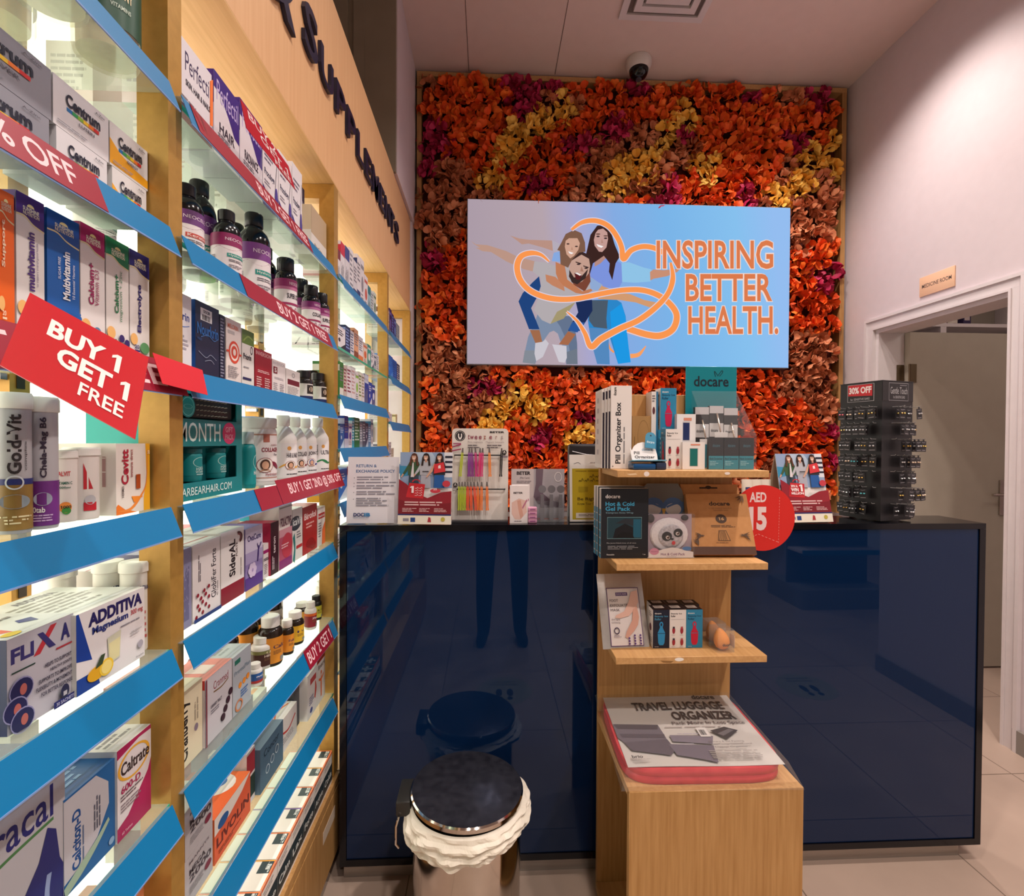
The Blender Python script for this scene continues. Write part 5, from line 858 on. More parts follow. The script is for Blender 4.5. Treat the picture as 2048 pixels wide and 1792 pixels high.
# --- third and end bays: many small cartons and bottles, front row by front row
def row(z, y0, items, bay, shelf, X=-.50):
    """items: (width, height, colour, accent, style, description)"""
    y = y0; seen = {}
    for it in items:
        wd, h, c, acc, st, nm = it
        seen[nm] = seen.get(nm, -1)+1; i = seen[nm]
        lab = nm+', '+(ordinal(i)+' such ' if i or sum(k[5] == nm for k in items) > 1 else '')+'on the '+bay+' '+shelf
        if st == 'gap': y += wd; continue
        if st == 'b':
            r = wd/2-.0008
            bt, cp, lb = bottle('pill', r, h, c, acc if isinstance(acc, str) else '#e8e4de', (300, [('r', 0, .1, 1, .85, '#dcd8d4'), ('l', .4, .3, .6, .6, 3, '#6a6a7a')]))
            o = bt.build('medicine_bottle', None, lab, 'bottle', None, None, (X-r-.002, y+wd/2, z-.0037), 1.2); cp.build('cap', o); lb.build('wrap_label', o)
        else:
            F = {'p': [('r', 0, 0, 1, .3, acc), ('l', .1, .45, .9, .85, 5, '#7a7884')], 't': [('r', 0, .72, 1, 1, acc), ('l', .12, .1, .8, .6, 6, '#8a8890', 1)], 'm': [('e', .5, .5, .3, .16, acc), ('l', .15, .1, .85, .3, 3, '#8a8890'), ('r', .1, .8, .9, .88, acc)],
                 's': [('l', .1, .2, .9, .9, 7, acc)], 'd': [('p', [(0, 0), (1, .4), (1, 0)], acc), ('l', .1, .6, .9, .85, 3, acc), ('e', .3, .45, .12, .08, acc)]}[st]
            sbox(lab, z, 0, 0, 0, .09, c, F, L=[('r', 0, .75, 1, .92, acc), ('l', .1, .15, .9, .65, 6, '#a4a0a6')], T=[('l', .2, .2, .8, .8, 3, '#b4aeaa')], X=X, h=h, ya=y, yb=y+wd)
        y += wd+.002
W1, W2, NV, BL = '#e2dde2', '#d8d4da', '#22305e', '#1e5fb8'
B3 = 'third bay'
row(LV3['A'], 1.625, [(.05, .15, '#c8a0a4', '#8a2a3a', 's', 'narrow rose carton'), (.045, .115, W1, '#7a2a3a', 't', 'white carton with dark red cap'), (.05, .155, W1, '#c83048', 't', 'white carton with crimson band'), (.055, .16, W2, '#3a4a8a', 't', 'white carton with blue head'), (.05, .175, W1, '#8a8a94', 's', 'plain white carton with grey print'), (.05, .15, W2, '#2a3a6a', 'p', 'white carton with navy foot'), (.05, .19, W1, '#2a3c70', 'p', 'tall white carton with navy foot'), (.055, .195, W1, '#8a8a94', 'm', 'tall white carton with grey disc'), (.06, .15, W1, '#c85a4a', 'm', 'white carton with coral disc'), (.05, .125, '#9ac0cc', '#2a7a86', 't', 'pale blue carton with teal head'), (.05, .12, '#c8d0d4', '#6a7a80', 's', 'grey blue carton'), (.05, .13, '#d0d8d0', '#5a7a60', 'm', 'grey green carton')], B3, 'top shelf')
row(LV3['B'], 1.68, [(.10, .085, W1, '#2c2c38', 'd', 'white carton with dark diagonal mark'), (.06, .105, NV, '#8aa0d8', 's', 'navy carton'), (.05, .10, W2, '#3a4a7a', 's', 'white carton with blue lines'), (.06, .12, '#dca078', '#8a4a30', 'p', 'peach carton'), (.07, .105, W1, '#e07a48', 'p', 'white carton with orange foot'), (.07, .095, '#e4d0c0', '#d86a40', 'm', 'cream carton with orange oval'), (.06, .10, '#2a9a8c', '#e4e0dc', 'm', 'teal carton with white oval'), (.05, .09, W1, NV, 'd', 'white carton with navy corner'), (.05, .08, '#c8ccd4', '#4a5a70', 'm', 'silver carton'), (.05, .085, W2, '#6a7a90', 's', 'small white carton with grey lines')], B3, 'bare glass shelf')
for k in range(2): sbox('white carton with dark diagonal mark, %s piled on the third bay bare glass shelf' % ('middle one', 'top one')[k], LV3['B']+.0, 0, 0, 0, .05, W1, [('p', [(0, 0), (1, .5), (1, 0)], '#2c2c38'), ('e', .3, .5, .14, .16, '#7a5a3a')], L=[('p', [(.2, .2), (.9, .8), (.9, .7), (.3, .2)], '#2c2c38')], X=-.60, h=.09+.03*k, ya=1.69+.06*k, yb=1.745+.06*k)
row(LV3['C'], 1.66, [(.05, .12, W1, '#e8e4de', 'b', 'white bottle'), (.045, .125, '#3a7a3a', '#e0dcd4', 'p', 'leaf green carton'), (.04, .12, '#c8b8b0', '#8a3a4a', 's', 'beige carton'), (.055, .125, W1, '#8a2a4a', 's', 'white carton with plum lines'), (.055, .13, W1, '#c8a0a0', 's', 'white carton with rose lines'), (.045, .12, W1, '#8ac048', 'm', 'white carton with lime oval'), (.045, .125, '#e0dcd0', '#6a8a50', 's', 'cream carton with green lines'), (.045, .125, W2, '#9a8a70', 's', 'white carton with tan lines'), (.065, .13, '#1c3f9a', '#c8d0e8', 't', 'royal blue carton with pale head'), (.06, .105, '#2048a8', '#e4e0e4', 'd', 'royal blue carton with white panel'), (.055, .10, '#1c3c90', '#dcdce8', 'm', 'royal blue carton with white oval')], B3, 'third shelf')
row(LV3['D'], 1.66, [(.055, .115, W1, '#e8e4de', 'b', 'white capped bottle'), (.05, .085, '#2a6ab0', '#c8dcf0', 'd', 'blue carton with pale wedge'), (.05, .115, '#1c3f98', '#c8c8dc', 'p', 'deep blue carton with pale foot'), (.045, .09, '#e0d8e0', '#5a3a8a', 'm', 'white carton with violet oval'), (.03, .11, '#3aa0c0', '#dff0f4', 's', 'sky blue carton'), (.075, .115, '#127048', '#c8e0d0', 's', 'dark green carton'), (.045, .10, '#8a98a8', '#dce0e8', 's', 'steel grey carton'), (.045, .105, '#4a5a70', '#c8d0dc', 's', 'slate carton'), (.045, .10, '#3a4a68', '#b8c4d8', 'd', 'dark slate carton'), (.045, .095, '#5a8ab8', '#dce8f0', 's', 'dusty blue carton'), (.04, .12, W1, '#3a6a8a', 'm', 'white carton with blue oval')], B3, 'fourth shelf')
row(LV3['E'], 1.66, [(.04, .11, '#e0a020', '#8a5a10', 'p', 'amber carton'), (.10, .105, '#1e78d0', '#dce8f4', 'd', 'bright blue carton'), (.09, .11, W1, '#c83048', 't', 'white carton with red head'), (.09, .10, '#2a4a98', '#dcdce8', 's', 'indigo carton'), (.09, .105, W2, '#2a8a6a', 'm', 'white carton with green oval')], B3, 'fifth shelf')
row(LV3['F'], 1.66, [(.07, .12, W1, '#4a7a3a', 'd', 'white carton with green wedge'), (.06, .10, '#c83a38', '#e8d8d4', 'm', 'red carton'), (.07, .11, W2, '#5a3a7a', 'p', 'white carton with violet foot'), (.08, .10, '#e0a8a0', '#c05a5a', 's', 'pink carton')], B3, 'sixth shelf')
B4 = 'end bay'
row(LV4['A'], 2.46, [(.05, .14, W1, '#6a4a3a', 's', 'white carton with brown lines'), (.045, .13, '#c8c0b8', '#6a6a70', 's', 'beige carton'), (.06, .15, '#241c58', '#6a60a8', 'm', 'indigo carton'), (.06, .14, '#2a2468', '#5a8ad0', 's', 'violet blue carton'), (.06, .13, '#1c3a88', '#6a90d0', 'm', 'navy carton with pale oval'), (.10, .12, '#7a8a98', '#a8b4bc', 's', 'broad grey carton')], B4, 'top shelf')
row(LV4['B'], 2.47, [(.05, .05, '#c83a48', W1, 's', 'low red carton'), (.13, .125, '#1670d4', '#4a98e8', 'd', 'large bright blue carton'), (.11, .12, '#1a68c8', '#0c4a98', 's', 'second bright blue carton'), (.09, .115, '#24305e', '#c8ccd8', 's', 'navy carton with white dots')], B4, 'second shelf')
row(LV4['C'], 2.48, [(.05, .06, W1, '#d85a5a', 't', 'small white carton with coral head'), (.05, .055, '#d8a8a4', W1, 's', 'small pink carton'), (.05, .05, W2, '#8a8a94', 's', 'small white carton'), (.1, .01, W1, W1, 'gap', ''), (.05, .055, '#d8c8a0', '#8a7a50', 's', 'small cream carton')], B4, 'third shelf')
row(LV4['D'], 2.48, [(.07, .10, W1, '#8a8a94', 's', 'white carton with grey lines'), (.06, .12, W2, '#6a6a80', 'p', 'white carton with slate foot'), (.07, .09, '#e0d8cc', '#a89a80', 's', 'cream carton with tan lines')], B4, 'fourth shelf')

# ------------------------------------------------------------------ the counter
def glass_panel():
    m, nt, b = nodes_mat('back_painted_navy_glass'); L = nt.links
    nz = nt.nodes.new('ShaderNodeTexNoise'); nz.inputs['Scale'].default_value = 900; nz.inputs['Detail'].default_value = 2
    cr = nt.nodes.new('ShaderNodeValToRGB'); cr.color_ramp.elements[0].color = (*lin('#051735'), 1); cr.color_ramp.elements[1].color = (*lin('#0a254a'), 1)
    L.new(nz.outputs[0], cr.inputs[0]); L.new(cr.outputs[0], b.inputs['Base Color'])
    b.inputs['Roughness'].default_value = .015; b.inputs['IOR'].default_value = 1.52; b.inputs['Specular Tint'].default_value = (.62, .75, 1, 1); return m
CX0, CX1, CY, CZ0, CZ1, LD = -.447, 1.602, 1.53, .058, 1.103, .17
ct = empty('sales_counter', 'tall navy glass fronted sales counter with black edging', 'counter', (0, 0, 0))
MBK = M('#0c0c12', .12)
mb = MB(); mb.box(CX0, CX1, CY, CY+LD, CZ1-.018, CZ1, MBK); mb.build('ledge_top', ct)
mb = MB()
for a in ((CX0, CX0+.02, CZ0, CZ1-.0185), (CX1-.02, CX1, CZ0, CZ1-.0185)): mb.box(a[0], a[1], CY, CY+LD-.01, a[2], a[3], MBK)
mb.box(CX0+.0201, CX1-.0201, CY, CY+.02, CZ0, CZ0+.02, MBK); mb.build('frame', ct)
mb = MB(); mb.box(CX0+.021, CX1-.021, CY+.004, CY+.02, CZ0+.021, CZ1-.019, glass_panel()); mb.build('front_panel', ct)
mb = MB(); mb.box(CX0+.02, CX1-.02, CY+.021, CY+LD-.011, CZ0+.021, CZ1-.019, M('#1a1a22')); mb.box(CX0+.02, CX1-.05, CY+LD-.01, CY+.72, .10, .86, M('#4a3a2c')); mb.build('body', ct)
mb = MB(); mb.box(CX0+.005, CX1-.045, CY+.03, CY+.66, 0, CZ0-.0005, MALU); mb.build('plinth', ct)
CT = CZ1+.0004
# reflected floor stickers (round, with shoe prints)
for i, (x, y) in enumerate(((.095, .36), (1.78, .38))):
    mb = MB(); mb.lathe([(0, .0004), (.15, .0004), (.15, .0009), (0, .0009)], M('#a39c84'), 40)
    f = plane_face(mb, (.15, .15, .001), (-.3, 0, 0), (0, -.3, 0))
    for s in (-1, 1): f.ell(.5+s*.1, .42, .06, .13, '#3a3a3a'); f.ell(.5+s*.09, .22, .05, .06, '#3a3a3a')
    f.text('PLEASE KEEP', .28, .78, .72, .83, '#6a6450', 0, 0); f.text('YOUR DISTANCE', .24, .68, .76, .73, '#6a6450', 0, 0)
    mb.build('floor_sticker', None, ('round distance marker sticker on the aisle floor near the shelving', 'round distance marker sticker on the floor towards the doorway')[i], 'sticker', None, None, (x, y, 0))
# ------------------------------------------------------------------ things on the ledge
def women(f, x0, y0, x1, y1):
    """three laughing women, printed into the given part of a sheet"""
    q = lambda *p: [(x0+(x1-x0)*a, y0+(y1-y0)*b) for a, b in p]
    f.poly(q((0, 0), (1, 0), (1, 1), (0, 1)), '#8fa4c4'); f.poly(q((.25, 1), (.6, 1), (.8, .6), (.4, .5)), '#b4c4d8'); f.poly(q((0, .3), (.2, .35), (.18, .6), (0, .62)), '#3a8ab0'); f.poly(q((.84, .3), (1, .3), (1, 1), (.84, 1)), '#dcdce4')
    for k in range(4): f.poly(q((.86, .42+k*.14), (1, .42+k*.14), (1, .48+k*.14), (.86, .48+k*.14)), '#26283a')
    for cx, col, leg, hair in ((.27, '#3f5a3c', '#3a4a58', '#5a3426'), (.5, '#b4b4bc', '#a8a8b4', '#2a1c1c'), (.76, '#2c2c34', '#26589a', '#33201c')):
        f.poly(q((cx-.085, .62), (cx+.085, .6), (cx+.07, .86), (cx+.045, .95), (cx, .98), (cx-.045, .95), (cx-.07, .86)), hair)
        f.poly(q((cx-.1, .0), (cx+.1, .0), (cx+.09, .42), (cx-.09, .42)), leg); f.poly(q((cx-.11, .36), (cx+.11, .36), (cx+.115, .62), (cx+.09, .72), (cx+.03, .76), (cx-.03, .76), (cx-.09, .72), (cx-.12, .62)), col)
        f.poly(q((cx-.11, .66), (cx-.08, .7), (cx-.13, .46), (cx-.19, .36), (cx-.21, .4)), col if cx < .6 else '#d0a088'); f.poly(q((cx-.19, .36), (cx-.21, .4), (cx-.25, .31), (cx-.23, .29)), '#d0a088')
        f.poly(q((cx-.02, .72), (cx+.02, .72), (cx+.02, .82), (cx-.02, .82)), '#c08a74'); f.ell(x0+(x1-x0)*(cx-.005), y0+(y1-y0)*.855, (x1-x0)*.042, (y1-y0)*.078, '#d8ab94')
        f.poly(q((cx-.03, .835), (cx+.02, .84), (cx-.002, .805)), '#f0e4e0'); f.poly(q((cx-.05, .9), (cx+.045, .9), (cx+.03, .96), (cx-.03, .96)), hair)
        for s in (-1, 1): f.ell(x0+(x1-x0)*(cx-.005+s*.016), y0+(y1-y0)*.872, (x1-x0)*.007, (y1-y0)*.006, '#3a2a28'); f.poly(q((cx+s*.045, .9), (cx+s*.07, .86), (cx+s*.09, .62), (cx+s*.05, .62), (cx+s*.04, .8)), hair)
    f.poly(q((.22, .3), (.28, .3), (.27, .7), (.25, .7)), '#d8d4d8'); f.poly(q((.44, .44), (.56, .44), (.56, .47), (.44, .47)), '#3a3438')
    f.poly(q((.66, .4), (.88, .46), (.84, .72), (.66, .66)), '#d0353c'); f.poly(q((.74, .54), (.79, .55), (.78, .64), (.74, .62)), '#f0dcdc')
def promo_face(f, big, lines):
    women(f, 0, .50, 1, 1)
    f.poly([(0, .12), (1, .12), (1, .46), (.8, .44), (.55, .36), (.35, .42), (.15, .55), (0, .62)], '#8e1f2c'); f.poly([(0, .12), (1, .12), (1, .3), (.5, .25), (0, .34)], '#7a1824')
    f.poly([(.14, .37), (.47, .35), (.5, .55), (.2, .57)], '#c2262e'); f.ring(.33, .58, .08, .04, .3, '#c2262e', 0, 180); f.ell(.9, .56, .075, .045, '#c03a48')
    f.lines(.12, .24, .88, .31, 2, '#e0b8b8'); f.lines(.08, .16, .35, .22, 3, '#d8a8a8'); f.lines(.4, .16, .62, .22, 3, '#d8a8a8'); f.lines(.68, .16, .92, .22, 3, '#d8a8a8')
    f.rect(0, 0, 1, .12, '#e4dccc'); f.rect(0, .12, 1, .14, '#2a2a60'); f.rect(.24, .03, .33, .09, '#24407c'); f.rect(.1, .04, .21, .08, '#8a8690'); f.poly([(.56, .03), (.63, .03), (.62, .09), (.58, .1)], '#a8303a'); f.ell(.85, .07, .04, .03, '#b8a848')
    for t in lines: f.text(*t)
def sheet_item(name, label, cat, X, Y, w, h, lean, rz, draw, base='#e4dfdc', t=.0016, foot=True, z=CT):
    """a card in a clear stand: leans back, with a fold behind that holds it up"""
    root = empty(name, label, cat, (X, Y, z), rz)
    T = Matrix.Rotation(-lean, 4, 'X'); mb = MB(); mb.box(-w/2, w/2, 0, t, .002, h, M(base), T=T); draw(plane_face(mb, (-w/2, 0, .002), (w, 0, 0), (0, 0, h-.002), T=T)); mb.build('card', root)
    if foot:
        mb = MB(); yb = h*math.sin(lean); dp = min(.06+yb, .11); mb.add([(-w/2+.004, .003, .0005), (w/2-.004, .003, .0005), (w/2-.004, dp, .0005), (-w/2+.004, dp, .0005)], [(0, 1, 2, 3)], MCLEAR)
        ty = (h-.004)*math.sin(lean)+.003; tz = (h-.004)*math.cos(lean)
        mb.add([(-w/2+.004, dp, .0005), (w/2-.004, dp, .0005), (w/2-.004, ty, tz), (-w/2+.004, ty, tz)], [(0, 1, 2, 3)], MCLEAR); mb.build('stand', root)
    return root
def d_policy(f):
    f.rect(0, 0, 1, 1, '#dedae0'); f.text('RETURN &', .16, .84, .56, .885, '#3f6496', 0, .02); f.text('EXCHANGE POLICY', .16, .76, .92, .805, '#3f6496', 0, .02)
    for k, (y, n) in enumerate(((.66, 2), (.58, 1), (.53, 2), (.44, 2), (.34, 4))): f.ell(.13, y+.02, .008, .006, '#5a5a68'); f.lines(.18, y-.035*n+.04, .95, y+.04, n, '#8a8894')
    f.text('DOC', .14, .1, .34, .155, '#28356a', 0, .04); f.text('IB', .345, .1, .46, .155, '#2a7ab0', 0, .04); f.lines(.14, .07, .45, .085, 1, '#8a9ab0')
sheet_item('policy_notice', 'white return and exchange policy notice in a clear holder on the counter', 'notice', at(746, 1045, Y=1.565).x, 1.553, .157, .207, .14, .03, d_policy)
AR = lambda f, x0, y0, x1, y1, c, n=2: [f.stroke([(x0+(x1-x0)*(k+.05)/n/1, y0), (x0+(x1-x0)*(k+.3)/n, y0+(y1-y0)*.3), (x0+(x1-x0)*(k+.5)/n, y0), (x0+(x1-x0)*(k+.7)/n, y0+(y1-y0)), (x0+(x1-x0)*(k+.9)/n, y0+(y1-y0)*.1)], (y1-y0)*.24, c) for k in range(n)]
def d_promo1(f):
    promo_face(f, 0, [('1', .22, .43, .29, .525, '#f4e4e4', 0, .06)])
    for k in range(4): AR(f, .31, .49-k*.033, .46, .51-k*.033, '#f0dcdc', 2)
    f.ell(.70, .46, .1, .03, '#c23a48'); f.text('25', .66, .47, .73, .5, '#f0dcdc')
p1 = sheet_item('promotion_card', 'shopping promotion card with Arabic wording and three laughing women, beside the policy notice', 'card', at(850, 1048, Y=1.54).x, 1.534, .163, .222, .10, -.10, d_promo1)
def d_promo2(f): promo_face(f, 0, [('SPIN &', .2, .50, .34, .535, '#f4e4e4', 0, .03), ('WIN', .19, .44, .35, .49, '#f4e4e4', 0, .05), ('1', .37, .44, .44, .54, '#f4e4e4', 0, .08), ('MILLION', .19, .395, .45, .43, '#f4e4e4', 0, .04), ('25', .6, .43, .68, .465, '#f0dcdc')])
def tent_side(root, w, h, lean): pass
p2 = sheet_item('promotion_card', 'shopping promotion tent card reading win one million, beside the earring stand', 'card', at(1612, 1045, Y=1.555).x, 1.545, .165, .225, .22, .09, d_promo2, foot=False)
mb = MB(); T2 = Matrix.Translation((0, .11, 0)) @ Matrix.Rotation(.26, 4, 'X'); mb.box(-.0825, .0825, -.0015, 0, .001, .224, M('#c8b49c'), T=T2); mb.box(-.08, .08, .004, .108, .0003, .001, M('#c8b49c')); mb.build('back_leaf', p2)
# tweezers board
tbx, tby, tw_, th_ = at(960, 1038, Y=1.6).x, 1.59, .178, .296
tb = empty('tweezers_display', 'white tweezers display board with two rails on the counter', 'display', (tbx, tby, CT), -.02)
mb = MB(); r_ = .012; pts = [(-tw_/2, 0), (tw_/2, 0)]+[(tw_/2-r_+r_*math.cos(a), th_-r_+r_*math.sin(a)) for a in (0, .5, 1.05, 1.57)]+[(-tw_/2+r_+r_*math.cos(a), th_-r_+r_*math.sin(a)) for a in (1.57, 2.1, 2.6, 3.14)]
mb.prism(pts, 0, .004, M('#e0d8d2', .35)); f = plane_face(mb, (-tw_/2, 0, 0), (tw_, 0, 0), (0, 0, th_))
f.draw([('e', .14, .92, .095, .058, '#26242a'), ('e', .14, .92, .08, .049, '#e0d8d2'), ('e', .14, .92, .075, .046, '#26242a'), ('s', [(.115, .945), (.115, .91), (.14, .89), (.165, .91), (.165, .945)], .02, '#f0e8e4'), ('t', 'BETER', .67, .952, .93, .972, '#2a2428', 0, .04)])
for ch, x0, x1, c in (('t', .28, .31, '#8a2a4a'), ('w', .32, .385, '#8a2a4a'), ('e', .40, .45, '#8a3050'), ('e', .475, .525, '#903a50'), ('z', .56, .60, '#a05040'), ('e', .66, .71, '#9a4a5a'), ('r', .77, .80, '#b08a88'), ('s', .87, .905, '#b0a0a0')): f.text(ch, x0, .885, x1, .935 if ch == 't' else .922, c, 0, .01)
f.draw([('t', 'Pinza magnetica', .28, .84, .54, .865, '#9a8a8c', 0, 0), ('t', 'Magnetic tweezers', .6, .84, .92, .865, '#9a8a8c', 0, 0), ('l', .28, .78, .55, .825, 2, '#6a6064'), ('l', .62, .78, .92, .825, 2, '#6a6064'), ('r', .02, .83, .16, .845, '#a8627a'), ('s', [(.0, .8), (.16, .83)], .012, '#a03058'), ('s', [(.0, .76), (.16, .78)], .012, '#a03058'), ('e', .93, .745, .04, .026, '#2a2428'), ('s', [(.915, .735), (.93, .76), (.945, .735)], .01, '#e0d8d2'), ('r', .86, .69, .99, .71, '#8a8088'), ('e', .06, .395, .04, .026, '#2a2428'), ('s', [(.045, .385), (.06, .41), (.075, .385)], .01, '#e0d8d2'), ('r', .02, .34, .12, .36, '#b8b0b0')])
mb.build('board', tb)
mb = MB(); mb.box(-tw_/2, tw_/2, -.03, .05, 0, .006, M('#2c2a30')); mb.build('foot', tb)
for zz, xa, xb in ((.715*th_, .05, .86), (.352*th_, .1, .94)):
    mb = MB(); mb.tube([((xa-.5)*tw_, -.010, zz), ((xb-.5)*tw_, -.010, zz)], .0022, MBLACK); mb.tube([((xa-.5)*tw_, .0, zz), ((xa-.5)*tw_, -.010, zz)], .0022, MBLACK); mb.tube([((xb-.5)*tw_, .0, zz), ((xb-.5)*tw_, -.010, zz+.0)], .0022, MBLACK); mb.build('rail', tb)
TWZ = [(.19, 0, 'lime', '#b8c832', .09), (.31, 0, 'purple', '#8a3a9a', .01), (.355, 0, 'purple', '#8e3a90', -.03), (.42, 0, 'magenta', '#c83080', -.05), (.50, 0, 'pink', '#e0407c', .02), (.545, 0, 'pink', '#d8387a', .05), (.665, 0, 'orange', '#f08a3c', -.03), (.88, 0, 'black', '#1c1a1e', .03),
       (.135, 1, 'lime', '#b4c43c', .0), (.185, 1, 'lime', '#b4c43c', .02), (.235, 1, 'lime', '#b8c840', .02), (.285, 1, 'coral', '#f0603c', .0), (.34, 1, 'coral', '#f0603c', -.02), (.40, 1, 'coral', '#ee5a3e', -.08), (.46, 1, 'orange', '#f07a34', -.04), (.53, 1, 'orange', '#f07e38', .01), (.625, 1, 'orange', '#f07e38', -.02)]
cnt = {}
for u, r_, nm, c, tl in TWZ:
    k = (nm, r_); cnt[k] = cnt.get(k, -1)+1; n_ = sum(1 for t in TWZ if (t[2], t[1]) == k)
    mb = MB(); mt = M(c, .3); L_ = .078
    for s in (-1, 1):
        mb.prism([(s*.0006, 0), (s*.0034, -.004), (s*.0042, -.035), (s*.0036, -L_*.9), (s*.0046, -L_*.93), (s*.0046, -L_), (s*.0008, -L_), (s*.0004, -L_*.6)], -.0012+.0006*s, .0012+.0006*s, mt)
    mb.prism([(-.002, .012), (.002, .012), (.0034, -.003), (-.0034, -.003)], -.0012, .0012, M('#a8a0a0', .25, .9))
    o = mb.build('tweezers', None, ('%s tweezers on the %s rail of the display board' % (nm, ('upper', 'lower')[r_])) if n_ == 1 else '%s tweezers, %s of the %s ones on the %s rail' % (nm, ordinal(cnt[k]), nm, ('upper', 'lower')[r_]), 'tweezers', 'tweezers on the display board')
    ca, sa = math.cos(-.02), math.sin(-.02); lx, ly = (u-.5)*tw_, -.0145
    o.location = (tbx+lx*ca-ly*sa, tby+lx*sa+ly*ca, CT+(.765, .405)[r_]*th_-.004); o.rotation_euler = (0, tl, -.02)
# foot care corner
def front_box(label, X, Y, z, w, d, h, base, F=(), L=(), T=(), rz=0, name='carton', cat='box', group=None): return carton_mb(w, d, h, base, F, L, T).build(name, None, label, cat, group, None, (X, Y+d/2, z), rz)
fd = empty('foot_care_display', 'foot care display card with clear tray on the counter', 'display', (at(1077, 1040, Y=1.62).x, 1.60, CT))
mb = MB(); mb.box(-.088, .088, .045, .047, .002, .165, M('#c4b8b8'))
f = plane_face(mb, (-.088, .045, .002), (.176, 0, 0), (0, 0, .163)); f.draw([('r', .42, 0, 1, 1, '#a8a0a6'), ('t', 'BETER', .1, .88, .36, .95, '#2a2428', 0, .04), ('t', '(Pies Care)', .16, .79, .34, .84, '#5a5056', 0, 0), ('l', .1, .7, .4, .76, 2, '#8a7e84'), ('p', [(.46, 1), (.6, 1), (.58, .7), (.6, .5), (.75, .36), (.9, .32), (.9, .22), (.5, .3), (.42, .44), (.46, .7)], '#6e5c68'), ('o', .88, .84, .07, .1, .15, '#e0d8d8')])
mb.build('card', fd)
mb = MB()
for a in ((-.01, .09, -.02, -.0185, 0, .045), (-.01, .09, .04, .0415, 0, .06), (-.01, -.0085, -.0185, .04, 0, .05), (.0885, .09, -.0185, .04, 0, .05), (-.01, .09, -.0185, .04, 0, .0015)): mb.box(*a, MCLEAR)
mb.build('clear_tray', fd)
MGRY = clear_mat('smoky_plastic', '#b8b4b8', .35, .1, '#8a868c')
for i, x in enumerate((.01, .04, .07)):
    mb = MB(); mb.prism([(-.006, 0), (.006, 0), (.0075, .03), (.005, .075), (.0055, .082), (-.0055, .082), (-.005, .075), (-.0075, .03)], -.003, .003, MGRY)
    T = Matrix.Translation((0, .003, .10)) @ Matrix.Rotation(1.57, 4, 'X'); mb.lathe([(0, 0), (.012, 0), (.0125, .006), (0, .006)], MGRY, 20, T=T); mb.lathe([(0, -.001), (.006, -.001), (.006, .0), (0, .0)], M('#d8d4d8'), 14, T=T)
    mb.build('foot_rasp', None, 'smoky plastic foot rasp standing in the clear tray, %s of three' % ordinal(i), 'foot rasp', 'foot rasps in the clear tray', None, (fd.location.x+x, 1.607, CT+.002))
def d_feet(f): f.draw([('r', 0, 0, 1, 1, '#e6dcdc'), ('t', 'BETER', .2, .78, .72, .83, '#3a3034', 0, .04), ('p', [(.1, .55), (.5, .66), (.9, .6), (.95, .3), (.6, .1), (.3, .1), (.1, .25)], '#dcb8ae'), ('p', [(.4, .6), (.6, .62), (.75, .2), (.6, .12), (.5, .3)], '#cf9c8c'), ('s', [(.95, .62), (.7, .4)], .06, '#b8708a'), ('l', .25, .03, .75, .07, 1, '#8a7a80')])
for k in range(2):
    mb = carton_mb(.056, .012, .118, '#e2d8d8'); d_feet(plane_face(mb, (-.028, -.006, 0), (.056, 0, 0), (0, 0, .118))); mb.build('foot_mask_carton', None, ('slim white carton with bare feet picture in front of the foot care card', 'slim white carton tucked directly behind the bare feet carton')[k], 'box', None, None, (at(1037+4*k, 1043, Y=1.57).x, 1.562+.014*k, CT+.001*k))
for k in range(4):
    mb = MB(); mb.rbox(-.014, .014, -.014, .014, .0002, .0118, M('#d89ab8'), .0015); plane_face(mb, (-.012, -.0141, .002), (.024, 0, 0), (0, 0, .008)).draw([('r', .15, .2, .85, .7, '#9a5a88')])
    mb.build('pumice_block', None, 'pink pumice block, %s up in the little stack on the counter' % ordinal(k), 'block', 'stack of pink pumice blocks', None, (at(1064, 1045, Y=1.58).x, 1.574, CT+.0122*k))
def d_yellow(f):
    f.draw([('r', 0, 0, 1, 1, '#ddd8d4'), ('r', .06, .03, 1, .79, '#b8a020'), ('s', [(.1, .86), (.2, .88), (.26, .855)], .008, '#6a6468'), ('l', .48, .86, .9, .885, 1, '#a8a0a0'), ('l', .14, .73, .95, .76, 1, '#8a7410'), ('t', 'Be Right', .18, .30, .64, .36, '#4a3c10', 0, .01), ('t', 'Know Your Consumer Rights', .18, .235, 1.0, .285, '#4a3c10', 0, .0), ('r', .2, .44, .42, .52, '#a08c1c'), ('r', .14, .05, .95, .13, '#d8d0c4'), ('l', .2, .07, .9, .11, 2, '#6a6460')])
    AR(f, .45, .66, .98, .70, '#3a3010', 4); AR(f, .2, .6, .98, .64, '#3a3010', 6)
sheet_item('consumer_notice', 'yellow and white consumer rights notice half hidden by the wooden stand', 'notice', at(1180, 1045, Y=1.6).x, 1.575, .14, .215, .08, .02, d_yellow)
mn = empty('monitor', 'black computer monitor back showing behind the yellow notice', 'monitor', (at(1190, 893, Y=1.84).x, 1.84, .861))
mb = MB(); mb.rbox(-.1, .1, 0, .03, .12, .49, M('#1c1b20', .3), .012); mb.tube([(-.085, -.001, .462), (-.03, -.001, .45), (.09, -.001, .444)], .002, M('#c8c4c8'), 6); mb.build('screen_back', mn)
mb = MB(); mb.rbox(-.09, .09, -.06, .1, 0, .012, MBLACK, .004); mb.box(-.02, .02, .031, .06, .012, .3, MBLACK); mb.build('stand', mn)
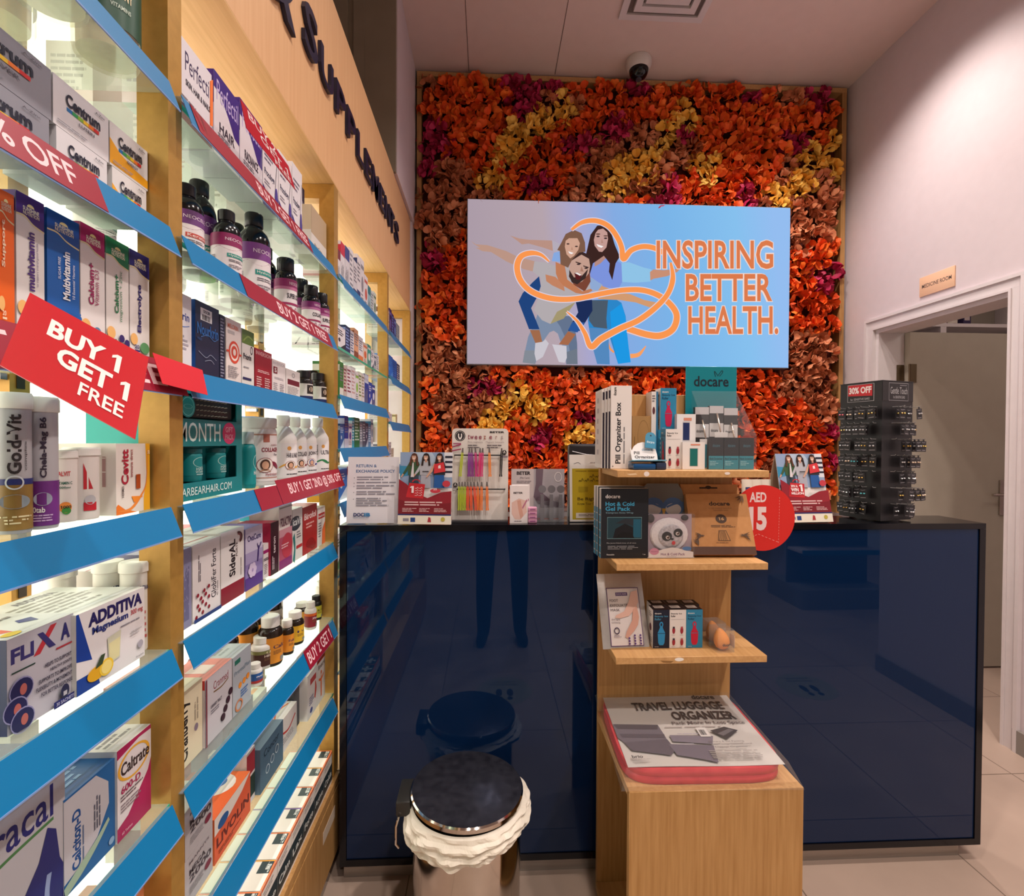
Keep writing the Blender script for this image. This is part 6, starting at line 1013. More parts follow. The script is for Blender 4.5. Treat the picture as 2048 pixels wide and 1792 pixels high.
for i, px in enumerate((1494, 1512, 1531)):
    mb = MB(); h = .135; n = 16; vs = []; X_ = at(px, 960, Y=1.6).x
    prof = [(0.0, .013, .013), (.028, .0135, .0135), (.029, .0155, .0155), (.06, .0165, .013), (.13, .0185, .0025), (h, .0185, .0015)]
    for z_, a, b in prof:
        for k in range(n): t = 2*math.pi*k/n; vs.append((a*math.cos(t), b*math.sin(t), z_))
    T = None
    fs = [(j*n+k, j*n+(k+1) % n, (j+1)*n+(k+1) % n, (j+1)*n+k) for j in range(1, len(prof)-1) for k in range(n)]
    mb.add(vs, fs+[list(range(n*5, n*6))], M('#e6ddcc', .35), True, T); f = plane_face(mb, (-.013, -.0136, .062), (.026, 0, 0), (0, .0105, .065)); f.draw([('r', .2, .62, .8, .74, '#3a3c68'), ('e', .5, .3, .42, .2, '#e8a838'), ('e', .4, .32, .18, .1, '#f0c868')])
    o = mb.build('hand_cream', None, 'cream coloured hand cream tube behind the kraft carton, %s of three' % ordinal(i), 'tube', 'hand cream tubes on the ledge', None, (X_, 1.60, CT))
    mb = MB(); mb.lathe([(0, 0), (.0165, 0), (.017, .004), (.0165, .0275), (0, .0275)], M('#ece6da')); mb.build('cap', o)

# ------------------------------------------------------------------ earring spinner
en = at(1763, 1046, Z=CT); ex, ey = en.x, 1.552; ph = math.radians(74); s_ = .142
ex = at(1763, 900, Y=ey).x
dl = Vector((-math.cos(ph), math.sin(ph), 0)); dr_ = Vector((math.sin(ph), math.cos(ph), 0)); NL = -dr_; NR = -dl
EH = at(1763, 760, Y=ey).z-CT
es = empty('earring_stand', 'square black earring stand with discount header standing on the counter', 'display', (ex, ey, CT))
mb = MB(); c4 = [Vector((0, 0, 0)), dr_*s_, dr_*s_+dl*s_, dl*s_]
mb.add([tuple(c+Vector((0, 0, z))) for z in (.004, EH-.002) for c in c4], [(0, 1, 5, 4), (1, 2, 6, 5), (2, 3, 7, 6), (3, 0, 4, 7), (0, 3, 2, 1), (4, 5, 6, 7)], M('#1b1a1d', .4)); mb.build('column', es)
mb = MB(); cc = (dr_+dl)*s_/2; q4 = [cc+(c-cc)*1.03 for c in c4]; mb.add([tuple(c+Vector((0, 0, z))) for z in (EH-.0019, EH) for c in q4], [(0, 1, 5, 4), (1, 2, 6, 5), (2, 3, 7, 6), (3, 0, 4, 7), (0, 3, 2, 1), (4, 5, 6, 7)], M('#2a292d')); mb.build('top_plate', es)
mb = MB(); mb.lathe([(0, 0), (.07, 0), (.07, .0038), (0, .0038)], MBLACK, c=(cc.x, cc.y)); mb.build('foot', es)
for nm, o_, u_, n_, ops in (('header_left_card', dl*s_, -dl, NL, [('r', .18, .02, .82, .96, '#b8b4b8'), ('r', .19, .04, .81, .94, '#141316'), ('p', [(.2, .36), (.78, .3), (.78, .92), (.2, .94)], '#c2202a'), ('t', '30% OFF', .22, .46, .76, .82, '#f0e4e4', 0, .04), ('t', 'for SENSITIVE EARS', .26, .1, .72, .22, '#b8b4b8', 0, 0)]),
                            ('header_right_card', Vector((0, 0, 0)), dr_, NR, [('r', .2, .02, .84, .96, '#8a888c'), ('r', .21, .05, .83, .93, '#1c1b1e'), ('t', 'Gentle Touch', .25, .38, .8, .74, '#b0aeb0', 0, -.0), ('t', 'for SENSITIVE EARS', .34, .14, .72, .28, '#b0aeb0', 0, 0), ('r', .55, .82, .78, .85, '#8a888c')])):
    mb = MB(); hh = .062; b0 = o_+Vector((0, 0, EH-hh-.004))+n_*.001; mb.sheet([b0, b0+u_*s_, b0+u_*s_+Vector((0, 0, hh)), b0+Vector((0, 0, hh))], .0008, M('#1d1c1f'), n_); plane_face(mb, b0, u_*s_, (0, 0, hh)).draw(ops); mb.build('header_card', es)
MPEG = M('#b8b4b4', .3, .5)
CARD = {}
def ecard(stud, n):
    k = (stud, n)
    if k not in CARD:
        mb = MB(); mb.prism([(-.0125, -.034), (.0125, -.034), (.0125, 0), (.004, 0), (.003, .006), (-.003, .006), (-.004, 0), (-.0125, 0)], 0, .0008, M('#232226', .45))
        f = plane_face(mb, (-.0125, 0, -.034), (.025, 0, 0), (0, 0, .034)); f.draw([('s', [(.2, .88), (.45, .84), (.8, .88)], .04, '#98949a'), ('r', .15, .1, .85, .17, '#8a868a')])
        mt = {'pearl': M('#e8d0b8', .2), 'clear': M('#dfe0e4', .08, .6), 'gold': M('#d8b060', .2, .8), 'turquoise': M('#58b0b8', .2), 'rose': M('#d86a78', .2)}[stud]
        for x in (-.005, .005): mb.lathe([(0, -.0028), (.0024, -.0018), (.0034, 0), (.0024, .0018), (0, .0028)], mt, 10, T=Matrix.Translation((x, -.0026, -.016)))
        CARD[k] = mb.mesh('earring_card')
    return CARD[k]
rr2 = random.Random(11)
for side, o_, u_, n_ in (('red header', dl*s_, -dl, NL), ('script header', Vector((0, 0, 0)), dr_, NR)):
    ang = math.atan2(u_.y, u_.x)
    for r_ in range(7):
        zr = EH-.085-r_*.0525; cols = 5
        for c_ in range(cols):
            if side == 'script header' and c_ == 0: continue
            if (side, r_, c_) in (('red header', 1, 4), ('red header', 4, 4), ('red header', 6, 4), ('red header', 5, 4), ('script header', 2, 1), ('script header', 3, 1), ('script header', 4, 1)): ln = .012; skip = True
            else: ln = rr2.choice((.016, .022, .034)) if side == 'red header' else rr2.choice((.02, .035, .05)); skip = False
            pp = o_+u_*(s_*(.12+.19*c_)+rr2.uniform(-.003, .003))+Vector((0, 0, zr))
            peg = MB(); peg.tube([pp, pp+n_*ln, pp+n_*(ln+.003)+Vector((0, 0, .003))], .0009, MPEG, 5); peg.build('peg', es)
            if skip: continue
            st = rr2.choice(('clear', 'clear', 'clear', 'pearl', 'gold') if side == 'script header' else ('clear', 'clear', 'clear', 'clear', 'clear', 'clear', 'turquoise', 'rose', 'pearl', 'gold'))
            me = ecard(st, 0); o = put(me, 'earring_card', None, 'black earring card with %s studs, %s row down, %s from the %s edge' % (st, ordinal(r_), ordinal(c_), side), 'earring card', 'earring cards on the black stand')
            o.location = es.location+pp+n_*(ln-.003)+Vector((0, 0, -.006)); o.rotation_euler = (0, rr2.uniform(-.12, .12), ang+rr2.uniform(-.12, .12))
            if ln > .03 and rr2.random() < .6:
                o2 = put(me, 'earring_card', None, 'black earring card tucked behind another, %s row down, %s from the %s edge' % (ordinal(r_), ordinal(c_), side), 'earring card', 'earring cards on the black stand'); o2.location = o.location-n_*.012; o2.rotation_euler = o.rotation_euler
# ------------------------------------------------------------------ wooden display stand in front of the counter
SX0, SX1, SP, SB0 = .337, .745, 1.49, 1.14
ds = empty('display_stand', 'oak veneer display stand with three shelves and a box base in front of the counter', 'display stand', (0, 0, 0))
mb = MB(); mb.rbox(SX0, SX1, SP, SP+.02, 0, 1.502, MW, .0012, 1); mb.build('back_panel', ds)
SH = (1.284, 1.035, .784)
for i, z in enumerate(SH):
    mb = MB(); mb.rbox(SX0+.006, .757, 1.31, SP-.0003, z-.019, z, MWH, .0012, 1)
    f = plane_face(mb, (SX0+.006, 1.31, z-.019), (.757-SX0-.006, 0, 0), (0, 0, .019))
    if i == 0: f.draw([('p', [(.06, .5), (.08, .3), (.13, .4), (.12, .6)], '#e0c09a'), ('e', .19, .5, .018, .35, '#e8d8d0'), ('e', .72, .6, .018, .2, '#e8d8d0')])
    if i == 2: f.draw([('p', [(.29, .5), (.38, .4), (.36, .15), (.31, .2)], '#8a6236'), ('e', .415, .62, .03, .26, '#ece4dc')])
    mb.build('shelf', ds)
BZ = .542
mb = MB(); mb.rbox(SX0-.004, .752, SB0+.02, SP-.0003, BZ-.02, BZ, MWH, .0012, 1); mb.build('base_top', ds)
mb = MB(); mb.rbox(SX0-.004, .752, SB0, SB0+.0197, 0, BZ, MW, .0012, 1); mb.build('base_front', ds)
mb = MB(); mb.rbox(.732, .752, SB0+.02, SP-.0003, .0205, BZ-.0205, MW, .0012, 1); mb.build('base_side', ds)
mb = MB(); mb.rbox(SX0-.004, .752, SB0+.02, SP-.0003, 0, .02, MWH, .0012, 1); mb.build('base_bottom', ds)
# --- top shelf
Z1 = SH[0]+.0004
def X_(px, Y): return at(px, 900, Y=Y).x
def fbox(label, z, p0, p1, top, Y, d, base, F=(), L=(), T=(), name='carton', h=None, group=None, rz=0):
    a, b = X_(p0, Y), X_(p1, Y); h = h or at(p0, top, Y=Y).z-z
    return front_box(label, (a+b)/2, Y, z, b-a-.0006, d, h, base, F, L, T, rz, name, 'box', group)
PO = [('t', 'Pill Organizer Box', .22, .06, .56, .80, '#1c1a20', 90, .025), ('t', 'docare', .12, .88, .26, .98, '#1c1a20', 90, .02), ('l', .62, .06, .72, .62, 1, '#6a666a', 1), ('t', 'E', .08, .02, .14, .035, '#4a4a50')]
fbox('front white pill organizer carton with tall vertical lettering', Z1, 1221, 1263, 771, 1.385, .022, '#e4dcd8', PO, L=[('r', 0, 0, 1, 1, '#d8d0cc')])
for k in range(3):
    fbox('slim dark spined pill organizer carton, %s one behind the lettered carton' % ordinal(k), Z1, 1215-6*k, 1221-6*k, 774+2*k, 1.392+.006*k, .085, '#e0d8d4', [('r', .25, 0, 1, .96, '#2c2636'), ('r', .3, .7, 1, .86, '#d8d0cc')], L=[('r', 0, .05, 1, .97, '#d4ccc8'), ('l', .3, .1, .6, .9, 6, '#a8a0a4')])
fbox('plain kraft box with outlined drawer at the back of the top shelf', Z1, 1264, 1305, 832, 1.44, .045, '#a8804f', [('o', .55, .62, .28, .3, .03, '#7a5a34'), ('r', .1, .3, .13, .6, '#7a5a34')])
# pill case with lid card and tag
pc = empty('pill_case', 'blue pill organizer case lying open with a round white label and teal tag', 'pill case', (X_(1293, 1.36), 1.35, Z1))
mb = MB(); mb.rbox(-.046, .016, -.024, .03, 0, .016, M('#16487a', .25), .004); mb.rbox(.017, .046, -.022, .03, 0, .02, M('#2a3550', .3), .004); mb.build('tray', pc)
mb = MB(); T = Matrix.Translation((0, -.005, .021)) @ Matrix.Rotation(-.15, 4, 'X'); mb.rbox(-.05, .046, -.02, .02, 0, .0035, M('#6a9cb4', .15), .0015, T=T); mb.build('lid', pc)
mb = MB(); T = Matrix.Translation((.0, .01, .022)) @ Matrix.Rotation(-.35, 4, 'X'); pts = [(-.04, 0), (.032, 0)]+[(-.004+.036*math.cos(a), .02+.036*math.sin(a)) for a in (0, .4, .8, 1.2, 1.6, 2.0, 2.4, 2.8)]+[(-.042, .04)]
mb.prism(pts, 0, .0015, M('#e0dad8'), T); f = plane_face(mb, (-.04, 0, 0), (.072, 0, 0), (0, 0, .055), T=T); f.draw([('t', 'docare', .42, .56, .84, .68, '#4a8aa8', 0, .01), ('t', 'Pill', .1, .36, .32, .52, '#2a2428', 0, .02), ('t', 'Organizer', .12, .1, .9, .3, '#2a2428', 0, .02)]); mb.build('label_card', pc)
mb = MB(); T = Matrix.Translation((.012, .014, .058)) @ Matrix.Rotation(-.3, 4, 'X') @ Matrix.Rotation(.12, 4, 'Y')
pts = [(-.015, 0), (.015, 0)]+[(.015*math.cos(a), .032+.015*math.sin(a)) for a in (0, .5, 1.05, 1.57, 2.1, 2.6, 3.14)]; mb.prism(pts, 0, .001, M('#2f7fa0'), T); f = plane_face(mb, (-.015, 0, 0), (.03, 0, 0), (0, 0, .047), T=T); f.draw([('e', .5, .78, .08, .05, '#1c2a34'), ('t', 'docare', .14, .3, .86, .46, '#c8dce4', 0, .01)]); mb.build('tag', pc)
def roller(bg, tc, rc): return [('r', 0, 0, 1, 1, bg), ('t', 'docare', .1, .89, .5, .93, '#e4e0dc', 0, .02), ('t', 'Beauty Ice', .1, .80, .9, .86, tc, 0, .01), ('t', 'Roller', .1, .73, .5, .79, tc, 0, .01), ('p', [(.28, .4), (.4, .52), (.44, .62), (.56, .62), (.6, .52), (.74, .4), (.7, .14), (.62, .08), (.4, .08), (.32, .14)], rc), ('e', .5, .62, .12, .075, rc), ('e', .5, .62, .055, .04, bg), ('r', .28, .385, .74, .395, '#00000a' if rc == 'x' else bg), ('l', .1, .03, .5, .045, 1, '#d8d4d0')]
ROLW = [('r', 0, 0, 1, 1, '#e2dad6'), ('t', 'Beauty Ice', .08, .87, .74, .92, '#2a2428', 0, .02), ('t', 'Roller', .08, .81, .36, .86, '#2a2428', 0, .02), ('r', .08, .745, .9, .75, '#8a8286')]
for x, y in ((.25, .46), (.74, .46), (.25, .16), (.74, .16)): ROLW += [('e', x, y, .09, .09, '#9a2a38'), ('r', x-.06, y+.05, x+.06, y+.1, '#2a2430' if x < .5 else '#b04a50'), ('l', x-.14, y-.13, x+.14, y-.115, 1, '#8a8286')]
RL = [('r', 0, 0, 1, 1, '#dcd4d0'), ('e', .5, .5, .2, .1, '#8a2a38'), ('l', .2, .1, .8, .3, 4, '#8a8288'), ('t', 'Roller', .2, .8, .8, .88, '#2a2428')]
yb_ = 1.435
fbox('blue ice roller carton lying on its side under the upper one', Z1, 1316, 1352, 860, yb_, .05, '#2a7fa4', [('l', .1, .2, .9, .8, 5, '#9ac4d4')])
zt = at(1330, 860, Y=yb_).z
fbox('blue ice roller carton with magenta roller picture, stacked highest', zt+.0003, 1320, 1352, 776, yb_, .045, '#dcd4d0', roller('#2a7fa4', '#123a5a', '#c01c4c'), L=RL)
fbox('white sided ice roller carton standing behind the highest blue one', Z1, 1302, 1315.5, 783, 1.4375, .05, '#dcd4d0', [('r', .7, 0, 1, 1, '#2a6a90'), ('e', .35, .75, .2, .05, '#5a2a30'), ('l', .1, .85, .6, .95, 3, '#6a6468')])
fbox('white fronted ice roller carton with four step pictures on the top shelf', Z1, 1331, 1364, 858, 1.372, .04, '#2a7fa4', ROLW, L=roller('#2a7fa4', '#123a5a', '#c01c4c'))
WIN = lambda c, y0, y1: [('r', 0, 0, 1, 1, '#e4dedc'), ('r', .3, y0-.02, .7, y1+.02, '#c4bcbc'), ('r', .33, y0, .67, y1, c), ('r', .4, y0+.04, .6, y1-.04, c), ('r', .36, .88, .78, .93, '#d88a70')]
fbox('white carton with navy window at the back of the top shelf', Z1, 1353, 1391, 828, 1.416, .018, '#e2dcda', WIN('#1c2a58', .52, .84), L=[('r', .2, .2, .3, .7, '#c8c0c0')])
fbox('white carton with green oblong window in front of the navy windowed one', Z1, 1365, 1410, 884, 1.362, .045, '#e2dcda', WIN('#156a68', .12, .76), L=[('l', .2, .3, .8, .7, 4, '#c0b8b8')])
# display of back scratchers
bd = empty('scratcher_display', 'clear counter display with teal header holding back scratcher packets', 'display', (0, 0, 0))
xa, xb = X_(1414, 1.37), X_(1511, 1.37); xa = X_(1411, 1.37)
mb = MB(); hx0, hx1 = X_(1370, 1.475), X_(1472, 1.475); hz0, hz1 = Z1+.05, at(1400, 733, Y=1.475).z
mb.rbox(hx0, hx1, 1.475, 1.4775, Z1, hz1, M('#0f7a86', .3), .001, 1); f = plane_face(mb, (hx0, 1.4749, hz1-.075), (hx1-hx0, 0, 0), (0, 0, .075)); f.draw([('t', 'docare', .16, .2, .84, .62, '#12202c', 0, .02), ('s', [(.58, .6), (.56, .82), (.62, .66)], .012, '#12202c'), ('s', [(.62, .62), (.7, .84), (.72, .78), (.66, .62)], .012, '#12202c')]); mb.build('header_card', bd)
mb = MB(); P = lambda px, Y, Zz: Vector((X_(px, Y), Y, Zz)); y0, y1 = 1.352, 1.47
fx0, fx1 = xa, X_(1513, y0); gx0, gx1 = X_(1374, y1), fx1-.002
fz = Z1+.095; bz = at(1400, 782, Y=y1).z
quad = lambda *c: mb.add(c, [(0, 1, 2, 3)], MCLEAR)
quad((fx0, y0, Z1), (fx1, y0, Z1), (fx1, y0, fz), (fx0, y0, fz)); quad((fx0, y0, Z1), (fx1, y0, Z1), (fx1, y1, Z1), (fx0, y1, Z1)); quad((fx1, y0, Z1), (fx1, y1, Z1), (fx1, y1, bz), (fx1, y0, fz)); quad((fx0, y0, Z1), (fx0, y1, Z1), (fx0, y1, bz), (fx0, y0, fz)); quad((fx0, y0, fz), (fx1, y0, fz), (fx1, y1, bz), (fx0, y1, bz))
mb.build('clear_cover', bd)
SC = [('r', 0, 0, 1, .42, '#2f8496'), ('r', 0, .42, 1, 1, '#26242a'), ('t', 'Back Scratcher', .06, .30, .94, .37, '#16303c', 0, .01), ('l', .08, .1, .7, .25, 3, '#8ac0cc'), ('t', 'docare', .25, .7, .75, .8, '#4a7a8a', 0, .0)]
n3 = 3; wcol = (fx1-fx0-.006)/n3
for i in range(3):
    X0 = fx0+.003+wcol*i
    mb = carton_mb(wcol-.002, .012, .088, '#26242a', SC); mb.build('scratcher_packet', None, 'black and teal back scratcher packet in the front row, %s of three' % ordinal(i), 'packet', 'back scratcher packets', None, (X0+wcol/2, y0+.012, Z1+.0005))
for i in range(3):
    X0 = fx0+.001+wcol*i-.004*i*0
    hb = (.178, .182, .176)[i]
    mb = carton_mb(wcol-.002, .014, hb, '#26242a', [('r', 0, 0, 1, .42, '#2a7888'), ('r', 0, .5, 1, .72, '#d8d2d0'), ('r', 0, .88, 1, 1, '#c8c2c4'), ('t', 'docare', .1, .58, .6, .63, '#2a2428', 0, .02)])
    p = mb.build('scratcher_packet', None, 'tall black packet with white band at the back of the scratcher display, %s of three' % ordinal(i), 'packet', 'back scratcher packets', None, (X0+wcol/2, y1-.016, Z1+.0005))
    mb = MB(); zz = Z1+.085+(0, .02, -.008)[i]; xm = X0+wcol*.5; yy = y1-.05
    mb.tube([(xm, yy+.024, zz+.055), (xm, yy+.012, zz+.03), (xm, yy, zz)], [.0028, .0034, .0024], MSTEEL, 10); mb.rbox(xm-.019, xm+.019, yy-.004, yy-.002, zz-.016, zz-.001, M('#e4dcd8'), .0005, 1)
    mb.build('back_scratcher', None, 'metal back scratcher handle with white tag, %s of three' % ordinal(i), 'back scratcher', 'back scratchers in the display')
# --- second shelf
Z2 = SH[1]+.0004
HC = [('r', 0, 0, 1, 1, '#1c1f26'), ('t', 'docare', .09, .86, .40, .915, '#e0dcdc', 0, .02), ('t', 'Hot & Cold', .09, .75, .70, .81, '#3f9cc4', 0, .025), ('t', 'Gel Pack', .09, .68, .62, .74, '#3f9cc4', 0, .025), ('t', 'Compress Knee Wrap', .1, .635, .68, .665, '#8ab0c0', 0, 0), ('r', .13, .28, .86, .59, '#8ab4bc'), ('r', .135, .285, .855, .585, '#1f3d48'), ('p', [(.25, .29), (.3, .42), (.5, .5), (.68, .44), (.74, .3)], '#14161c'), ('p', [(.3, .5), (.5, .57), (.7, .56), (.72, .46), (.5, .5)], '#2a3038'), ('r', .68, .3, .84, .56, '#1f5a72'), ('p', [(.3, .3), (.45, .38), (.66, .36), (.7, .29)], '#0c0e12'), ('t', 'Fits Junior/Adult knee of all sizes', .12, .205, .74, .23, '#a8a8ac', 0, 0), ('l', .14, .12, .86, .18, 3, '#8a8a90'), ('t', 'Reusable', .12, .045, .28, .065, '#c8c4c4'), ('t', '1 pc', .88, .045, .94, .065, '#c8c4c4')]
SIDE = [('r', 0, 0, 1, 1, '#d8d0cc'), ('r', .1, .0, .9, .7, '#2f86aa')]+[('r', .1, .06+.11*k, .9, .075+.11*k, '#d8d0cc') for k in range(6)]
fbox('front black hot and cold gel pack carton with dark window', Z2, 1203, 1298, 977, 1.372, .024, '#dcd6d2', HC, L=SIDE)
for k in range(2): fbox('black gel pack carton, %s one tucked behind the windowed gel pack' % ordinal(k), Z2, 1197-5*k, 1290-5*k, 973-1*k, 1.40+.0255*k, .024, '#dcd6d2', HC[:2], L=SIDE)
# bird face cold pack behind, panda face pack in front
bp = empty('eye_mask_pack', 'grey carded eye mask pack with blue bird face behind the panda one', 'pack', ((X_(1292, 1.43)+X_(1376, 1.43))/2, 1.425, Z2))
w_ = X_(1376, 1.43)-X_(1292, 1.43); h_ = at(1330, 967, Y=1.43).z-Z2
mb = MB(); T = Matrix.Rotation(-.14, 4, 'X'); pts = [(-w_/2, 0), (w_/2, 0), (w_/2, h_*.72), (w_/2-.008, h_*.9), (w_/2-.02, h_), (-w_/2+.012, h_), (-w_/2, h_-.01)]
mb.prism(pts, 0, .002, M('#6e6a64'), T); f = plane_face(mb, (-w_/2, 0, 0), (w_, 0, 0), (0, 0, h_), T=T)
f.draw([('p', [(0, .0), (1, 0), (1, .3), (.9, .5), (0, .52)], '#d4ccc8'), ('e', .24, .66, .25, .14, '#4a6a9a'), ('e', .70, .66, .26, .14, '#4a6a9a'), ('e', .23, .63, .18, .085, '#cfc8c4'), ('e', .70, .63, .19, .085, '#cfc8c4'), ('p', [(.42, .64), (.52, .64), (.47, .5)], '#d8a83a'), ('s', [(.05, .7), (.2, .71), (.4, .66)], .03, '#4a6a9a'), ('s', [(.54, .66), (.75, .71), (.95, .72)], .03, '#4a6a9a'), ('t', 'COLD GEL PACK', .2, .36, .86, .42, '#3a3a40', 0, .01), ('s', [(.35, .46), (.5, .48), (.6, .46)], .01, '#3a3a40')]); mb.build('card', bp)
pp_ = empty('eye_mask_pack', 'clear pack with white panda face eye mask and pink corner', 'pack', ((X_(1297, 1.37)+X_(1390, 1.37))/2, 1.368, Z2))
w_ = X_(1390, 1.37)-X_(1297, 1.37); h_ = at(1330, 1030, Y=1.37).z-Z2
mb = MB(); mb.box(-w_/2, w_/2, .020, .022, .001, h_, M('#b09aa4')); mb.box(-w_/2, w_/2, .0, .0195, .001, .0022, M('#ded4d0')); f = plane_face(mb, (-w_/2, .0005, .0015), (w_, 0, 0), (0, 0, .032)); f.draw([('p', [(.02, 0), (.98, 0), (.98, .5), (.82, .62), (.68, .8), (.52, .9), (.38, .8), (.22, .62), (.02, .5)], '#e2dadA'), ('t', 'Hot & Cold Pack', .28, .2, .8, .42, '#7a4a7a', 0, .02), ('e', .14, .55, .10, .3, '#d088a4'), ('t', 'docare', .07, .5, .21, .6, '#7a3a5a', 0, 0), ('e', .84, .8, .1, .18, '#4a78b0'), ('l', .4, .06, .62, .1, 1, '#8a7a84')]); mb.build('card', pp_)
mb = MB(); fz_ = h_*.52; MWL = noisy('plush_white', '#e2d8dc', '#ece4e6', (1, 1, 1), 200, .8, .4); pts = []
hs = MB()
def blob(mb, cx, cz, rx, rz_, y0, dep, mat, n=20):
    rings = [(1, 0), (.93, .55), (.7, .9), (.35, 1)]; vs = []
    for q, dd in rings:
        for k in range(n): a = 2*math.pi*k/n; vs.append((cx+rx*q*math.cos(a), y0-dep*dd, cz+rz_*q*math.sin(a)))
    fs = [(j*n+k, j*n+(k+1) % n, (j+1)*n+(k+1) % n, (j+1)*n+k) for j in range(3) for k in range(n)]+[[3*n+k for k in range(n)]]
    mb.add(vs, fs, mat, True)
blob(mb, 0, fz_, w_*.42, h_*.40, .019, .010, MWL); mb.build('mask_rim', pp_)
mb = MB(); blob(mb, .002, fz_-.002, w_*.27, h_*.27, .0085, .0035, noisy('bead_grey', '#a49ca4', '#cfc8cc', (1, 1, 1), 160, .3)); ff = plane_face(mb, (-w_/2, .0047, 0), (w_, 0, 0), (0, 0, h_))
ff.draw([('e', .42, .50, .11, .11, '#1c1a1e'), ('e', .66, .58, .10, .10, '#1c1a1e'), ('e', .44, .475, .045, .045, '#e4d8d4'), ('e', .65, .565, .042, .042, '#e4d8d4'), ('e', .445, .48, .032, .036, '#4a2c20'), ('e', .655, .57, .029, .032, '#4a2c20'), ('e', .435, .50, .012, .012, '#f4ece8'), ('e', .645, .585, .011, .011, '#f4ece8'), ('e', .53, .44, .035, .025, '#1c1a1e'), ('e', .56, .35, .04, .045, '#c8303a')]); mb.build('face_panel', pp_)
mb = MB(); blob(mb, -w_*.4, fz_+h_*.38, w_*.08, h_*.1, .018, .006, M('#3a3438', .8)); mb.build('ear', pp_)
mb = MB(); blob(mb, w_*.34, fz_+h_*.40, w_*.08, h_*.07, .018, .006, M('#3a3438', .8)); mb.build('ear', pp_)
mb = MB(); mb.add([(-w_/2, -.002, .0), (w_/2, -.002, .0), (w_/2, -.002, h_*1.02), (-w_/2, -.002, h_*1.02), (-w_/2, .019, h_*1.04), (w_/2, .019, h_*1.04)], [(0, 1, 2, 3), (3, 2, 5, 4)], MCLEAR); mb.build('clear_sleeve', pp_)
# kraft carton leaning back
kc = empty('kraft_carton', 'tall kraft carton with leaf print and dark brown base leaning on the second shelf', 'box', ((X_(1391, 1.37)+X_(1517, 1.37))/2-.002, 1.366, Z2), -.02)
w_ = X_(1517, 1.37)-X_(1391, 1.37); h_ = .186; T = Matrix.Rotation(-.38, 4, 'X'); MK = noisy('kraft_board', '#b8804a', '#c28a54', (1, 1, 1), 60, .6)
mb = MB(); mb.box(-w_/2, w_/2, 0, .024, .009, h_, MK, T=T); f = plane_face(mb, (-w_/2, 0, .009), (w_, 0, 0), (0, 0, h_-.009), T=T)
LF = '#5a4230'
def leaf(x, y, a, l): return ('p', [(x, y), (x+l*.5*math.cos(a)-.012*math.sin(a), y+l*.5*math.sin(a)+.012*math.cos(a)), (x+l*math.cos(a), y+l*math.sin(a)), (x+l*.5*math.cos(a)+.012*math.sin(a), y+l*.5*math.sin(a)-.012*math.cos(a))], LF)
f.draw([('r', 0, 0, 1, .13, '#54372a'), ('t', 'docare', .36, .80, .70, .87, '#3a2a20', 0, .03), ('t', '16 REUSABLE MAKEUP', .34, .745, .72, .765, '#8a6440', 0, 0), ('t', 'REMOVER PADS', .42, .71, .66, .73, '#8a6440', 0, 0), ('e', .52, .58, .09, .075, '#4a3426'), ('t', '16', .475, .555, .565, .605, '#c89a68', 0, .03), ('l', .34, .43, .74, .475, 2, '#6a4a30'), ('p', [(.42, .22), (.62, .22), (.57, .39), (.45, .39)], '#6a4c32'), ('p', [(.435, .23), (.605, .23), (.56, .38), (.46, .38)], '#b8834e')]+[('s', [(.44+.03*k, .23), (.47+.02*k, .3), (.46+.02*k, .38)], .008, '#6a4c32') for k in range(5)]+[('l', .38, .18, .66, .195, 1, '#6a4a30')])
f.draw([leaf(.06, .2+.04*k, .9-.35*k, .16) for k in range(5)]+[leaf(.1, .14, 1.6+.3*k, .14) for k in range(3)]+[leaf(.94, .2+.04*k, 2.2+.35*k, .18) for k in range(5)]+[leaf(.92, .96, 3.4+.4*k, .14) for k in range(4)])
mb.build('body', kc)
mb = MB(); mb.prism([(-w_/2-.004, h_), (w_/2-.012, h_), (w_/2-.014, h_+.034), (-w_/2-.006, h_+.034)], .016, .0235, MK, T); plane_face(mb, (-w_/2, .0158, h_), (w_, 0, 0), (0, 0, .034), T=T).draw([('r', .28, .6, .58, .74, '#3a2a20'), ('e', .43, .72, .05, .16, '#3a2a20')]); mb.build('hang_tab', kc)
# red price disc
mb = MB(); R_ = .0985; T = Matrix.Translation((at(1530, 1050, Y=1.44).x, 1.452, Z2+R_+.0005)) @ Matrix.Rotation(math.pi/2, 4, 'X')
mb.lathe([(0, -.0012), (R_, -.0012), (R_, 0), (0, 0)], M('#d22a24', .4), 56, T=T)
f = plane_face(mb, (-R_, -R_, 0), (2*R_, 0, 0), (0, 2*R_, 0), T=T, lift=.0001)
f.draw([('t', 'AED', .29, .74, .55, .89, '#e8d0d0', 0, .03), ('t', '15', .24, .31, .56, .67, '#e8d0d0', 0, .05)])
for k in range(16): f.rect(.745, .12+.045*k, .749, .142+.045*k, '#e8b8b0')
for k in range(6): f.stroke([(.42+.055*k, .26-.022*k), (.45+.055*k, .248-.022*k)], .005, '#e8b8b0'); f.stroke([(.40-.04*k, .25-.02*k), (.375-.04*k, .238-.02*k)], .005, '#e8b8b0')
mb.build('price_disc', None, 'round red price sign reading AED 15 beside the kraft carton', 'sign')
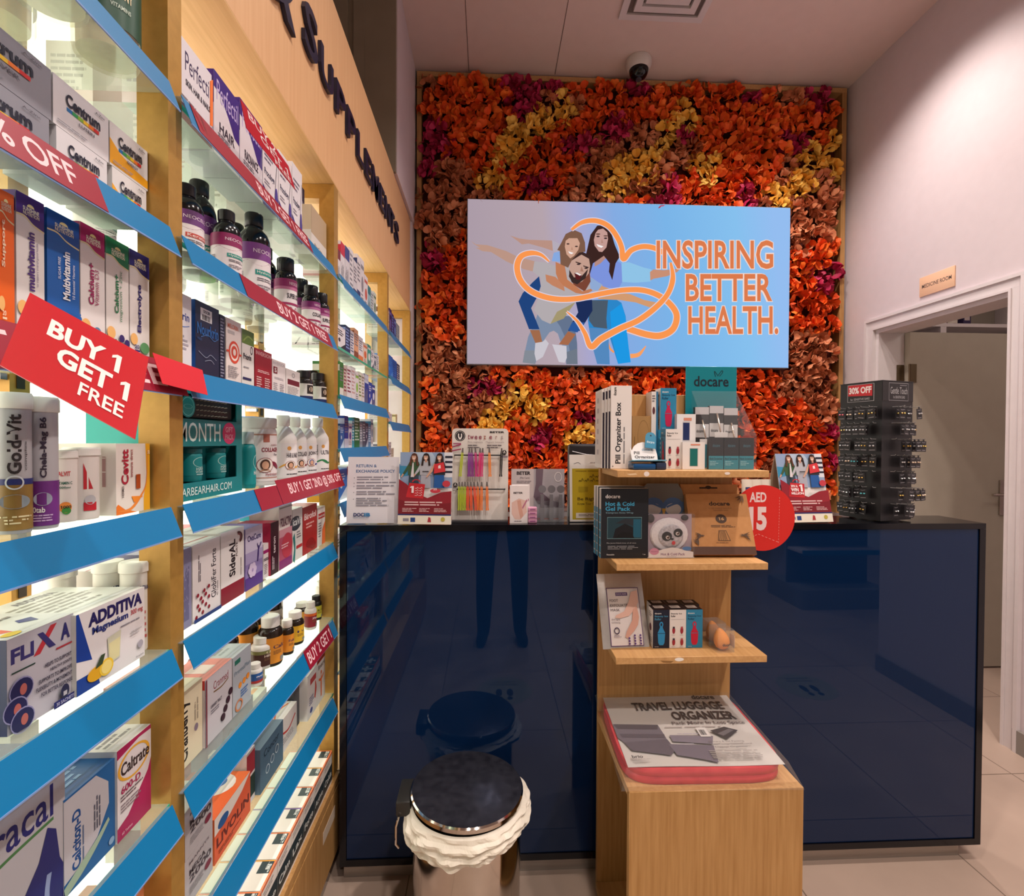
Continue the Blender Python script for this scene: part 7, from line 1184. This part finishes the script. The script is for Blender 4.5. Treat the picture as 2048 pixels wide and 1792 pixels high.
# --- third shelf
Z3 = SH[2]+.0004
MFOIL = noisy('silver_foil', '#b4aeaa', '#cfc9c4', (1, 1, 1), 12, .28, .3, .6)
fp = empty('foot_mask_pouch', 'silver foil foot mask pouch with bare legs picture leaning on the third shelf', 'pouch', ((X_(1212, 1.36)+X_(1306, 1.36))/2, 1.366, Z3), .05)
w_ = X_(1306, 1.36)-X_(1210, 1.36); h_ = .205; nU, nV = 10, 14
T = Matrix.Rotation(-.38, 4, 'X')
mb = MB(); vs = []; fs = []
for s in (-1, 1):
    for j in range(nV+1):
        for i in range(nU+1):
            u, v = i/nU, j/nV; b = max(0, math.sin(math.pi*u))**.6*max(0, math.sin(math.pi*v))**.6*.007
            vs.append(T @ Vector((-w_/2+w_*u, .008+s*(b+.0006), h_*v)))
n1 = (nU+1)*(nV+1)
for s in (0, 1):
    for j in range(nV):
        for i in range(nU): a = s*n1+j*(nU+1)+i; fs.append((a, a+1, a+nU+2, a+nU+1) if s == 0 else (a, a+nU+1, a+nU+2, a+1))
mb.add(vs, fs, MFOIL, True); mb.build('foil', fp)
def pf(u, v, h):
    b = max(0, math.sin(math.pi*min(max(u, 0), 1)))**.6*max(0, math.sin(math.pi*min(max(v, 0), 1)))**.6*.007
    return T @ Vector((-w_/2+w_*u, .008-(b+.0024+h*1.5), h_*v))
mb = MB(); pfa = Face(mb, pf)
def grid_rect(f, x0, y0, x1, y1, c, n=8):
    h = f.up(); vs = [f.fn(x0+(x1-x0)*i/n, y0+(y1-y0)*j/n, h) for j in range(n+1) for i in range(n+1)]
    f.mb.add(vs, [(j*(n+1)+i, j*(n+1)+i+1, (j+1)*(n+1)+i+1, (j+1)*(n+1)+i) for j in range(n) for i in range(n)], f.mat(c), True)
grid_rect(pfa, .17, .03, .88, .80, '#5a3a68'); grid_rect(pfa, .185, .04, .865, .79, '#ddd2d0'); pfa.lift += .0006
pfa.draw([('r', .36, .69, .62, .735, '#4a2a68'), ('t', 'DOCARE', .38, .70, .60, .726, '#c8b8c8', 0, .01), ('t', 'FOOT', .22, .61, .40, .645, '#4a4048', 0, 0), ('t', 'EXFOLIATING', .22, .545, .68, .58, '#4a4048', 0, 0), ('t', 'MASK', .22, .485, .42, .52, '#4a4048', 0, 0), ('t', 'Anti Aging', .22, .36, .40, .39, '#6a5a64', 0, 0), ('t', 'Exfoliating', .22, .32, .40, .35, '#6a5a64', 0, 0)]); pfa.lift += .0005
pfa.poly([(.84, .76), (.70, .74), (.62, .6), (.5, .48), (.32, .43), (.30, .40), (.4, .39), (.6, .42), (.74, .5), (.84, .6)], '#dcb0a0'); pfa.poly([(.80, .55), (.70, .5), (.66, .36), (.52, .22), (.48, .15), (.53, .13), (.68, .22), (.78, .3), (.82, .4)], '#d09c8a')
pfa.draw([('o', .31, .23, .06, .045, .3, '#3a2a48'), ('l', .24, .14, .42, .17, 2, '#8a7a88')]+[('e', x, .06+.035*k, .022, .014, '#5a3a78') for x in (.56, .68, .8) for k in range(4 if x != .56 else 3)]); mb.build('printed_panel', fp)
BX = [('navy', '#161c30', roller('#161c30', '#4a9ac0', '#2a8ac0')), ('white', '#e0d8d4', ROLW), ('blue', '#2a7fa4', roller('#2a7fa4', '#123a5a', '#c01c3c'))]
TP = [('r', 0, 0, 1, 1, '#221c24'), ('r', .2, .35, .8, .85, '#c8bcb4'), ('l', .25, .4, .75, .8, 4, '#6a6064')]
px = 1309
for i, (nm, c, F) in enumerate(BX):
    wpx = 33.3
    fbox('%s fronted ice roller carton in the front row on the third shelf' % nm, Z3, px+i*wpx, px+(i+1)*wpx, 1203, 1.366, .042, c if i != 1 else '#ded6d2', F, L=[('r', 0, 0, 1, 1, '#dcd4d0'), ('e', .5, .5, .2, .1, '#5a2a38'), ('l', .2, .75, .8, .9, 3, '#6a6468'), ('l', .2, .1, .8, .3, 4, '#8a8288')], T=TP, h=.107)
    fbox('ice roller carton behind the %s fronted one' % nm, Z3, px-4+i*32.2, px-4+(i+1)*32.2, 1190, 1.411, .042, '#dcd4d0', [('r', 0, 0, 1, 1, '#1c2030')], T=TP, h=.107)
for i, (pxc, Y, tl) in enumerate(((1447, 1.352, -.22), (1431, 1.405, -.2))):
    xx = X_(pxc, Y)
    bb = empty('makeup_sponge', ('orange egg shaped makeup sponge with print in a clear box', 'orange makeup sponge in the second clear box behind')[i], 'sponge', (xx, Y, Z3), .08)
    mb = MB(); T = Matrix.Translation((0, 0, .026)) @ Matrix.Rotation(tl, 4, 'Y'); r_ = .021
    mb.lathe([(0, -.0245), (.010, -.0225), (.0175, -.016), (.021, -.006), (.0205, .004), (.0165, .016), (.0105, .027), (.005, .0335), (0, .036)], noisy('sponge_orange%d' % i, '#f0903a', '#f49a44', (1, 1, 1), 200, .8), 28, T=T)
    if not i: cyl_face(mb, .0225, .014, .028, 90).draw([('t', 'docare', .25, .2, 1.05, .75, '#2a1c14', 0, .03)])
    mb.build('sponge', bb)
    mb = MB(); x_ = .024
    for a in ((-x_, x_, -x_, -x_+.0005, .0, .062), (-x_, x_, x_-.0005, x_, 0, .062), (-x_, -x_+.0005, -x_, x_, 0, .062), (x_-.0005, x_, -x_, x_, 0, .062), (-x_, x_, -x_, x_, .0615, .062)): mb.box(*a, MCLEAR)
    mb.build('clear_box', bb)
    if not i: mb = MB(); mb.box(x_+.0005, x_+.001, -x_, .0, .012, .045, M('#e8d0b8')); mb.build('side_label', bb)
# --- travel organizer pack on the base
lg = empty('luggage_organizer_pack', 'clear bagged red travel luggage organizer with grey printed sheet lying on the stand base', 'pack', (0, 0, 0))
ZT = .588; cs = [at(*p, Z=ZT) for p in ((1259, 1530), (1568, 1524), (1452, 1384), (1202, 1387))]
cs[2].z += .006; cs[3].z += .006
cn = sum(cs, Vector())/4; uu = ((cs[1]-cs[0])+(cs[2]-cs[3]))/2; vv = ((cs[3]-cs[0])+(cs[2]-cs[1]))/2
o0 = cn-uu/2-vv/2
rr3 = random.Random(4)
def slab(z0, z1, ex_, mat, n=40, name='folded_fabric'):
    mb = MB(); vs = []; fs = []; K = 5
    for j in range(K):
        t = j/(K-1); bul = math.sin(math.pi*t)
        for k in range(n):
            a = 2*math.pi*k/n; c_, s2 = math.cos(a), math.sin(a); e = 6
            x = abs(c_)**(2/e)*(1 if c_ >= 0 else -1)*.5; y = abs(s2)**(2/e)*(1 if s2 >= 0 else -1)*.5
            p = cn+uu*x*(1+ex_+.008*bul)+vv*y*(1+ex_*1.3+.014*bul)+Vector((0, 0, 0)); p.z = z0+(z1-z0)*t+.0016*math.sin(k*1.7+j)*bul
            vs.append(p)
    for j in range(K-1):
        for k in range(n): q = (k+1) % n; fs.append((j*n+k, j*n+q, (j+1)*n+q, (j+1)*n+k))
    fs.append([k for k in range(n)][::-1]); fs.append([(K-1)*n+k for k in range(n)])
    mb.add(vs, fs, mat, True); return mb
MREDF = noisy('red_nylon', '#c83840', '#d8484c', (1, 1, 1), 40, .35, .3)
slab(BZ+.0008, BZ+.020, .03, MREDF).build('folded_fabric', lg); slab(BZ+.0202, BZ+.038, .035, MREDF).build('folded_fabric', lg)
def wav(u, v, h): return o0+uu*u+vv*v+Vector((0, 0, 0))+Vector((0, 0, (BZ+.0395+.0012*math.sin(u*7)*math.sin(v*5+1)+(.003*max(0, v-.85)/.15)+h*2)-(o0+uu*u+vv*v).z))
mb = MB(); f = Face(mb, wav); grid_rect(f, 0, 0, 1, 1, '#c9c0ba', 20); f.lift += .0009
f.draw([('t', 'docare', .70, .895, .88, .965, '#2a2428', 0, .02), ('t', 'TRAVEL LUGGAGE', .20, .73, .90, .86, '#3a2c2c', 0, .03), ('t', 'ORGANIZER', .46, .575, .93, .70, '#3a2c2c', 0, .03), ('t', 'Pack More In Less Space', .43, .495, .96, .55, '#5a4a4a', 0, .01), ('l', .36, .455, .95, .475, 1, '#a89a98')])
for p_, c in ((((.0, .62), (.32, .60), (.33, .38), (.3, .26), (.04, .30), (.0, .4)), '#6a606a'), (((.0, .62), (.32, .60), (.30, .52), (.02, .54)), '#4a4048'), (((.02, .46), (.33, .44), (.32, .38), (.03, .4)), '#544a54'), (((.03, .32), (.33, .36), (.35, .2), (.3, .12), (.06, .2)), '#5c525c'), (((.36, .42), (.66, .40), (.62, .28), (.36, .32)), '#7c727e'), (((.32, .28), (.62, .26), (.58, .02), (.5, .06), (.34, .12)), '#6e6470')): f.poly([(x, y*.84) for x, y in p_], c)
f.draw([('l', .42, .35, .6, .37, 1, '#a89eaa'), ('l', .4, .22, .56, .24, 1, '#a89eaa'), ('p', [(.66, .40), (.78, .45), (.86, .40), (.74, .29)], '#3a3236'), ('p', [(.70, .36), (.80, .42), (.83, .40), (.73, .33)], '#6a6266'), ('r', .57, .32, .64, .44, '#dcd4d0'), ('b', .58, .34, .62, .41, '#4a4448'), ('t', 'Docare 6 Set Packing', .6, .24, .84, .265, '#6a5e60', 0, 0), ('t', 'Cubes/Compression/Travel', .58, .205, .88, .23, '#6a5e60', 0, 0), ('t', 'Luggage Organizer', .62, .17, .84, .195, '#6a5e60', 0, 0), ('l', .56, .04, .98, .14, 5, '#a09692'), ('t', 'brio', .04, .06, .11, .095, '#2a2428', 0, .02), ('l', .05, .02, .18, .05, 2, '#b0a6a2')]); mb.build('printed_sheet', lg)
mb = MB(); vs = []
for x, y, z in ((-.06, -.09, .004), (1.07, -.11, .004), (1.05, 1.04, .03), (-.05, 1.05, .032)): p = o0+uu*x+vv*y; vs.append(Vector((p.x, p.y, BZ+z)))
tp = [Vector((p.x, p.y, BZ+.0505)) for p in (o0-uu*.012-vv*.02, o0+uu*1.012-vv*.02, o0+uu*1.012+vv*1.01, o0-uu*.012+vv*1.01)]
mb.add(vs+tp, [(0, 1, 5, 4), (1, 2, 6, 5), (2, 3, 7, 6), (3, 0, 4, 7), (4, 5, 6, 7)], MCLEAR); mb.build('clear_bag', lg)

# ------------------------------------------------------------------ pedal bin
bn = empty('pedal_bin', 'round polished steel pedal bin with white liner in front of the counter', 'bin', (-.052, 1.350, 0))
mb = MB(); mb.lathe([(.138, .002), (.142, .006), (.143, .02), (.146, .36), (.140, .40), (.137, .40), (.137, .01), (0, .01)], MSTEEL, 56); mb.build('body', bn)
mb = MB(); mb.lathe([(.142, .0), (.15, .002), (.15, .018), (.1445, .02)], MBLACK, 48); mb.build('base_ring', bn)
MLID = noisy('dark_steel_lid', '#4e4c56', '#6c6a74', (1, 1, 1), 45, .2, .12, .85)
lid = MB(); T = Matrix.Translation((0, 0, .412)) @ Matrix.Rotation(.03, 4, 'Y') @ Matrix.Rotation(.01, 4, 'X')
lid.lathe([(0, -.006), (.146, -.006), (.1515, -.002), (.1515, .008), (.148, .012)], MSTEEL, 64, T=T); lid.lathe([(.148, .0121), (.10, .0155), (0, .017)], MLID, 64, T=T); lo = lid.build('lid', bn)
mb = MB(); mb.rbox(-.185, -.146, -.045, .05, .375, .415, M('#2a2826', .35), .005); mb.build('hinge_housing', bn)
mb = MB(); mb.tube([(-.176, -.05, .382), (-.182, -.055, .36), (-.182, -.057, .315), (-.176, -.05, .30)], .003, MSTEEL, 8); mb.build('bail_handle', bn)
from mathutils import noise as _nz
mb = MB(); n, K = 150, 16; vs = []; fs = []
for j in range(K):
    t = j/(K-1)
    for k in range(n):
        a = 2*math.pi*k/n; c_, s2 = math.cos(a), math.sin(a)
        nv = lambda fx, fz, o_: _nz.noise(Vector((c_*fx+o_, s2*fx-o_, t*fz+o_)))
        drop = .060+.022*math.sin(a+3.9)+.014*nv(2.2, 0, 3)
        z = .400-t*drop
        r = .1455+.020*math.sin(math.pi*min(1, t*1.02))**.6+.012*nv(3.5, 2.2, 0)*min(1, t*3)+.010*abs(nv(5, 5, 7))*min(1, t*4)+.006*math.sin(22*t+4*nv(2.5, 1, 11))*min(1, t*3)
        vs.append((max(r, .1475)*c_, max(r, .1475)*s2, z+.008*nv(4, 2, 20)*t))
for j in range(K-1):
    for k in range(n): q = (k+1) % n; fs.append((j*n+k, j*n+q, (j+1)*n+q, (j+1)*n+k))
MLIN = noisy('bin_liner', '#e0d6c6', '#ece2d4', (1, 1, 1), 14, .45, .3)
mb.add(vs, fs, MLIN, False); mb.build('bin_liner', bn)
# ------------------------------------------------------------------ the person taking the picture, seen mirrored in the counter glass
def skin_body(name, J, B):
    """J: joint -> (point, radius); B: bones; grows one continuous surface"""
    names = list(J); me = bpy.data.meshes.new(name); me.from_pydata([J[k][0] for k in names], [(names.index(a), names.index(b)) for a, b in B], [])
    o = bpy.data.objects.new(name, me); C.objects.link(o)
    sk = o.modifiers.new('skin', 'SKIN'); ss = o.modifiers.new('smooth', 'SUBSURF'); ss.levels = ss.render_levels = 2
    for i, k in enumerate(names):
        r = J[k][1]; me.skin_vertices[0].data[i].radius = r if isinstance(r, tuple) else (r, r); me.skin_vertices[0].data[i].use_root = (k == 'pelvis')
    dg = bpy.context.evaluated_depsgraph_get(); dg.update(); out = bpy.data.meshes.new_from_object(o.evaluated_get(dg)); bpy.data.objects.remove(o); return out
PX, PY = .10, -.33
J = {'pelvis': ((PX, PY, .96), (.15, .11)), 'waist': ((PX, PY, 1.10), (.135, .10)), 'chest': ((PX, PY, 1.32), (.16, .11)), 'neck0': ((PX, PY, 1.46), (.07, .07)), 'neck': ((PX, PY+.02, 1.54), (.055, .055)), 'head': ((PX, PY+.035, 1.64), (.078, .095)), 'crown': ((PX, PY+.03, 1.73), (.07, .085))}
B = [('pelvis', 'waist'), ('waist', 'chest'), ('chest', 'neck0'), ('neck0', 'neck'), ('neck', 'head'), ('head', 'crown')]
for s, n in ((-1, 'l'), (1, 'r')):
    J.update({'hip'+n: ((PX+s*.10, PY, .88), .092), 'knee'+n: ((PX+s*.115, PY+.03, .50), .066), 'calf'+n: ((PX+s*.12, PY, .32), .062), 'ankle'+n: ((PX+s*.125, PY-.02, .10), .05), 'heel'+n: ((PX+s*.125, PY-.03, .05), (.045, .045)), 'toe'+n: ((PX+s*.145, PY+.15, .035), (.045, .032)),
              'sh'+n: ((PX+s*.18, PY, 1.42), .062), 'elbow'+n: ((PX+s*.21, PY+.10, 1.18), .046), 'wrist'+n: ((PX-.10+s*.075, PY+.245, 1.33), .030), 'palm'+n: ((PX-.10+s*.068, PY+.285, 1.355), .030)})
    B += [('pelvis', 'hip'+n), ('hip'+n, 'knee'+n), ('knee'+n, 'calf'+n), ('calf'+n, 'ankle'+n), ('ankle'+n, 'heel'+n), ('heel'+n, 'toe'+n), ('chest', 'sh'+n), ('sh'+n, 'elbow'+n), ('elbow'+n, 'wrist'+n), ('wrist'+n, 'palm'+n)]
    for k in range(4):
        J['f%d%s' % (k, n)] = ((PX-.10+s*.058, PY+.31, 1.335+.018*k), .0085); J['g%d%s' % (k, n)] = ((PX-.10+s*.040, PY+.302, 1.332+.018*k), .0078); B += [('palm'+n, 'f%d%s' % (k, n)), ('f%d%s' % (k, n), 'g%d%s' % (k, n))]
    J['th'+n] = ((PX-.10+s*.056, PY+.272, 1.385), .010); B.append(('palm'+n, 'th'+n))
me = skin_body('person', J, B)
for c in ('#b98a70', '#22242c', '#1a1c22', '#121214'): me.materials.append(M(c, .7))
for p in me.polygons:
    z, x, y = p.center.z, p.center.x-PX, p.center.y-PY; p.use_smooth = True
    p.material_index = 3 if z < .085 else 2 if z < .98 and abs(x) < .26 else 0 if z > 1.485 or (y > .16 and z > 1.2) else 1
pn = put(me, 'person', None, 'person in dark shirt and trousers holding up a phone, mirrored in the counter glass', 'person')
mb = MB(); mb.lathe([(.0, 1.845), (.05, 1.835), (.082, 1.80), (.094, 1.75), (.092, 1.70), (.07, 1.67)], M('#1c1614', .8), 24, c=(PX, PY+.015)); mb.build('hair', pn)
mb = MB()
for s in (-1, 1): mb.lathe([(0, -.008), (.008, -.004), (.008, .004), (0, .008)], M('#e8e4e0'), 10, T=Matrix.Translation((PX+s*.03, PY+.128, 1.665))); mb.lathe([(0, -.004), (.004, 0), (0, .004)], M('#1a1210'), 8, T=Matrix.Translation((PX+s*.03, PY+.135, 1.665)))
mb.build('eyes', pn)
mb = MB(); mb.tube([(PX, PY+.128, 1.66), (PX, PY+.150, 1.63), (PX, PY+.13, 1.622)], [.007, .013, .006], M('#b98a70', .7), 8); mb.build('nose', pn)
mb = MB(); mb.tube([(PX-.024, PY+.118, 1.596), (PX, PY+.128, 1.592), (PX+.024, PY+.118, 1.596)], [.003, .006, .003], M('#8a4a44', .6), 8); mb.build('mouth', pn)
mb = MB(); mb.rbox(-.078, .078, PY+.30, PY+.308, 1.325, 1.40, M('#17171b', .3), .003); mb.build('phone', None, 'dark phone held up in both hands, out of the picture itself', 'phone')
# island shelf of the shop floor behind the viewer, mirrored in the counter
gd = empty('island_shelf', 'low double sided island shelf on the shop floor, mirrored in the counter glass', 'shelf', (2.55, -1.35, 0))
mb = MB(); mb.box(0, .75, 0, .5, 0, .16, M('#8a857f')); mb.build('plinth', gd)
mb = MB(); mb.box(.02, .73, .24, .26, .16, 1.35, M('#5a5650')); mb.build('spine_panel', gd)
for z in (.45, .74, 1.03, 1.3): mb = MB(); mb.box(.02, .73, .261, .46, z, z+.02, MWHITE); mb.box(.02, .73, .461, .466, z-.012, z+.028, MSTRIP); mb.build('shelf', gd)
bpy.data.objects.remove(_to)
